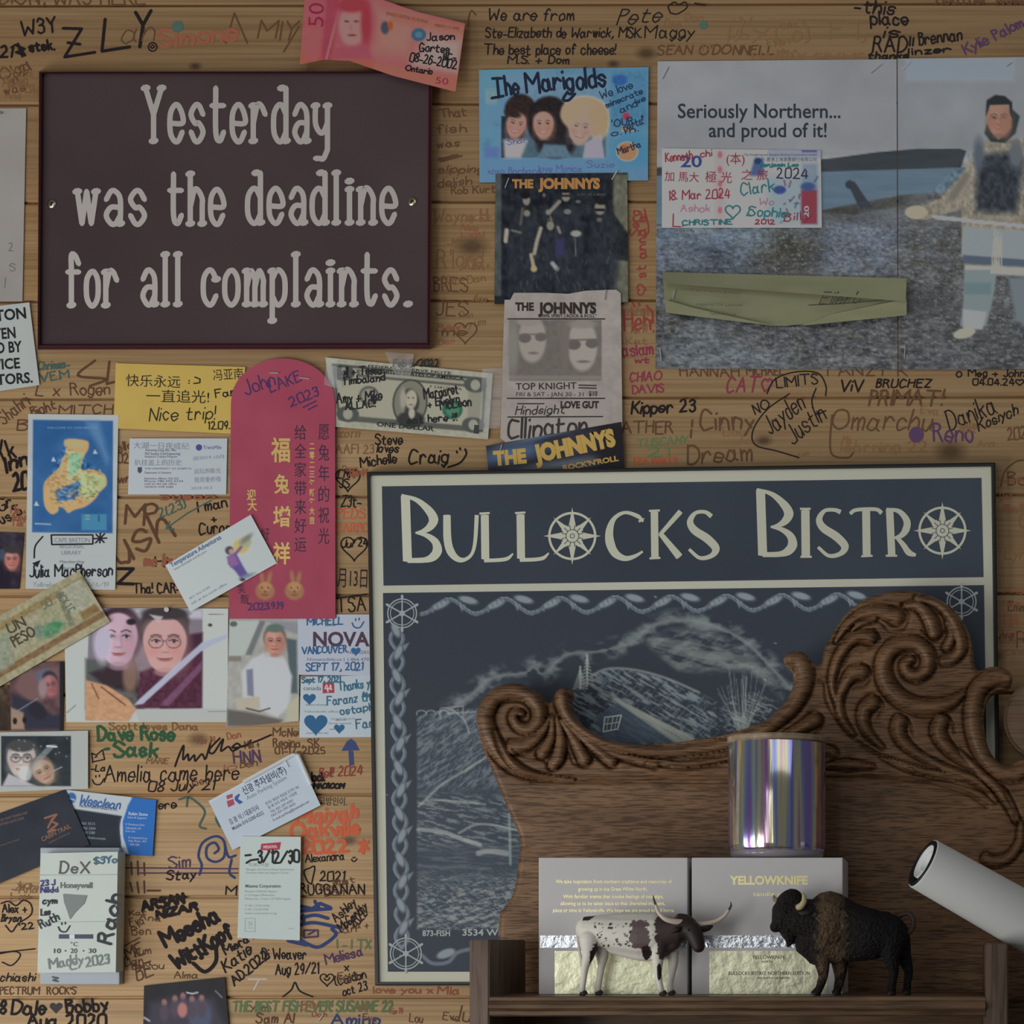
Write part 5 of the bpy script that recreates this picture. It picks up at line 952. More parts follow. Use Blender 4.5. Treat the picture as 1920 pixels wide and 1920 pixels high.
polyfill([[(490, 1582), (527, 1579), (524, 1593), (505, 1594), (502, 1597), (500, 1594), (488, 1594)]], dp, 'red_badge', o, M((152, 40, 66), .5, at=(500, 1588))); typed([('MISAWA', 494, 1591, 6, 26, 2, .03)], dq, 'badge_lettering', o, (200, 180, 184)); typed([('Misawa Corporation', 460, 1664, 6, 66, 0, .02)], dp, 'lettering', o, (72, 80, 86))
typed([('YUKI FUJI', 465, 1624, 6, 38, 0, .01), ('Manager, Air Source Pump Department', 461, 1632, 4, 90), ('Overseas Sales and Support Group', 461, 1638, 4, 80), ('Misawa Oshibuki Square', 459, 1673, 4, 60), ('2-12 Roppo Minamicho', 459, 1680, 4, 56), ('Minato-ku, Tokyo 107-0052 Japan', 459, 1687, 4, 86), ('T +81 3 5555 0184', 459, 1700, 4, 46), ('F +81 3 5555 0185', 459, 1707, 4, 44), ('www.example.co.jp', 459, 1714, 4, 60)], dp, 'small_print', o, (128, 138, 140))
hw([('3/12/30', 484, 1618, 22, 76, 1)], dq, o, (22, 24, 26), 4, [[(460, 1604), (470, 1603)], [(462, 1618), (470, 1613), (484, 1611)]]); hw([], dp, o, (140, 150, 152), 1.2, [[(460, 1722), (478, 1722), (478, 1747), (459, 1746), (460, 1722)], [(465, 1728), (473, 1734), (465, 1736)], [(472, 1728), (466, 1733)], [(464, 1740), (474, 1740)], [(540, 1742), (552, 1740)]], name='printed_mark')
def night(p):
    p.noise(4, 20, 20, 3); p.poly([(280, 1880), (330, 1868), (400, 1870), (426, 1930), (275, 1930)], (50, 48, 62), 16); p.ell(375, 1905, 22, 30, (66, 74, 100), 10)
    for k, (x, y) in enumerate(((308, 1880), (328, 1873), (343, 1868), (360, 1874), (378, 1872))): p.ell(x, y, 5, 7, (140, 96, 96), 3); p.ell(x, y + 20, 9, 16, (70, 60, 74), 6)
    p.ell(342, 1894, 9, 14, (166, 108, 106), 4); p.line([(350, 1861), (360, 1863), (371, 1861)], 2.4, (190, 196, 204), 1.5); p.line([(404, 1858), (416, 1870)], 3, (112, 114, 120), 3); p.line([(270, 1908), (280, 1914)], 4, (150, 152, 160), 2)
o, dp, dq = paper('photo_print', 'nearly black night photo of a group of people at the bottom edge', 'photograph', [(270, 1848), (421, 1832), (432, 1960), (268, 1960)], 0.0024, night, (20, 18, 26), 2, GLOSSY, .0006)
# clear tape on the dollar note, staples
def tape(label, quad, d):
    q = np.asarray(quad, float); bm = bmesh.new(); vs_ = [bm.verts.new(P(a, b, d + .0003 * (i % 2))) for i, (a, b) in enumerate(q)]; bm.faces.new(vs_[::-1])
    r = bmesh.ops.subdivide_edges(bm, edges=bm.edges[:], cuts=4, use_grid_fill=True)
    for i, v in enumerate(bm.verts): v.co.y -= .0006 * abs(math.sin(v.co.x * 900 + v.co.z * 700))
    tag(bmobj('clear_tape', bm, TAPE, None, True), label, 'tape', 'clear tape on the dollar note')
TAPE = bpy.data.materials.new('clear_tape'); TAPE.use_nodes = True
b_ = TAPE.node_tree.nodes['Principled BSDF']; b_.inputs['Base Color'].default_value = (.8, .82, .84, 1); b_.inputs['Alpha'].default_value = .3; b_.inputs['Roughness'].default_value = .12; b_.inputs['Specular IOR Level'].default_value = .8
tape('strip of clear tape over the right end of the dollar note', [(905, 692), (942, 690), (938, 802), (898, 806)], .0034); tape('short clear tape over the top edge of the dollar note', [(722, 660), (776, 664), (770, 708), (742, 706)], .0036); tape('small clear tape over the upper left corner of the dollar note', [(612, 684), (646, 690), (640, 730), (608, 722)], .0046)
for lab, a, b, d in (('left staple at the top of the red envelope', (506, 699), (522, 699), .0042), ('right staple at the top of the red envelope', (561, 708), (580, 710), .0042), ('slanting staple at the top left of the dark band poster', (954, 334), (947, 352), .0034),
                     ('slanting staple at the top right of the dark band poster', (1157, 321), (1147, 337), .0034), ('upright staple at the top right of the newsprint clipping', (1136, 543), (1134, 562), .0050), ('staple at the left end of the folded olive sheet', (1265, 545), (1262, 560), .0105),
                     ('upright staple at the lower left corner of the landscape poster', (1238, 654), (1240, 678), .0015), ('upright staple low on the left of the parka poster', (1697, 648), (1696, 672), .0018), ('slanting staple at the top right of the landscape poster', (1633, 137), (1653, 121), .0016), ('faint slanting staple at the top left of the landscape poster', (1242, 148), (1253, 126), .0016),
                     ('slanting staple at the top left of the parka poster', (1692, 131), (1705, 118), .0019), ('short staple at the top right of the parka poster', (1888, 124), (1896, 118), .0019), ('bright staple under the name on the white card with big dark capitals', (609, 1174), (626, 1173), .0028), ('white staple in the middle of the hearts card', (629, 1351), (646, 1350), .0026),
                     ('lower white staple beside the small heart on the hearts card', (618, 1368), (631, 1368), .0026), ('small staple at the top corner of the laminated Korean card', (535, 1428), (540, 1438), .0046), ('slanting bright staple in the plank at the bottom edge', (597, 1914), (606, 1902), .0004), ('short staple at the left of the dark bumper sticker', (941, 834), (938, 846), .0056)):
    staple(lab, a, b, d)
# ------------------------------------------------------------------ navy framed restaurant sign
NAVY, CREAM = (45, 52, 62), (161, 162, 148)
def bistro_sign():
    t = thing('framed_sign', 'large navy and cream framed restaurant sign behind the carved headboard', 'sign', P(1285, 1848, 0))
    D0 = .0195; dS = lambda x, y: D0 + .0003; dL = lambda x, y: D0 + .0006
    out = [(688, 885), (1866, 867), (1880, 1846), (703, 1848)]; inn = [(694, 892), (1858, 875), (1872, 1840), (711, 1841)]
    sheet('backing', inn, cst(D0), None, CREAM, 30, vcol_mat('matt_board', .5, 0, .35), t, None, .012)['label'] = 'cream board with navy panels'
    V, Fc = [], []
    for u, d in ((0, .002), (0, .0215), (.35, .0222), (.8, .0222), (1, .0196)):
        for a, b in zip(out, inn): V.append(P(a[0] + (b[0] - a[0]) * u, a[1] + (b[1] - a[1]) * u, d))
    for i in range(4):
        for k in range(4): Fc.append((i * 4 + k, (i + 1) * 4 + k, (i + 1) * 4 + (k + 1) % 4, i * 4 + (k + 1) % 4))
    rawmesh('frame', V, Fc, M((30, 30, 32), .4, at=(1200, 1200)), t)['label'] = 'thin black frame'
    A = [(716, 912), (1840, 896), (1844, 1082), (719, 1098)]
    sheet('title_panel', A, dS, lambda p: p.noise(2, 120), NAVY, 30, vcol_mat('navy_print', .5, 0, .3), t, None, .0002)
    B = [(718, 1112), (1845, 1097), (1856, 1822), (727, 1822)]
    def eng(p):
        X, Y = p.X, p.Y; p.c[:] = (43, 50, 60)
        def hatch(amp, ang, sx, sy, seed, mask, th=0.0, col=(150, 160, 160)):
            c, s_ = math.cos(math.radians(ang)), math.sin(math.radians(ang))
            n = vnoise((X * c + Y * s_) / sx, (-X * s_ + Y * c) / sy, seed, 3); p.mix(np.clip((n - th) * 1.6, 0, 1) * amp * mask, col)
        inside = np.clip((X - 779) / 2, 0, 1) * np.clip((1746 - Y) / 2, 0, 1)
        cl = [(840, 1335), (890, 1298), (925, 1270), (985, 1262), (1000, 1250), (1020, 1264), (1060, 1228), (1120, 1222), (1185, 1205), (1215, 1178), (1255, 1164), (1300, 1164), (1350, 1178), (1400, 1205), (1440, 1245), (1490, 1300)]
        sd = polysd(X, Y, catmull(cl, 3), False); nn = vnoise(X / 22, Y / 14, 5, 3)
        p.mix(np.clip(1 - sd / (10 + 7 * nn), 0, 1) * .55, (150, 156, 152)); p.mix(np.clip(1 - (sd - 14) / 12, 0, 1) * np.clip(nn, 0, 1) * .4, (130, 140, 140))
        m = np.clip(-polysd(X, Y, [(1205, 1195), (1260, 1172), (1330, 1175), (1400, 1210), (1480, 1290), (1470, 1320), (1400, 1262), (1330, 1268), (1270, 1262), (1215, 1220)]) / 14, 0, 1); hatch(.4, 14, 80, 16, 11, m, -.5, (132, 138, 134)); hatch(.35, 8, 50, 12, 12, m, -.2, (140, 146, 140)); hatch(.3, -20, 16, 6, 13, m, -.1, (140, 146, 140))
        lm = [(779, 1340), (830, 1330), (905, 1325), (1000, 1340), (1080, 1420), (1080, 1746), (779, 1746)]; m = np.clip(-polysd(X, Y, lm) / 6, 0, 1) * inside
        p.mix(m * .35, (70, 82, 96)); up = np.clip((1490 - Y) / 20, 0, 1); hatch(.42, -35, 20, 3, 21, m * up, -.05); hatch(.4, -62, 10, 2.4, 22, m * up, .05, (120, 134, 140)); mid = np.clip((Y - 1480) / 20, 0, 1) * np.clip((1600 - Y) / 24, 0, 1); hatch(.5, 10, 20, 3, 23, m * mid, -.1, (146, 156, 150)); hatch(.22, 2, 40, 3, 24, m * np.clip((Y - 1570) / 20, 0, 1) * np.clip((1670 - Y) / 20, 0, 1), 0); lo = np.clip((Y - 1620) / 40, 0, 1); hatch(.6, -14, 14, 2.6, 25, m * lo, np.clip((1690 - Y) / 200, -.2, .5), (150, 158, 150)); hatch(.4, 20, 9, 2.4, 26, m * lo, 0, (140, 148, 146))
        for q, w_ in (([(785, 1512), (830, 1470), (880, 1440), (925, 1410)], 4), ([(800, 1500), (850, 1502), (910, 1508)], 3), ([(785, 1555), (830, 1560), (870, 1575), (900, 1584)], 8), ([(860, 1562), (900, 1545), (970, 1556)], 4), ([(897, 1600), (915, 1596), (950, 1600)], 10), ([(820, 1335), (845, 1330), (870, 1350), (880, 1375)], 3), ([(840, 1338), (900, 1334)], 3)): p.line(q, w_, (160, 166, 160), 3, .6, True)
        p.line([(955, 1525), (957, 1620)], 5, (130, 146, 146), 2, .7)
        for x in (790, 808, 832): p.line(ring(x, 1338, 9, 6, 14, 0, 200), 2, (140, 148, 150), 1.5, .8)
        p.line([(826, 1348), (826, 1328), (868, 1324), (868, 1346)], 2, (140, 148, 150), 1.5, .8)
        rm = [(1070, 1300), (1110, 1262), (1140, 1252), (1190, 1254), (1250, 1270), (1310, 1296), (1400, 1340), (1420, 1400), (1070, 1400)]; m = np.clip(-polysd(X, Y, rm) / 5, 0, 1)
        hatch(.7, 30, 24, 4, 31, m, -.05, (140, 150, 150)); hatch(.5, -40, 12, 3, 32, m, .1, (104, 122, 134)); p.line([(1110, 1266), (1140, 1254), (1190, 1256), (1250, 1272), (1310, 1298)], 4, (150, 158, 152), 4, .7, True)
        p.poly([(1120, 1346), (1162, 1312), (1290, 1394), (1130, 1394)], (66, 80, 96), 6, .8)
        p.poly([(1144, 1308), (1158, 1310), (1300, 1382), (1306, 1396), (1270, 1396)], (150, 156, 146), 3, .85); hatch(.5, 32, 60, 2.4, 33, np.clip(-polysd(X, Y, [(1144, 1308), (1300, 1378), (1306, 1396), (1270, 1396)]) / 2, 0, 1), .1, (90, 100, 108))
        for x, y0, y1 in ((1101, 1228, 1286), (1088, 1250, 1292)):
            p.line([(x, y0), (x, y1)], 3, (150, 156, 148), 2)
            for k in range(8): yy = y0 + 6 + k * (y1 - y0 - 6) / 8; r = 2 + k * 1.6; p.line([(x - r, yy + 4), (x, yy), (x + r, yy + 4)], 2.4, (146, 154, 148), 2, .8)
        rn = random.Random(3)
        for k in range(40):
            a = rn.uniform(-1, 1); l = rn.uniform(50, 140); x1 = 1392 + a * 46 + rn.uniform(-4, 4); p.line([(1392 + a * 6, 1376), (1392 + a * 26, 1345 - l * .1), (x1, 1374 - l * (1 - .35 * a * a))], 1.4, (128, 136, 132), 1.4, .5, True)
        hatch(.5, 20, 10, 3, 41, np.clip(-polysd(X, Y, [(1350, 1300), (1440, 1290), (1490, 1340), (1440, 1380), (1350, 1390)]) / 20, 0, 1), .1)
        g1, g2 = (88, 98, 110), (118, 128, 134)                        # knotted rope with fish along the border
        for k in range(8):
            x0 = 790 + k * 104; yb = 1142 - (x0 - 790) * .0125
            xs = np.linspace(0, 104, 12); p.line([(x0 + a, yb - 4 + 14 * math.cos(a / 104 * 2 * PI)) for a in xs], 7, g1, 2); p.line([(x0 + a, yb - 7 + 14 * math.cos(a / 104 * 2 * PI)) for a in xs], 2, g2, 1.5)
            p.ell(x0 + 36, yb - 7, 21, 8, (60, 68, 80), 3, 24); p.ell(x0 + 36, yb - 8, 18, 6, g2, 3, 24); p.poly([(x0 + 18, yb + 2), (x0 + 26, yb - 2), (x0 + 22, yb + 8)], g2, 2, .7); p.ell(x0 + 88, yb - 16, 20, 8, (60, 68, 80), 3, -14); p.ell(x0 + 88, yb - 17, 17, 6, g2, 3, -14); p.poly([(x0 + 70, yb - 10), (x0 + 76, yb + 6), (x0 + 82, yb - 8)], g2, 2, .7)
            for a in range(4, 104, 8): p.line([(x0 + a, yb - 8 + 12 * math.cos(a / 104 * 2 * PI)), (x0 + a + 3, yb - 1 + 12 * math.cos(a / 104 * 2 * PI))], 1.4, (60, 68, 80), 1.2, .7)
        for k in range(7):
            y0 = 1176 + k * 86; xc = 744 + k * 1.6; ys = np.linspace(0, 86, 12)
            for s2 in (1, -1):
                p.line([(xc + s2 * 12 * math.sin(a / 86 * 2 * PI), y0 + a) for a in ys], 7, g1, 2); p.line([(xc - 2 + s2 * 12 * math.sin(a / 86 * 2 * PI), y0 + a) for a in ys], 2, g2, 1.5)
            p.ell(xc - 2, y0 + 6, 8, 17, (58, 66, 78), 3, 24); p.ell(xc - 2, y0 + 5, 6, 14, g2, 3, 24); p.ell(xc + 3, y0 + 48, 8, 17, (58, 66, 78), 3, -24); p.ell(xc + 3, y0 + 47, 6, 14, g2, 3, -24)
            p.poly([(xc + 12, y0 + 34), (xc + 24, y0 + 28), (xc + 14, y0 + 46)], g2, 2, .8)
        p.line([(790, 1790), (810, 1806), (840, 1804), (858, 1786), (890, 1778)], 7, g1, 2, 1, True); p.ell(836, 1788, 18, 8, g2, 3, 20)
    sheet('picture_panel', B, dS, eng, NAVY, 1.9, vcol_mat('engraved_print', .5, 0, .3), t, None, .0002)['label'] = 'engraved mountain landscape in white on navy'
    cm = M((168, 170, 154), .5, at=(1250, 1000)); st, ws = [], []
    def s(w_, *pts): q = K(pts, 6) if len(pts) > 2 else np.array(pts, float); st.append(q); ws.append(np.interp(np.linspace(0, 1, len(q)), np.linspace(0, 1, len(w_)), w_))
    for ox, oy in ((0, 0), (666, -11)):
        s([17, 17], (760 + ox, 930 + oy), (764 + ox, 1052 + oy)); s([4, 9, 15, 18, 14, 8, 3], (753 + ox, 928 + oy), (782 + ox, 938 + oy), (804 + ox, 957 + oy), (813 + ox, 974 + oy), (806 + ox, 988 + oy), (793 + ox, 996 + oy), (779 + ox, 999 + oy))
        s([3, 9, 14, 18, 16, 10, 9], (779 + ox, 999 + oy), (800 + ox, 1004 + oy), (816 + ox, 1016 + oy), (820 + ox, 1032 + oy), (812 + ox, 1044 + oy), (796 + ox, 1050 + oy), (764 + ox, 1051 + oy))
    s([14, 15, 15, 11, 7, 6, 7, 8], (838, 966), (839, 1010), (845, 1034), (858, 1048), (872, 1049), (885, 1038), (891, 1014), (894, 966))
    for ox, oy in ((0, 0), (67, -1)): s([15, 15], (909 + ox, 966 + oy), (910 + ox, 1048 + oy)); s([4, 4], (899 + ox, 963 + oy), (918 + ox, 962 + oy)); s([7, 7, 7, 3], (908 + ox, 1051 + oy), (936 + ox, 1050 + oy), (952 + ox, 1047 + oy), (962 + ox, 1038 + oy))
    s([4, 8, 6, 8, 14, 17, 15, 10, 7, 4], (1206, 978), (1196, 968), (1172, 961), (1152, 972), (1143, 994), (1144, 1018), (1154, 1038), (1172, 1047), (1190, 1043), (1205, 1034)); s([5, 2], (1198, 978), (1208, 972))
    s([14, 14], (1227, 960), (1228, 1046)); s([4, 4], (1217, 958), (1237, 957)); s([4, 4], (1218, 1047), (1238, 1046)); s([10, 7], (1276, 959), (1238, 1002)); s([9, 14], (1238, 1000), (1274, 1044))
    for ox, oy in ((0, 0), (242, -4)): s([9, 7, 7, 12, 15, 16, 15, 9, 7, 6], (1334, 968 + oy + 0), (1322, 960), (1304, 962), (1294, 978), (1302, 994), (1326, 1010), (1342, 1028), (1334, 1042), (1312, 1046), (1292, 1030)); st[-1] = st[-1] + (ox, oy)
    s([16, 16], (1510, 957), (1511, 1042)); s([4, 4], (1500, 954), (1520, 954)); s([4, 4], (1501, 1044), (1522, 1044)); s([7, 7, 7, 8], (1594, 963), (1606, 956), (1642, 955), (1653, 962)); s([15, 15], (1624, 957), (1625, 1040)); s([4, 4], (1615, 1043), (1636, 1042))
    s([14, 14], (1668, 955), (1672, 1040)); s([4, 4], (1661, 1042), (1682, 1042)); s([4, 9, 13, 14, 10, 4], (1662, 954), (1686, 959), (1700, 976), (1699, 992), (1690, 1004), (1676, 1009)); s([7, 10, 12, 6], (1682, 1008), (1694, 1022), (1704, 1036), (1717, 1041))
    V, Fc = [], []; ribbon(st, ws, dL, V, Fc, .12); rawmesh('lettering', V, Fc, cm, t)['label'] = 'large cream capitals'
    for cx, cy in ((1073, 1005), (1767, 995)):
        V, Fc = [], []; R = ring(cx, cy, 43, 43, 48); ribbon([R, ring(cx, cy, 9, 9, 20)], [4.5, 1.6], dL, V, Fc)
        for k in range(24):
            a = k * PI / 12; L = 54 if k % 6 == 0 else 50 if k % 3 == 0 else 24; hw_ = 7.5 if k % 6 == 0 else 6.5 if k % 3 == 0 else 4
            u = np.array([math.sin(a), -math.cos(a)]); n = np.array([-u[1], u[0]]); b = len(V); c = np.array([cx, cy]); dd = D0 + .0006 + 3e-6 * (k + 1)
            for q in (c + u * 9 - n * hw_ * .6, c + u * 14 - n * hw_, c + u * L, c + u * 14 + n * hw_, c + u * 9 + n * hw_ * .6): V.append(P(q[0], q[1], dd))
            Fc.append((b, b + 1, b + 2, b + 3, b + 4))
        V2 = len(V); V += [P(a, e, D0 + .0007) for a, e in ring(cx, cy, 12, 12, 20)[:-1]]; Fc.append(tuple(range(V2, V2 + 19))[::-1])
        ro = rawmesh('compass_rose', V, Fc, cm, t); V3, F3 = [], []; ribbon([ring(cx, cy, 12, 12, 24), ring(cx, cy, 4, 4, 12)] + [np.array([(cx + 13 * math.sin(k * PI / 12), cy - 13 * math.cos(k * PI / 12)), (cx + 21 * math.sin(k * PI / 12), cy - 21 * math.cos(k * PI / 12))]) for k in range(1, 48, 2)], 1.1, lambda x, y: D0 + .00085, V3, F3); rawmesh('engraved_line', V3, F3, M(NAVY, .5, at=(cx, cy)), ro); ro['label'] = 'cream eight pointed compass star standing in for the letter O'
    for cx, cy, r in ((754, 1150, 27), (1803, 1128, 27), (761, 1788, 29)):
        ss = [ring(cx, cy, r, r, 36), ring(cx, cy, r - 5, r - 5, 36), ring(cx, cy, 4, 4, 12)] + [np.array([(cx, cy), (cx + (r + 6) * math.sin(k * PI / 3), cy - (r + 6) * math.cos(k * PI / 3))]) for k in range(6)] + [np.array([(cx + (r + 2) * math.sin(k * PI / 3), cy - (r + 2) * math.cos(k * PI / 3)), (cx + (r + 6) * math.sin(k * PI / 3), cy - (r + 6) * math.cos(k * PI / 3))]) for k in range(6)]
        V, Fc = [], []; ribbon(ss, [2.4, 1.6, 3] + [2.6] * 6 + [5] * 6, dL, V, Fc); rawmesh('ships_wheel', V, Fc, M((134, 142, 144), .5, at=(cx, cy)), t)
    V, Fc = [], []
    for q in ([(1134, 1345), (1165, 1341), (1158, 1367), (1131, 1372), (1134, 1345)],): ribbon([np.array(q, float), np.array([(1150, 1343), (1145, 1370)]), np.array([(1133, 1358), (1162, 1354)]), np.array([(1141, 1344), (1137, 1371)]), np.array([(1158, 1342), (1152, 1368)])], [3, 2, 2, 1.2, 1.2], dL, V, Fc)
    rawmesh('cabin_window', V, Fc, M((158, 166, 164), .5, at=(1150, 1350)), t)
    typed([('873-FISH', 792, 1755, 11, 52, 0, .02), ('3534 Wiley Road', 867, 1754, 12, 142, 0, .02)], dL, 'small_lettering', t, (150, 156, 154))
bistro_sign()
# pale wooden plaque seen through the gap at the right edge
pl = thing('wooden_plaque', 'pale brown rounded wooden plaque cut off by the right edge behind the headboard scroll', 'plaque', P(1958, 1420, 0))
def wood(name, c1, c2, sx, sz, rough=.45, pore=.6, pz=500, px_=18, bump=.25):
    m = bpy.data.materials.new(name); m.use_nodes = True; nt = m.node_tree; b = nt.nodes['Principled BSDF']; L = nt.links
    tc = nt.nodes.new('ShaderNodeTexCoord')
    def nz(a, c, det=3, dist=.3):
        mp = nt.nodes.new('ShaderNodeMapping'); mp.inputs['Scale'].default_value = (a, a * .5, c); L.new(tc.outputs['Object'], mp.inputs[0])
        n = nt.nodes.new('ShaderNodeTexNoise'); n.inputs['Scale'].default_value = 1; n.inputs['Detail'].default_value = det; n.inputs['Distortion'].default_value = dist; L.new(mp.outputs[0], n.inputs[0]); return n.outputs[0]
    r = nt.nodes.new('ShaderNodeValToRGB'); L.new(nz(sx, sz), r.inputs[0]); e = r.color_ramp.elements; e[0].position = .3; e[1].position = .7; e[0].color = (*c1, 1); e[1].color = (*c2, 1)
    pr = nt.nodes.new('ShaderNodeValToRGB'); L.new(nz(px_, pz, 2, .15), pr.inputs[0]); e = pr.color_ramp.elements; e[0].position = .36; e[1].position = .52; e[0].color = (1 - pore,) * 3 + (1,); e[1].color = (1, 1, 1, 1)
    mx = nt.nodes.new('ShaderNodeMix'); mx.data_type = 'RGBA'; mx.blend_type = 'MULTIPLY'; mx.inputs[0].default_value = 1; L.new(r.outputs[0], mx.inputs[6]); L.new(pr.outputs[0], mx.inputs[7]); L.new(mx.outputs[2], b.inputs['Base Color'])
    bp = nt.nodes.new('ShaderNodeBump'); bp.inputs['Strength'].default_value = bump; bp.inputs['Distance'].default_value = .0006; L.new(pr.outputs[0], bp.inputs['Height']); L.new(bp.outputs[0], b.inputs['Normal'])
    b.inputs['Roughness'].default_value = rough; b.inputs['Specular IOR Level'].default_value = .35
    return m
bm = bmesh.new(); bmesh.ops.create_cone(bm, cap_ends=True, segments=48, radius1=.038, radius2=.038, depth=.014, matrix=Matrix.Translation(P(1959, 1350, .032)) @ Matrix.Rotation(PI / 2, 4, 'X'))
bmesh.ops.bevel(bm, geom=[e for e in bm.edges if abs(e.calc_face_angle(0)) > 1], offset=.003, segments=3, affect='EDGES'); bmobj('plaque_body', bm, wood('pale_wood', (.26, .17, .10), (.36, .24, .15), 30, 40, .5, .3), pl)
# ------------------------------------------------------------------ carved oak headboard: a real relief
HO = [(938, 1880), (935, 1755), (937, 1715), (947, 1700), (964, 1670), (974, 1600), (974, 1568), (953, 1519), (925, 1450), (905, 1400), (896, 1370), (893, 1340), (900, 1318), (915, 1298), (935, 1286), (958, 1281), (985, 1284), (1005, 1295), (1018, 1310), (1027, 1318), (1036, 1312), (1042, 1297), (1055, 1289), (1067, 1292), (1071, 1302), (1068, 1318), (1076, 1340), (1095, 1362), (1130, 1382), (1165, 1392), (1210, 1396), (1260, 1393), (1310, 1386), (1365, 1376), (1429, 1354), (1461, 1328), (1481, 1302), (1488, 1273), (1482, 1257), (1471, 1246), (1470, 1233), (1480, 1223), (1497, 1220), (1513, 1228), (1523, 1242), (1532, 1247), (1540, 1243), (1544, 1221), (1555, 1199), (1574, 1166), (1597, 1141), (1623, 1123), (1655, 1112), (1687, 1107), (1720, 1110), (1752, 1120), (1778, 1134), (1800, 1157), (1816, 1183), (1824, 1215), (1826, 1241), (1833, 1257), (1855, 1251), (1878, 1251), (1893, 1260), (1899, 1273), (1894, 1288), (1881, 1296), (1865, 1299), (1852, 1312), (1845, 1338), (1845, 1364), (1853, 1402), (1868, 1425), (1889, 1436), (1904, 1429), (1925, 1424), (1960, 1440), (1985, 1480), (2000, 1560), (2000, 1880)]
def headboard():
    t = thing('carved_headboard', 'carved oak headboard with scrolls and leaves standing in front of the navy sign', 'headboard', P(1450, 1880, .06))
    st = 2.0; xs = np.arange(885, 2006, st); ys = np.arange(1100, 1884, st); X, Y = np.meshgrid(xs, ys)
    O = np.vstack([HO[:1], catmull(HO[1:-1], 3), HO[-1:]]); sd = polysd(X, Y, O)
    H = np.zeros(X.shape)
    def feat(pts, rad, h, groove=1.0, sub=4):
        q = catmull(pts, sub); r = np.interp(np.linspace(0, 1, len(q)), np.linspace(0, 1, len(rad)), rad)
        m = max(rad) + 14; j0, j1 = np.searchsorted(xs, [q[:, 0].min() - m, q[:, 0].max() + m]); i0, i1 = np.searchsorted(ys, [q[:, 1].min() - m, q[:, 1].max() + m])
        if j1 <= j0 or i1 <= i0: return
        x, y = X[i0:i1, j0:j1], Y[i0:i1, j0:j1]; best = np.full(x.shape, 1e9); rr = np.full(x.shape, 5.0)
        for k in range(len(q) - 1):
            a, e = q[k], q[k + 1] - q[k]; tt = np.clip(((x - a[0]) * e[0] + (y - a[1]) * e[1]) / max(e @ e, 1e-9), 0, 1)
            d = np.hypot(x - a[0] - e[0] * tt, y - a[1] - e[1] * tt); rk = r[k] + (r[k + 1] - r[k]) * tt; s_ = d / rk
            up = s_ < best; best = np.where(up, s_, best); rr = np.where(up, rk, rr)
        hh = h * np.minimum(1, rr / 11) * np.sqrt(np.clip(1 - best ** 2, 0, 1)); gr = -.0046 * groove * np.exp(-(((best - 1.08) * rr) / 3.4) ** 2)
        cur = H[i0:i1, j0:j1]; H[i0:i1, j0:j1] = np.where(best < 1.0, np.maximum(cur, hh), np.where(cur > .002, cur, np.minimum(cur, gr)))
    def cut(pts, w=3.0, dp=.003):
        q = catmull(pts, 4); j0, j1 = np.searchsorted(xs, [q[:, 0].min() - 12, q[:, 0].max() + 12]); i0, i1 = np.searchsorted(ys, [q[:, 1].min() - 12, q[:, 1].max() + 12])
        d = polysd(X[i0:i1, j0:j1], Y[i0:i1, j0:j1], q, False); H[i0:i1, j0:j1] -= dp * np.exp(-(d / w) ** 2)
    # left scroll and border roll
    feat([(1075, 1462), (1010, 1456), (966, 1440), (936, 1410), (915, 1374), (908, 1350), (910, 1335), (926, 1308), (958, 1296), (988, 1303), (1008, 1324), (1010, 1350), (994, 1366), (972, 1362), (962, 1346), (968, 1336), (978, 1338)], [3, 6, 11, 15, 16, 16, 16, 15, 15, 14, 13, 12, 10, 9, 8, 7, 6], .009)
    feat([(1052, 1302), (1055, 1322), (1068, 1348), (1098, 1373), (1148, 1396), (1229, 1410), (1293, 1407), (1365, 1394), (1413, 1378), (1455, 1352), (1486, 1322), (1504, 1290), (1508, 1260), (1498, 1240), (1484, 1236)], [13, 12, 11, 11, 11, 10, 10, 10, 12, 13, 15, 16, 16, 15, 13], .0085)
    for q, r in (([(1030, 1346), (1016, 1373), (990, 1396), (962, 1402)], [4, 8, 11, 13]), ([(1036, 1346), (1033, 1383), (1018, 1412)], [4, 8, 11]), ([(1044, 1346), (1051, 1383), (1047, 1418), (1038, 1434)], [4, 9, 12, 10]), ([(1052, 1351), (1077, 1388), (1096, 1424)], [4, 9, 12]), ([(1058, 1351), (1100, 1390), (1146, 1427)], [4, 8, 11]), ([(1084, 1380), (1148, 1412), (1229, 1432)], [4, 7, 8]), ([(1180, 1420), (1260, 1432), (1330, 1428), (1420, 1410)], [4, 6, 6, 4])): feat(q, r, .0075)
    cut([(961, 1406), (977, 1416), (1000, 1422), (1016, 1424), (1035, 1437), (1054, 1436), (1064, 1410), (1077, 1432), (1100, 1436), (1116, 1416), (1145, 1439), (1164, 1426), (1203, 1436), (1222, 1428), (1293, 1438), (1365, 1436)], 2.2, .003)
    cut([(926, 1372), (938, 1409), (961, 1441), (996, 1458), (1067, 1460), (1293, 1459), (1460, 1460), (1560, 1459), (1700, 1461), (1752, 1468), (1810, 1486), (1850, 1512)], 4, .004); cut([(996, 1466), (1293, 1467), (1690, 1468)], 3, .0016)
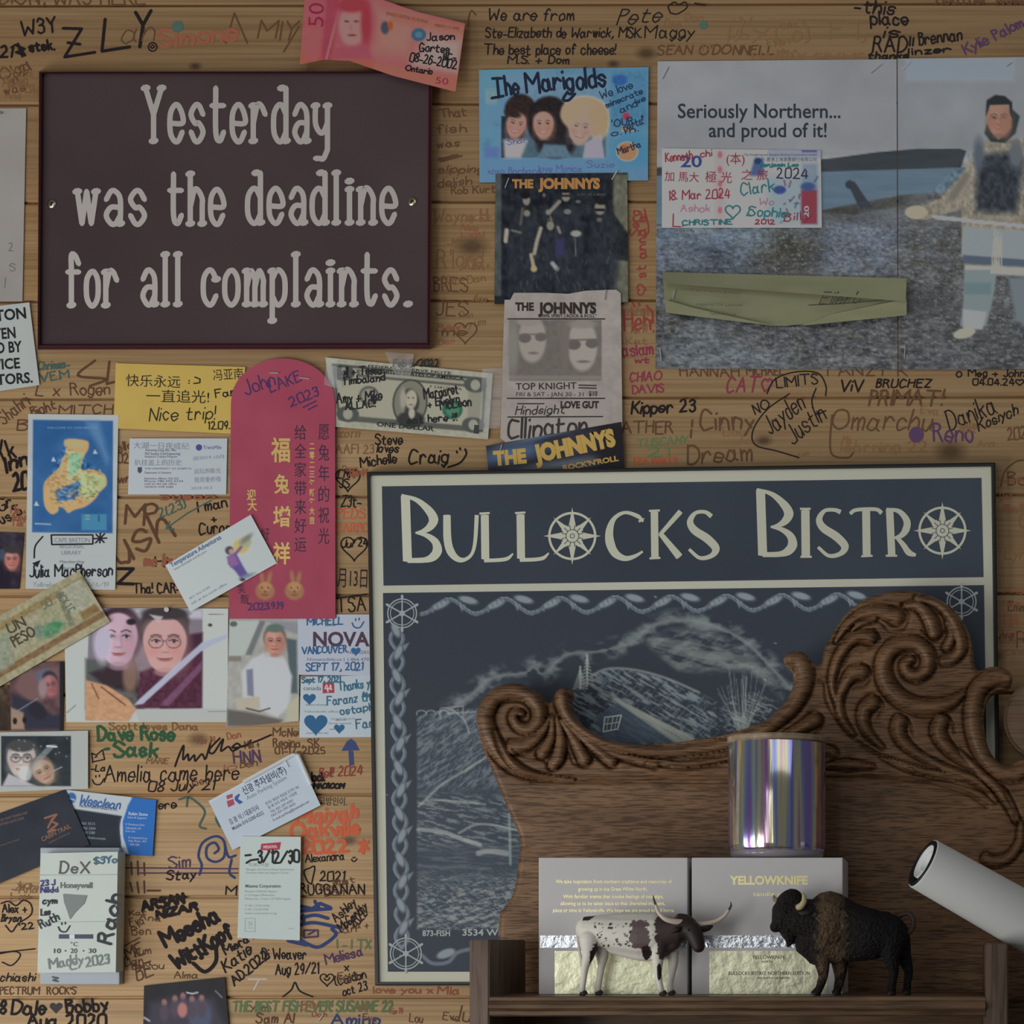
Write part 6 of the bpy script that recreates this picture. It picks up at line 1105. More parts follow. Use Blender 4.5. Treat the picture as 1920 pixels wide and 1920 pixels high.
    # large right scroll and its leaves
    feat([(1806, 1302), (1778, 1320), (1736, 1327), (1694, 1314), (1665, 1286), (1655, 1254), (1664, 1225), (1687, 1208), (1716, 1207), (1737, 1224), (1740, 1250), (1723, 1267), (1703, 1262), (1697, 1247), (1707, 1237)], [5, 11, 15, 15, 15, 14, 14, 14, 13, 13, 12, 11, 10, 9, 8], .0105)
    leaf = [([(1632, 1196), (1612, 1193), (1590, 1207), (1570, 1238), (1560, 1280), (1570, 1324)], [12, 12, 9, 8, 6, 3]), ([(1616, 1260), (1600, 1264), (1586, 1280), (1574, 1310), (1578, 1345), (1600, 1378)], [13, 13, 9, 7, 6, 3]), ([(1636, 1318), (1622, 1330), (1619, 1354), (1630, 1378), (1655, 1402)], [13, 12, 9, 7, 3]),
            ([(1687, 1354), (1684, 1372), (1700, 1398), (1752, 1435)], [13, 12, 9, 4]), ([(1765, 1351), (1759, 1374), (1780, 1406), (1823, 1441)], [13, 13, 10, 4]), ([(1681, 1157), (1652, 1147), (1616, 1153), (1586, 1176), (1568, 1202)], [14, 11, 9, 7, 3]), ([(1640, 1160), (1612, 1170), (1598, 1182)], [5, 6, 3]), ([(1697, 1137), (1722, 1136), (1743, 1160), (1752, 1186)], [5, 9, 12, 12]),
            ([(1720, 1122), (1756, 1131), (1782, 1156), (1798, 1189), (1801, 1218), (1786, 1236), (1768, 1240)], [5, 8, 9, 10, 10, 9, 7]), ([(1778, 1168), (1785, 1192), (1776, 1214)], [5, 7, 8]), ([(1528, 1350), (1508, 1362), (1480, 1376), (1440, 1394)], [13, 10, 7, 3]), ([(1550, 1435), (1590, 1434), (1636, 1438)], [5, 9, 3]), ([(1540, 1405), (1560, 1412), (1552, 1425)], [8, 9, 5]),
            ([(1655, 1420), (1700, 1438), (1760, 1452), (1820, 1462)], [3, 7, 7, 3]), ([(1720, 1410), (1770, 1440), (1830, 1464), (1868, 1500)], [3, 7, 7, 4]), ([(1800, 1410), (1838, 1450), (1880, 1490), (1908, 1540)], [3, 8, 9, 6])]
    for q, r in leaf: feat(q, r, .0085)
    for q in ([(1534, 1276), (1546, 1282), (1549, 1312), (1568, 1348), (1600, 1385), (1655, 1417), (1713, 1443), (1714, 1452)], [(1596, 1174), (1620, 1160), (1650, 1166), (1668, 1184), (1697, 1181), (1704, 1152), (1690, 1133)], [(1640, 1180), (1650, 1204), (1630, 1218), (1598, 1222), (1580, 1250)], [(1618, 1244), (1634, 1262), (1626, 1286), (1600, 1292)], [(1642, 1304), (1656, 1322), (1648, 1345)], [(1690, 1340), (1704, 1352), (1712, 1376)], [(1768, 1338), (1784, 1352), (1790, 1374)], [(1516, 1336), (1538, 1342), (1540, 1362), (1526, 1380)], [(1729, 1182), (1748, 1198), (1770, 1190), (1778, 1165)]): cut(q, 2.4, .0032)
    feat([(1892, 1272), (1874, 1268), (1850, 1278), (1830, 1300), (1824, 1336), (1828, 1376), (1844, 1415), (1872, 1445), (1900, 1452), (1925, 1444), (1950, 1452)], [14, 15, 15, 15, 15, 15, 15, 15, 14, 13, 12], .009)
    for q in ([(1617, 1400), (1671, 1427), (1725, 1454), (1806, 1472), (1861, 1492), (1901, 1530), (1914, 1566), (1909, 1592), (1888, 1612)], [(1885, 1488), (1904, 1524), (1930, 1560)]): cut(q, 3.2, .0035)
    feat([(1915, 1545), (1912, 1580), (1892, 1608), (1866, 1616), (1850, 1610)], [5, 7, 8, 9, 9], .006)
    e = np.clip(-sd / 9, 0, 1); H -= .006 * (1 - np.sqrt(np.clip(1 - (1 - e) ** 2, 0, 1)))
    D = .0640 + np.clip(H, -.007, .012)
    keep = (sd[:-1, :-1] < .7) & (sd[1:, :-1] < .7) & (sd[1:, 1:] < .7) & (sd[:-1, 1:] < .7)
    I = np.arange(X.size).reshape(X.shape); f = np.stack([I[:-1, :-1], I[1:, :-1], I[1:, 1:], I[:-1, 1:]], -1)[keep]
    used, inv = np.unique(f, return_inverse=True); f = inv.reshape(f.shape)
    vx, vy, vd = X.ravel()[used].copy(), Y.ravel()[used].copy(), D.ravel()[used]
    ed = np.concatenate([f[:, [0, 1]], f[:, [1, 2]], f[:, [2, 3]], f[:, [3, 0]]]); key = np.sort(ed, 1); _, idx, cnt = np.unique(key, axis=0, return_index=True, return_counts=True); be = ed[idx[cnt == 1]]
    bv = np.unique(be)                                                   # snap the rim to the smooth outline
    for _ in range(1):
        bx, by = vx[bv], vy[bv]; bd = np.full(len(bv), 1e9); nx, ny = bx.copy(), by.copy()
        for k in range(len(O)):
            a, e2 = O[k], O[(k + 1) % len(O)] - O[k]; tt = np.clip(((bx - a[0]) * e2[0] + (by - a[1]) * e2[1]) / max(e2 @ e2, 1e-9), 0, 1); qx, qy = a[0] + e2[0] * tt, a[1] + e2[1] * tt
            d = np.hypot(bx - qx, by - qy); u = d < bd; bd[u] = d[u]; nx[u] = qx[u]; ny[u] = qy[u]
        mv = bd < 5; vx[bv[mv]] = nx[mv]; vy[bv[mv]] = ny[mv]; vd[bv] = .058
    V = PN(vx, vy, vd); Vb = PN(vx[bv], vy[bv], .058); Vb[:, 1] = -.044; mp = np.full(len(vx), -1); mp[bv] = np.arange(len(bv)) + len(vx)
    side = np.stack([be[:, 1], be[:, 0], mp[be[:, 0]], mp[be[:, 1]]], -1)
    oak = wood('dark_oak', (.195, .104, .051), (.30, .166, .083), 9, 70, .38, .6, 700, 55, .5)
    rawmesh('crest_carving', np.vstack([V, Vb]), np.vstack([f, side]), oak, t, True)['label'] = 'carved scroll and leaf crest over the plain grained panel'
    a, b = P(938, 1878, .060), P(2000, 1878, .060)
    bm = bmesh.new(); bmesh.ops.create_cube(bm, size=1)
    for v in bm.verts: v.co = Vector((a[0] if v.co.x < 0 else b[0], -.060 if v.co.y < 0 else -.044, 0.002 if v.co.z < 0 else a[2]))
    bmobj('lower_panel', bm, oak, t)
headboard()
# ------------------------------------------------------------------ dark bookcase with its top shelf
SH = lambda d: VY + (1868 - VY) * (DIST - .215) / (DIST - d)             # pixel row of the shelf top at depth d
DW = wood('dark_stained_wood', (.095, .054, .029), (.25, .15, .082), 9, 90, .4, .4, 300, 20, .3)
DWV = wood('dark_stained_upright', (.13, .085, .062), (.22, .15, .11), 90, 9, .45, .4, 20, 300, .3)
def bookcase():
    t = thing('bookcase', 'dark stained wooden bookcase with one open shelf between two uprights', 'bookcase', (P(1365, 1868, .15)[0], -.15, 0))
    def slab(name, xa, xb, d0, d1, za, zb, mat, bev=.001):
        bm = bmesh.new(); bmesh.ops.create_cube(bm, size=1)
        for v in bm.verts: v.co = Vector((xa if v.co.x < 0 else xb, -d1 if v.co.y < 0 else -d0, za if v.co.z < 0 else zb))
        bmesh.ops.bevel(bm, geom=bm.edges[:], offset=bev, segments=2, affect='EDGES'); return bmobj(name, bm, mat, t)
    X = lambda px: P(px, 0, .215)[0]; Z = lambda py: P(0, py, .215)[2]
    slab('side_panel', X(880), X(917), .079, .215, 0.001, Z(1762), DWV); slab('side_panel', X(1848), X(1890), .079, .215, 0.001, Z(1769), DWV)
    prof = [(.079, 1868), (.2125, 1868), (.2145, 1870), (.2145, 1876), (.2165, 1879), (.2185, 1884), (.2185, 1890), (.2165, 1894), (.2145, 1896), (.2145, 1903), (.2125, 1906), (.079, 1906)]
    V = [(x, -d, Z(y)) for x in (X(917) + .0002, X(1848) - .0002) for d, y in prof]; n = len(prof)
    rawmesh('shelf_board', V, [(k, (k + 1) % n, n + (k + 1) % n, n + k) for k in range(n)] + [tuple(range(n))[::-1], tuple(range(n, 2 * n))], DW, t)['label'] = 'moulded shelf board'
    z = Z(1906) - .30
    while z > .05: slab('lower_shelf', X(917), X(1848), .083, .212, z - .018, z, DW); z -= .30
    slab('back_panel', X(917), X(1848), .079, .083, .002, Z(1907), DW, .0005)
bookcase()
# ------------------------------------------------------------------ candle boxes
def foil(name, c, rough, bs, st, me):
    m = bpy.data.materials.new(name); m.use_nodes = True; nt = m.node_tree; b = nt.nodes['Principled BSDF']
    b.inputs['Base Color'].default_value = (*c, 1); b.inputs['Metallic'].default_value = me; b.inputs['Roughness'].default_value = rough
    n = nt.nodes.new('ShaderNodeTexNoise'); n.inputs['Scale'].default_value = bs; n.inputs['Detail'].default_value = 3; tc = nt.nodes.new('ShaderNodeTexCoord'); nt.links.new(tc.outputs['Object'], n.inputs[0])
    bp = nt.nodes.new('ShaderNodeBump'); bp.inputs['Strength'].default_value = st; bp.inputs['Distance'].default_value = .0015; nt.links.new(n.outputs[0], bp.inputs['Height']); nt.links.new(bp.outputs[0], b.inputs['Normal']); return m
BX, FOILB, FOILG = M((.73, .715, .72), .55), foil('silver_foil', (.86, .92, 1.0), .2, 200, .6, .85), foil('champagne_foil', (.95, .96, .68), .28, 110, .45, .55)
GOLDT = M((1.0, .92, .50), .3, .9)
def candle_box(x0, x1, label, lines, big, strip, panel, smalls=()):
    D1 = .165; yb = SH(D1); t = thing('candle_box', label, 'box', P((x0 + x1) / 2, yb, .122), 'grey candle boxes on the shelf')
    boxpx('carton', x0, 1608, x1, yb - .2, .080, D1, BX, t, .0007)
    boxpx('foil_band', strip[0], 1754, strip[1], 1777, D1 - .001, D1 + .0003, FOILB, t)['label'] = 'crumpled silver foil band'
    boxpx('foil_panel', panel[0], 1783, panel[1], yb - 1.2, D1 - .001, D1 + .0003, FOILG, t)['label'] = 'reflective champagne foil panel'
    typed(lines, cst(D1 + .0002), 'gold_lettering', t, mat=GOLDT)
    if smalls: typed(smalls, cst(D1 + .0006), 'dark_lettering', t, mat=M((.06, .06, .05), .5))
candle_box(1010, 1289, 'grey candle box with five lines of small gold text behind the longhorn', [('We take inspiration from northern traditions and memories of', 1042, 1656, 7, 218, 0, .012), ('growing up in the Great White North.', 1084, 1670, 7, 130, 0, .012), ('With familiar scents that invoke feelings of nostalgia,', 1056, 1684, 7, 188, 0, .012), ('allowing us to be taken back to that cherished moment,', 1051, 1697, 7, 196, 0, .012), ('place or time in Yellowknife. We hope we are proud to call home.', 1037, 1710, 7, 228, 0, .012)], 0, (1013, 1288), (1040, 1252))
candle_box(1297, 1580, 'grey candle box with large gold capitals under the shiny jar', [('YELLOWKNIFE', 1368, 1658, 16, 147, 0, .045), ('candle co.', 1412, 1680, 8, 64, 0, .02)], 1, (1318, 1577), (1330, 1552), [('YELLOWKNIFE', 1410, 1798, 7, 62), ('NORTH', 1428, 1805, 4, 20), ('BULLOCKS BISTRO, NORTHERN EDITION', 1366, 1828, 7, 152), ('hand poured candle', 1420, 1835, 4, 60)])
# ------------------------------------------------------------------ iridescent candle jar
def lathe(name, prof, c, mat, parent, n=72):
    V, Fc = [], []; m = len(prof)
    for r, z in prof:
        for k in range(n): a = 2 * PI * k / n; V.append((c[0] + r * math.cos(a), c[1] + r * math.sin(a), c[2] + z))
    for i in range(m - 1):
        for k in range(n): k2 = (k + 1) % n; Fc.append((i * n + k, i * n + k2, (i + 1) * n + k2, (i + 1) * n + k))
    Fc.append(tuple(range(n))[::-1]); Fc.append(tuple((m - 1) * n + k for k in range(n)))
    return rawmesh(name, V, Fc, mat, parent, True)
def irid():
    m = bpy.data.materials.new('iridescent_glass'); m.use_nodes = True; nt = m.node_tree; b = nt.nodes['Principled BSDF']; L = nt.links
    tc = nt.nodes.new('ShaderNodeTexCoord'); mp = nt.nodes.new('ShaderNodeMapping'); mp.inputs['Scale'].default_value = (95, 95, 2.2); L.new(tc.outputs['Object'], mp.inputs[0])
    n = nt.nodes.new('ShaderNodeTexNoise'); n.inputs['Scale'].default_value = 1; n.inputs['Detail'].default_value = 2; L.new(mp.outputs[0], n.inputs[0])
    r = nt.nodes.new('ShaderNodeValToRGB'); L.new(n.outputs[0], r.inputs[0]); e = r.color_ramp.elements
    while len(e) < 5: e.new(.5)
    for q, (p, c) in zip(e, ((.30, (.66, .26, .66)), (.42, (.40, .34, .88)), (.5, (.50, .66, .92)), (.57, (.96, .90, .50)), (.68, (.62, .32, .78)))): q.position = p; q.color = (*c, 1)  # vertical streaks tint the iridescent coat and paint in window reflections
    L.new(r.outputs[0], b.inputs['Base Color']); b.inputs['Metallic'].default_value = .85; b.inputs['Roughness'].default_value = .13
    b.inputs['Thin Film Thickness'].default_value = 480; b.inputs['Thin Film IOR'].default_value = 1.5; b.inputs['Coat Weight'].default_value = .6; b.inputs['Coat Roughness'].default_value = .05
    n2 = nt.nodes.new('ShaderNodeTexNoise'); n2.inputs['Scale'].default_value = 1; m2 = nt.nodes.new('ShaderNodeMapping'); m2.inputs['Scale'].default_value = (170, 170, 9); L.new(tc.outputs['Object'], m2.inputs[0]); L.new(m2.outputs[0], n2.inputs[0])
    bp = nt.nodes.new('ShaderNodeBump'); bp.inputs['Strength'].default_value = .35; bp.inputs['Distance'].default_value = .001; L.new(n2.outputs[0], bp.inputs['Height']); L.new(bp.outputs[0], b.inputs['Normal']); return m
zt = P(0, 1608, .165)[2]; jc = P(1457, 1608, .1225); jc = (jc[0], jc[1], zt + .0002)
jar = thing('candle_jar', 'shiny purple and gold iridescent candle jar with wooden lid on the right candle box', 'candle', jc)
lathe('glass_base', [(.030, 0), (.0375, .0004), (.0405, .003), (.0412, .007)], jc, M((.34, .32, .36), .15, 0, None, .5), jar); lathe('jar_body', [(.0412, .007), (.0421, .009), (.0424, .014), (.0424, .1005), (.0415, .1015)], jc, irid(), jar)
lathe('lid', [(.0412, .1012), (.0432, .1016), (.0432, .1058), (.0424, .1066)], jc, wood('bamboo_lid', (.36, .26, .17), (.52, .40, .28), 160, 160, .5, .2), jar)['label'] = 'pale wooden lid'
# ------------------------------------------------------------------ rolled paper tube
def roll():
    a, b = Vector(P(1731, 1619, .196)), Vector(P(2010, 1777, .150)); ax = (b - a).normalized(); u = ax.cross(Vector((0, 1, 0))).normalized(); v = ax.cross(u)
    t = thing('paper_roll', 'white rolled up paper tube leaning over the right upright of the bookcase', 'paper roll', tuple(a))
    n = 56; wht = M((.86, .885, .87), .5, 0, None, 0, .3)
    def shell(name, prof, mat, off=(0, 0)):
        V, Fc = [], []
        for s_, r in prof:
            for k in range(n): q = 2 * PI * k / n; V.append(a + ax * s_ + u * (r * math.cos(q) + off[0]) + v * (r * math.sin(q) + off[1]))
        for i in range(len(prof) - 1):
            for k in range(n): k2 = (k + 1) % n; Fc.append((i * n + k, i * n + k2, (i + 1) * n + k2, (i + 1) * n + k))
        return rawmesh(name, V, Fc, mat, t, True)
    L = (b - a).length
    shell('outer_sheet', [(L, .0255), (.001, .0225), (0, .0222), (0, .0214), (.002, .0212), (L, .023)], wht)
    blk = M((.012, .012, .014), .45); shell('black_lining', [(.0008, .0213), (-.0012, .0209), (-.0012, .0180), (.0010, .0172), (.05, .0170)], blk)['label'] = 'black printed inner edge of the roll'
    shell('inner_sheet', [(.05, .0155), (-.0012, .0152), (-.0012, .0146), (.05, .0144)], wht, (.002, .002)); shell('core_sheet', [(.05, .0100), (.0006, .0098), (.0006, .0090), (.05, .0088)], wht, (.003, .004))
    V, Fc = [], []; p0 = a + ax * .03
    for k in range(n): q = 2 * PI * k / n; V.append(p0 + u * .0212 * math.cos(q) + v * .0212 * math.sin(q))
    rawmesh('hollow_shade_disc', V, [tuple(range(n))], blk, t)  # black disc closes the roll, standing in for the shade inside
roll()
# ------------------------------------------------------------------ animal figurines
def blob(name, shells, d0, vox, parent, colour, mat, smooth=6):
    """fuses overlapping tubes (pixel points with depth offsets in pixels, radii in pixels) into one continuous skin"""
    V, Fc = [], []; sc = S * (DIST - d0) / DIST
    for pts, rad in shells:
        q = np.array(pts, float); m = max(len(q), 2); sub = 4
        if len(q) > 2: qq = catmull(q, sub); rr = np.interp(np.linspace(0, 1, len(qq)), np.linspace(0, 1, len(rad)), rad)
        elif len(q) == 1: qq, rr = np.vstack([q[0] - (.01, 0, 0), q[0] + (.01, 0, 0)]), [rad[0]] * 2
        else: qq, rr = q, rad
        W = [Vector(P(x, y, d0)) + Vector((0, -o * sc, 0)) for x, y, o in qq]; R = [r * sc for r in rr]
        e0, e1 = (W[0] - W[1]).normalized(), (W[-1] - W[-2]).normalized()
        cap = [(.5, .87), (.85, .53), (.99, .12)]
        W2 = [W[0] + e0 * R[0] * a for a, c in cap[::-1]] + W + [W[-1] + e1 * R[-1] * a for a, c in cap]; R2 = [R[0] * c for a, c in cap[::-1]] + R + [R[-1] * c for a, c in cap]
        v, f = tubemesh(W2, R2, 16); b = len(V); V += v; Fc += [tuple(b + i for i in g) for g in f]
    me = bpy.data.meshes.new(name); me.from_pydata([tuple(v) for v in V], [], Fc); tmp = bpy.data.objects.new('tmp', me); COL.objects.link(tmp)
    r = tmp.modifiers.new('r', 'REMESH'); r.mode = 'VOXEL'; r.voxel_size = vox; s_ = tmp.modifiers.new('s', 'SMOOTH'); s_.iterations = smooth; s_.factor = .5
    dg = bpy.context.evaluated_depsgraph_get(); out = bpy.data.meshes.new_from_object(tmp.evaluated_get(dg)); bpy.data.objects.remove(tmp); bpy.data.meshes.remove(me)
    out.name = name; n = len(out.vertices); co = np.empty(n * 3, np.float32); out.vertices.foreach_get('co', co); co = co.reshape(-1, 3); k = (DIST + co[:, 1]) / DIST * S
    px, py = VX + (co[:, 0] - CX) / k, VY - (co[:, 2] - CZ) / k; c = colour(px, py, co)
    at = out.color_attributes.new('Col', 'FLOAT_COLOR', 'POINT'); cc = np.ones((n, 4), np.float32); cc[:, :3] = c; at.data.foreach_set('color', cc.ravel())
    out.shade_smooth(); out.materials.clear(); out.materials.append(mat); o = bpy.data.objects.new(name, out); COL.objects.link(o); setpar(o, parent); return o
def limb(name, pts, rad, d0, mat, parent, n=10):
    sc = S * (DIST - d0) / DIST; q = catmull(np.array(pts, float), 5); r = np.interp(np.linspace(0, 1, len(q)), np.linspace(0, 1, len(rad)), rad)
    W = [Vector(P(x, y, d0)) + Vector((0, -o * sc, 0)) for x, y, o in q]; v, f = tubemesh(W, [a * sc for a in r], n); return rawmesh(name, v, f, mat, parent, True)
COAT = vcol_mat('painted_hide', .5, 0, .35); FUR = vcol_mat('sculpted_fur', .75, 0, .2, .8, 420)
def longhorn():
    d0 = .188; yb = SH(d0); t = thing('longhorn_figurine', 'white and brown spotted longhorn figurine standing before the left candle box', 'figurine', P(1180, yb, d0))
    f = yb - 2.5
    sh = [([(1104, 1742, 0), (1130, 1746, 0), (1165, 1751, 0), (1200, 1754, 0), (1230, 1754, 0)], [25, 31, 36, 40, 40]), ([(1112, 1738, 0), (1170, 1735, 0), (1226, 1738, 0)], [21, 23, 26]), ([(1228, 1752, 2), (1258, 1748, 8), (1282, 1744, 14)], [38, 29, 21]), ([(1236, 1775, 4), (1262, 1768, 10)], [22, 15]),
          ([(1284, 1738, 16), (1300, 1745, 20), (1309, 1762, 24), (1313, 1774, 26)], [18, 18.5, 15, 12.5]), ([(1276, 1720, 10), (1288, 1724, 14), (1300, 1731, 18)], [8, 10, 9]),
          ([(1108, 1762, 14), (1106, 1790, 15), (1100, 1812, 15), (1097, 1836, 15), (1094, f - 6, 15)], [20, 12, 7.5, 6, 6]), ([(1118, 1762, -14), (1126, 1790, -15), (1125, 1810, -15), (1121, 1836, -15), (1118, f - 6, -15)], [20, 13, 7.5, 6, 6]),
          ([(1238, 1770, 16), (1236, 1800, 16), (1236, 1822, 16), (1239, 1842, 16), (1242, f - 6, 16)], [20, 11, 7.5, 6, 6.5]), ([(1250, 1770, -12), (1260, 1798, -12), (1258, 1822, -12), (1255, 1842, -12), (1255, f - 6, -12)], [20, 11, 7.5, 6, 6.5]), ([(1150, 1775, 0), (1200, 1785, 0), (1240, 1785, 2)], [14, 17, 15])]
    W, Dk, G = np.array((.90, .87, .78)), np.array((.034, .023, .022)), np.array((.17, .125, .125))
    rn = random.Random(4); spots = [(rn.uniform(1112, 1182), rn.uniform(1728, 1775), rn.uniform(.9, 2.4)) for _ in range(60)]
    def colour(px, py, co):
        n = vnoise(px / 6, py / 6, 3, 2) * 3.0; c = np.tile(W, (len(px), 1)); near = co[:, 1] < -d0
        def put(m, col): c[m] = col
        put(near & (np.hypot((px - 1200), (py - 1757) * .9) + n * 1.3 < 20), G); put(near & (np.hypot((px - 1199) / 16, (py - 1733) / 8) + n * .12 < 1), G); put(near & (np.hypot((px - 1212) / 9.5, (py - 1786) / 13) + n * .08 < 1), Dk)
        put(near & (np.abs((px - 1113) * .93 + (py - 1786) * .36) / 7 + np.abs((py - 1786) - (px - 1113) * .3) / 22 + n * .07 < 1), Dk); put(near & (np.hypot((px - 1104) / 14, ((py - 1719) + (px - 1104) * .4) / 5) + n * .1 < 1), Dk); put(near & (np.hypot((px - 1236) / 4.5, (py - 1822) / 16) < 1), Dk)
        put((px + n * 1.6 > 1229 + np.clip((py - 1765) * .25, 0, 12)) & (py + n < 1800 - np.clip(px - 1240, 0, 40) * .72) , Dk * .9 + G * .25); put((px > 1272) & (py < 1790), Dk)
        for x, y, r in spots: put(near & (np.hypot(px - x, py - y) < r), Dk)
        return c
    blob('body', sh, d0, .0009, t, colour, COAT, 5); hm = M((.05, .04, .035), .4)
    for x, o in ((1096, 15), (1120, -15), (1245, 16), (1257, -12)): limb('hoof', [(x - 1, f - 5, o), (x + 1, f - 1, o), (x + 3, f + 2.2, o)], [6.8, 7.6, 7.4], d0, hm, t)
    hc = M((.78, .66, .56), .4); tip = M((.10, .09, .08), .35)
    for q, r, q2 in (([(1287, 1730, 22), (1268, 1728, 30), (1252, 1723, 34), (1240, 1711, 34), (1234, 1697, 32)], [6.2, 5.4, 4.6, 3.8, 2.6], [(1234, 1697, 32), (1231, 1688, 31), (1229, 1679, 30)]), ([(1310, 1734, 14), (1326, 1732, 10), (1344, 1727, 6), (1359, 1717, 4), (1367, 1706, 3)], [5.6, 4.8, 4, 3.4, 2.6], [(1367, 1706, 3), (1371, 1698, 3), (1370, 1691, 3)])):
        h = limb('horn', q, r, d0, hc, t); limb('horn_tip', q2, [2.6, 2, .6], d0, tip, h)
    ek = M((.034, .024, .022), .5)
    limb('ear', [(1304, 1742, 14), (1318, 1742, 12), (1330, 1739, 10), (1338, 1736, 9)], [3, 7, 6, 1.5], d0, ek, t); limb('ear', [(1284, 1738, 30), (1274, 1743, 38), (1264, 1748, 40)], [3, 6.5, 2], d0, ek, t); limb('tail', [(1088, 1724, 0), (1083, 1745, 2), (1086, 1775, 4), (1091, 1800, 4), (1092, 1812, 4)], [4, 2.8, 2.4, 2.6, 3.2], d0, M((.72, .66, .58), .5), t)
    for x, y, o in ((1296, 1744, 38.5), (1312, 1748, 33)): limb('eye', [(x, y, o - 1), (x + .3, y, o), (x + .6, y, o + 1)], [1.8, 2.2, 1], d0, M((.01, .01, .01), .15), t, 8)
longhorn()
def bison():
    d0 = .186; yb = SH(d0); f = yb - 2.5; t = thing('bison_figurine', 'dark brown bison figurine with curled tail standing at the right end of the shelf', 'figurine', P(1580, yb, d0))
    sh = [([(1556, 1722, 0), (1545, 1745, 0)], [49, 48]), ([(1556, 1712, 0), (1590, 1732, 0), (1630, 1748, 0), (1662, 1752, 0)], [42, 42, 45, 41]), ([(1655, 1745, 0), (1676, 1752, 0)], [38, 30]), ([(1530, 1730, 4), (1500, 1720, 10), (1478, 1712, 14)], [44, 37, 30]), ([(1478, 1694, 14), (1486, 1688, 14)], [22, 22]), ([(1472, 1718, 16), (1462, 1732, 20), (1456, 1738, 22)], [25, 17, 11]),
          ([(1478, 1738, 14), (1482, 1762, 14), (1478, 1774, 14)], [20, 10, 3]), ([(1520, 1770, 6), (1530, 1790, 6)], [30, 20]), ([(1552, 1775, 4), (1590, 1778, 2), (1640, 1772, 0)], [32, 26, 27]),
          ([(1538, 1780, 16), (1543, 1808, 16), (1544, 1832, 17), (1536, f - 8, 18), (1532, f - 4, 18)], [24, 14, 9, 7.5, 8]), ([(1572, 1775, -12), (1574, 1808, -13), (1574, 1835, -13), (1569, f - 6, -13)], [26, 16, 10, 8]),
          ([(1672, 1765, 14), (1672, 1795, 15), (1676, 1818, 15), (1674, 1840, 15), (1672, f - 6, 15)], [27, 17, 10, 8, 8.5]), ([(1684, 1765, -13), (1694, 1795, -14), (1703, 1820, -14), (1701, 1842, -14), (1700, f - 6, -14)], [24, 15, 9, 7.5, 8])]
    B, Bk, Cp = np.array((.020, .016, .016)), np.array((.011, .010, .011)), np.array((.115, .078, .047))
    def colour(px, py, co):
        n = vnoise(px / 7, py / 7, 8, 3); w_ = np.clip((px - 1528 + n * 9 + (1700 - py) * .02) / 10, 0, 1) * np.clip((1590 - px + n * 8 - np.clip(1760 - py, 0, 99) * .06) / 12, 0, 1) * np.clip((1848 - py + n * 14) / 30, 0, 1)
        c = B + (Bk - B) * np.clip((px - 1600) / 40, 0, 1)[:, None]; c = c + (Cp - c) * w_[:, None]; c = c * (1 + .35 * vnoise(px / 2.5, py / 2.5, 9, 2))[:, None]; return np.clip(c, .006, 1)
    blob('body', sh, d0, .0009, t, colour, FUR, 4)
    limb('horn', [(1499, 1702, 40), (1505, 1700, 45), (1511, 1692, 48), (1511, 1682, 47), (1508, 1675, 45)], [6, 6.5, 5.6, 4, 1.2], d0, M((.55, .47, .27), .4), t)['label'] = 'pale curved horn'; limb('horn', [(1462, 1690, -8), (1452, 1686, -14), (1449, 1678, -16)], [6, 5, 1.5], d0, M((.3, .25, .15), .4), t)
    limb('ear', [(1500, 1712, 40), (1510, 1713, 44), (1520, 1712, 44), (1526, 1709, 42)], [3, 6, 5, 1], d0, M((.03, .024, .024), .6), t)
    limb('tail', [(1680, 1722, 0), (1692, 1714, 2), (1706, 1714, 4), (1713, 1726, 5), (1710, 1742, 6), (1700, 1750, 7), (1692, 1746, 8)], [6, 5, 4.6, 4.6, 5, 5.5, 3], d0, M((.05, .034, .026), .6), t); hm = M((.02, .018, .018), .4)
    for x, o in ((1532, 18), (1568, -13), (1672, 15), (1700, -14)): limb('hoof', [(x + 1, f - 5, o), (x - 1, f - 1, o), (x - 3, f + 2.2, o)], [8.4, 9.6, 9.2], d0, hm, t)
    limb('eye', [(1476, 1712, 43), (1475.5, 1712, 44), (1475, 1712, 45)], [2, 2.4, 1.4], d0, M((.008, .008, .008), .12), t, 8); limb('nostril', [(1449, 1737, 26), (1448, 1737, 27), (1447, 1737, 28)], [2, 2, 1], d0, M((.006, .006, .006), .3), t, 8)
bison()
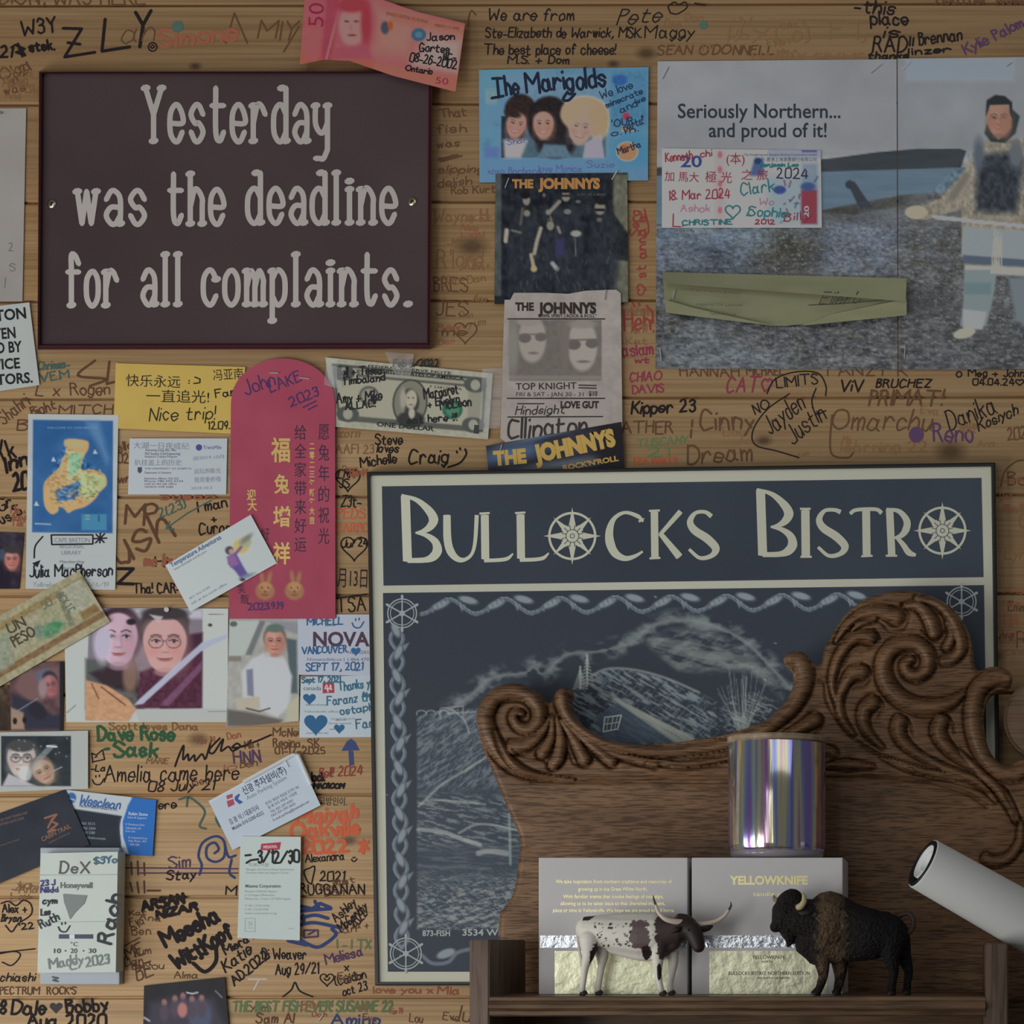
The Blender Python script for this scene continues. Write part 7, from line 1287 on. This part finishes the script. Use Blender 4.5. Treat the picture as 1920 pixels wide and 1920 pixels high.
# ------------------------------------------------------------------ lettering whose lines stand far apart becomes one part per line
def split_far(o):
    me = o.data; n = len(me.vertices)
    if n > 20000: return
    fs = [tuple(p.vertices) for p in me.polygons]; par = list(range(n))
    def find(a):
        while par[a] != a: par[a] = par[par[a]]; a = par[a]
        return a
    for f in fs:
        r = find(f[0])
        for v in f[1:]: par[find(v)] = r
    co = np.empty(n * 3, np.float32); me.vertices.foreach_get('co', co); co = co.reshape(-1, 3)
    root = np.array([find(i) for i in range(n)]); ids, isl = np.unique(root, return_inverse=True); k = len(ids)
    if k < 2 or k > 900: return
    lo = np.full((k, 3), 9e9); hi = np.full((k, 3), -9e9); np.minimum.at(lo, isl, co); np.maximum.at(hi, isl, co); size = (hi - lo).max(1)
    gap = np.sqrt((np.maximum(0, np.maximum(lo[:, None] - hi[None], lo[None] - hi[:, None])) ** 2).sum(2)); near = gap <= np.maximum(.0195, .49 * np.maximum(size[:, None], size[None]))
    lab = np.arange(k)
    for _ in range(k):
        l2 = np.where(near, lab[None, :], k).min(1)
        if (l2 == lab).all(): break
        lab = l2
    pieces = np.unique(lab)
    if len(pieces) < 2: return
    vl = lab[isl]
    for pc in pieces:
        idx = np.nonzero(vl == pc)[0]; mp = {int(v): i for i, v in enumerate(idx)}
        rawmesh(o.name.split('.')[0], co[idx], [tuple(mp[v] for v in f) for f in fs if vl[f[0]] == pc], me.materials[0], o.parent)
        if o.get('label'): COL.objects[-1]['label'] = o['label']
    bpy.data.objects.remove(o)
for o in [q for q in COL.objects if q.type == 'MESH' and q.parent and q.name.split('.')[0] in ('lettering', 'lettering_line', 'handwriting', 'printed_numeral', 'small_print', 'small_lettering', 'gold_lettering', 'dark_lettering', 'printed_mark', 'scale_numeral', 'seam', 'numeral', 'ink_mark')]: split_far(o)
# the hundred inscriptions that show largest stay parts of the wall, the many smaller ones are one part
def extent(o):
    co = np.empty(len(o.data.vertices) * 3, np.float32); o.data.vertices.foreach_get('co', co); co = co.reshape(-1, 3); e = co.max(0) - co.min(0)
    return float(e[0] * e[2])
ws = sorted([q for q in WALL.children if q.name.split('.')[0] == 'handwriting'], key=extent, reverse=True)
V, Fc, mi, mats = [], [], [], []
for o in ws[98:]:
    m = o.data.materials[0]
    if m not in mats: mats.append(m)
    b = len(V); V += [tuple(v.co) for v in o.data.vertices]
    for p in o.data.polygons: Fc.append(tuple(b + i for i in p.vertices)); mi.append(mats.index(m))
    bpy.data.objects.remove(o)
if V:
    o = rawmesh('handwriting', V, Fc, mats[0], WALL); o['kind'] = 'stuff'
    for m in mats[1:]: o.data.materials.append(m)
    o.data.polygons.foreach_set('material_index', mi)
bpy.data.objects.remove(_fo); bpy.data.curves.remove(_fc)
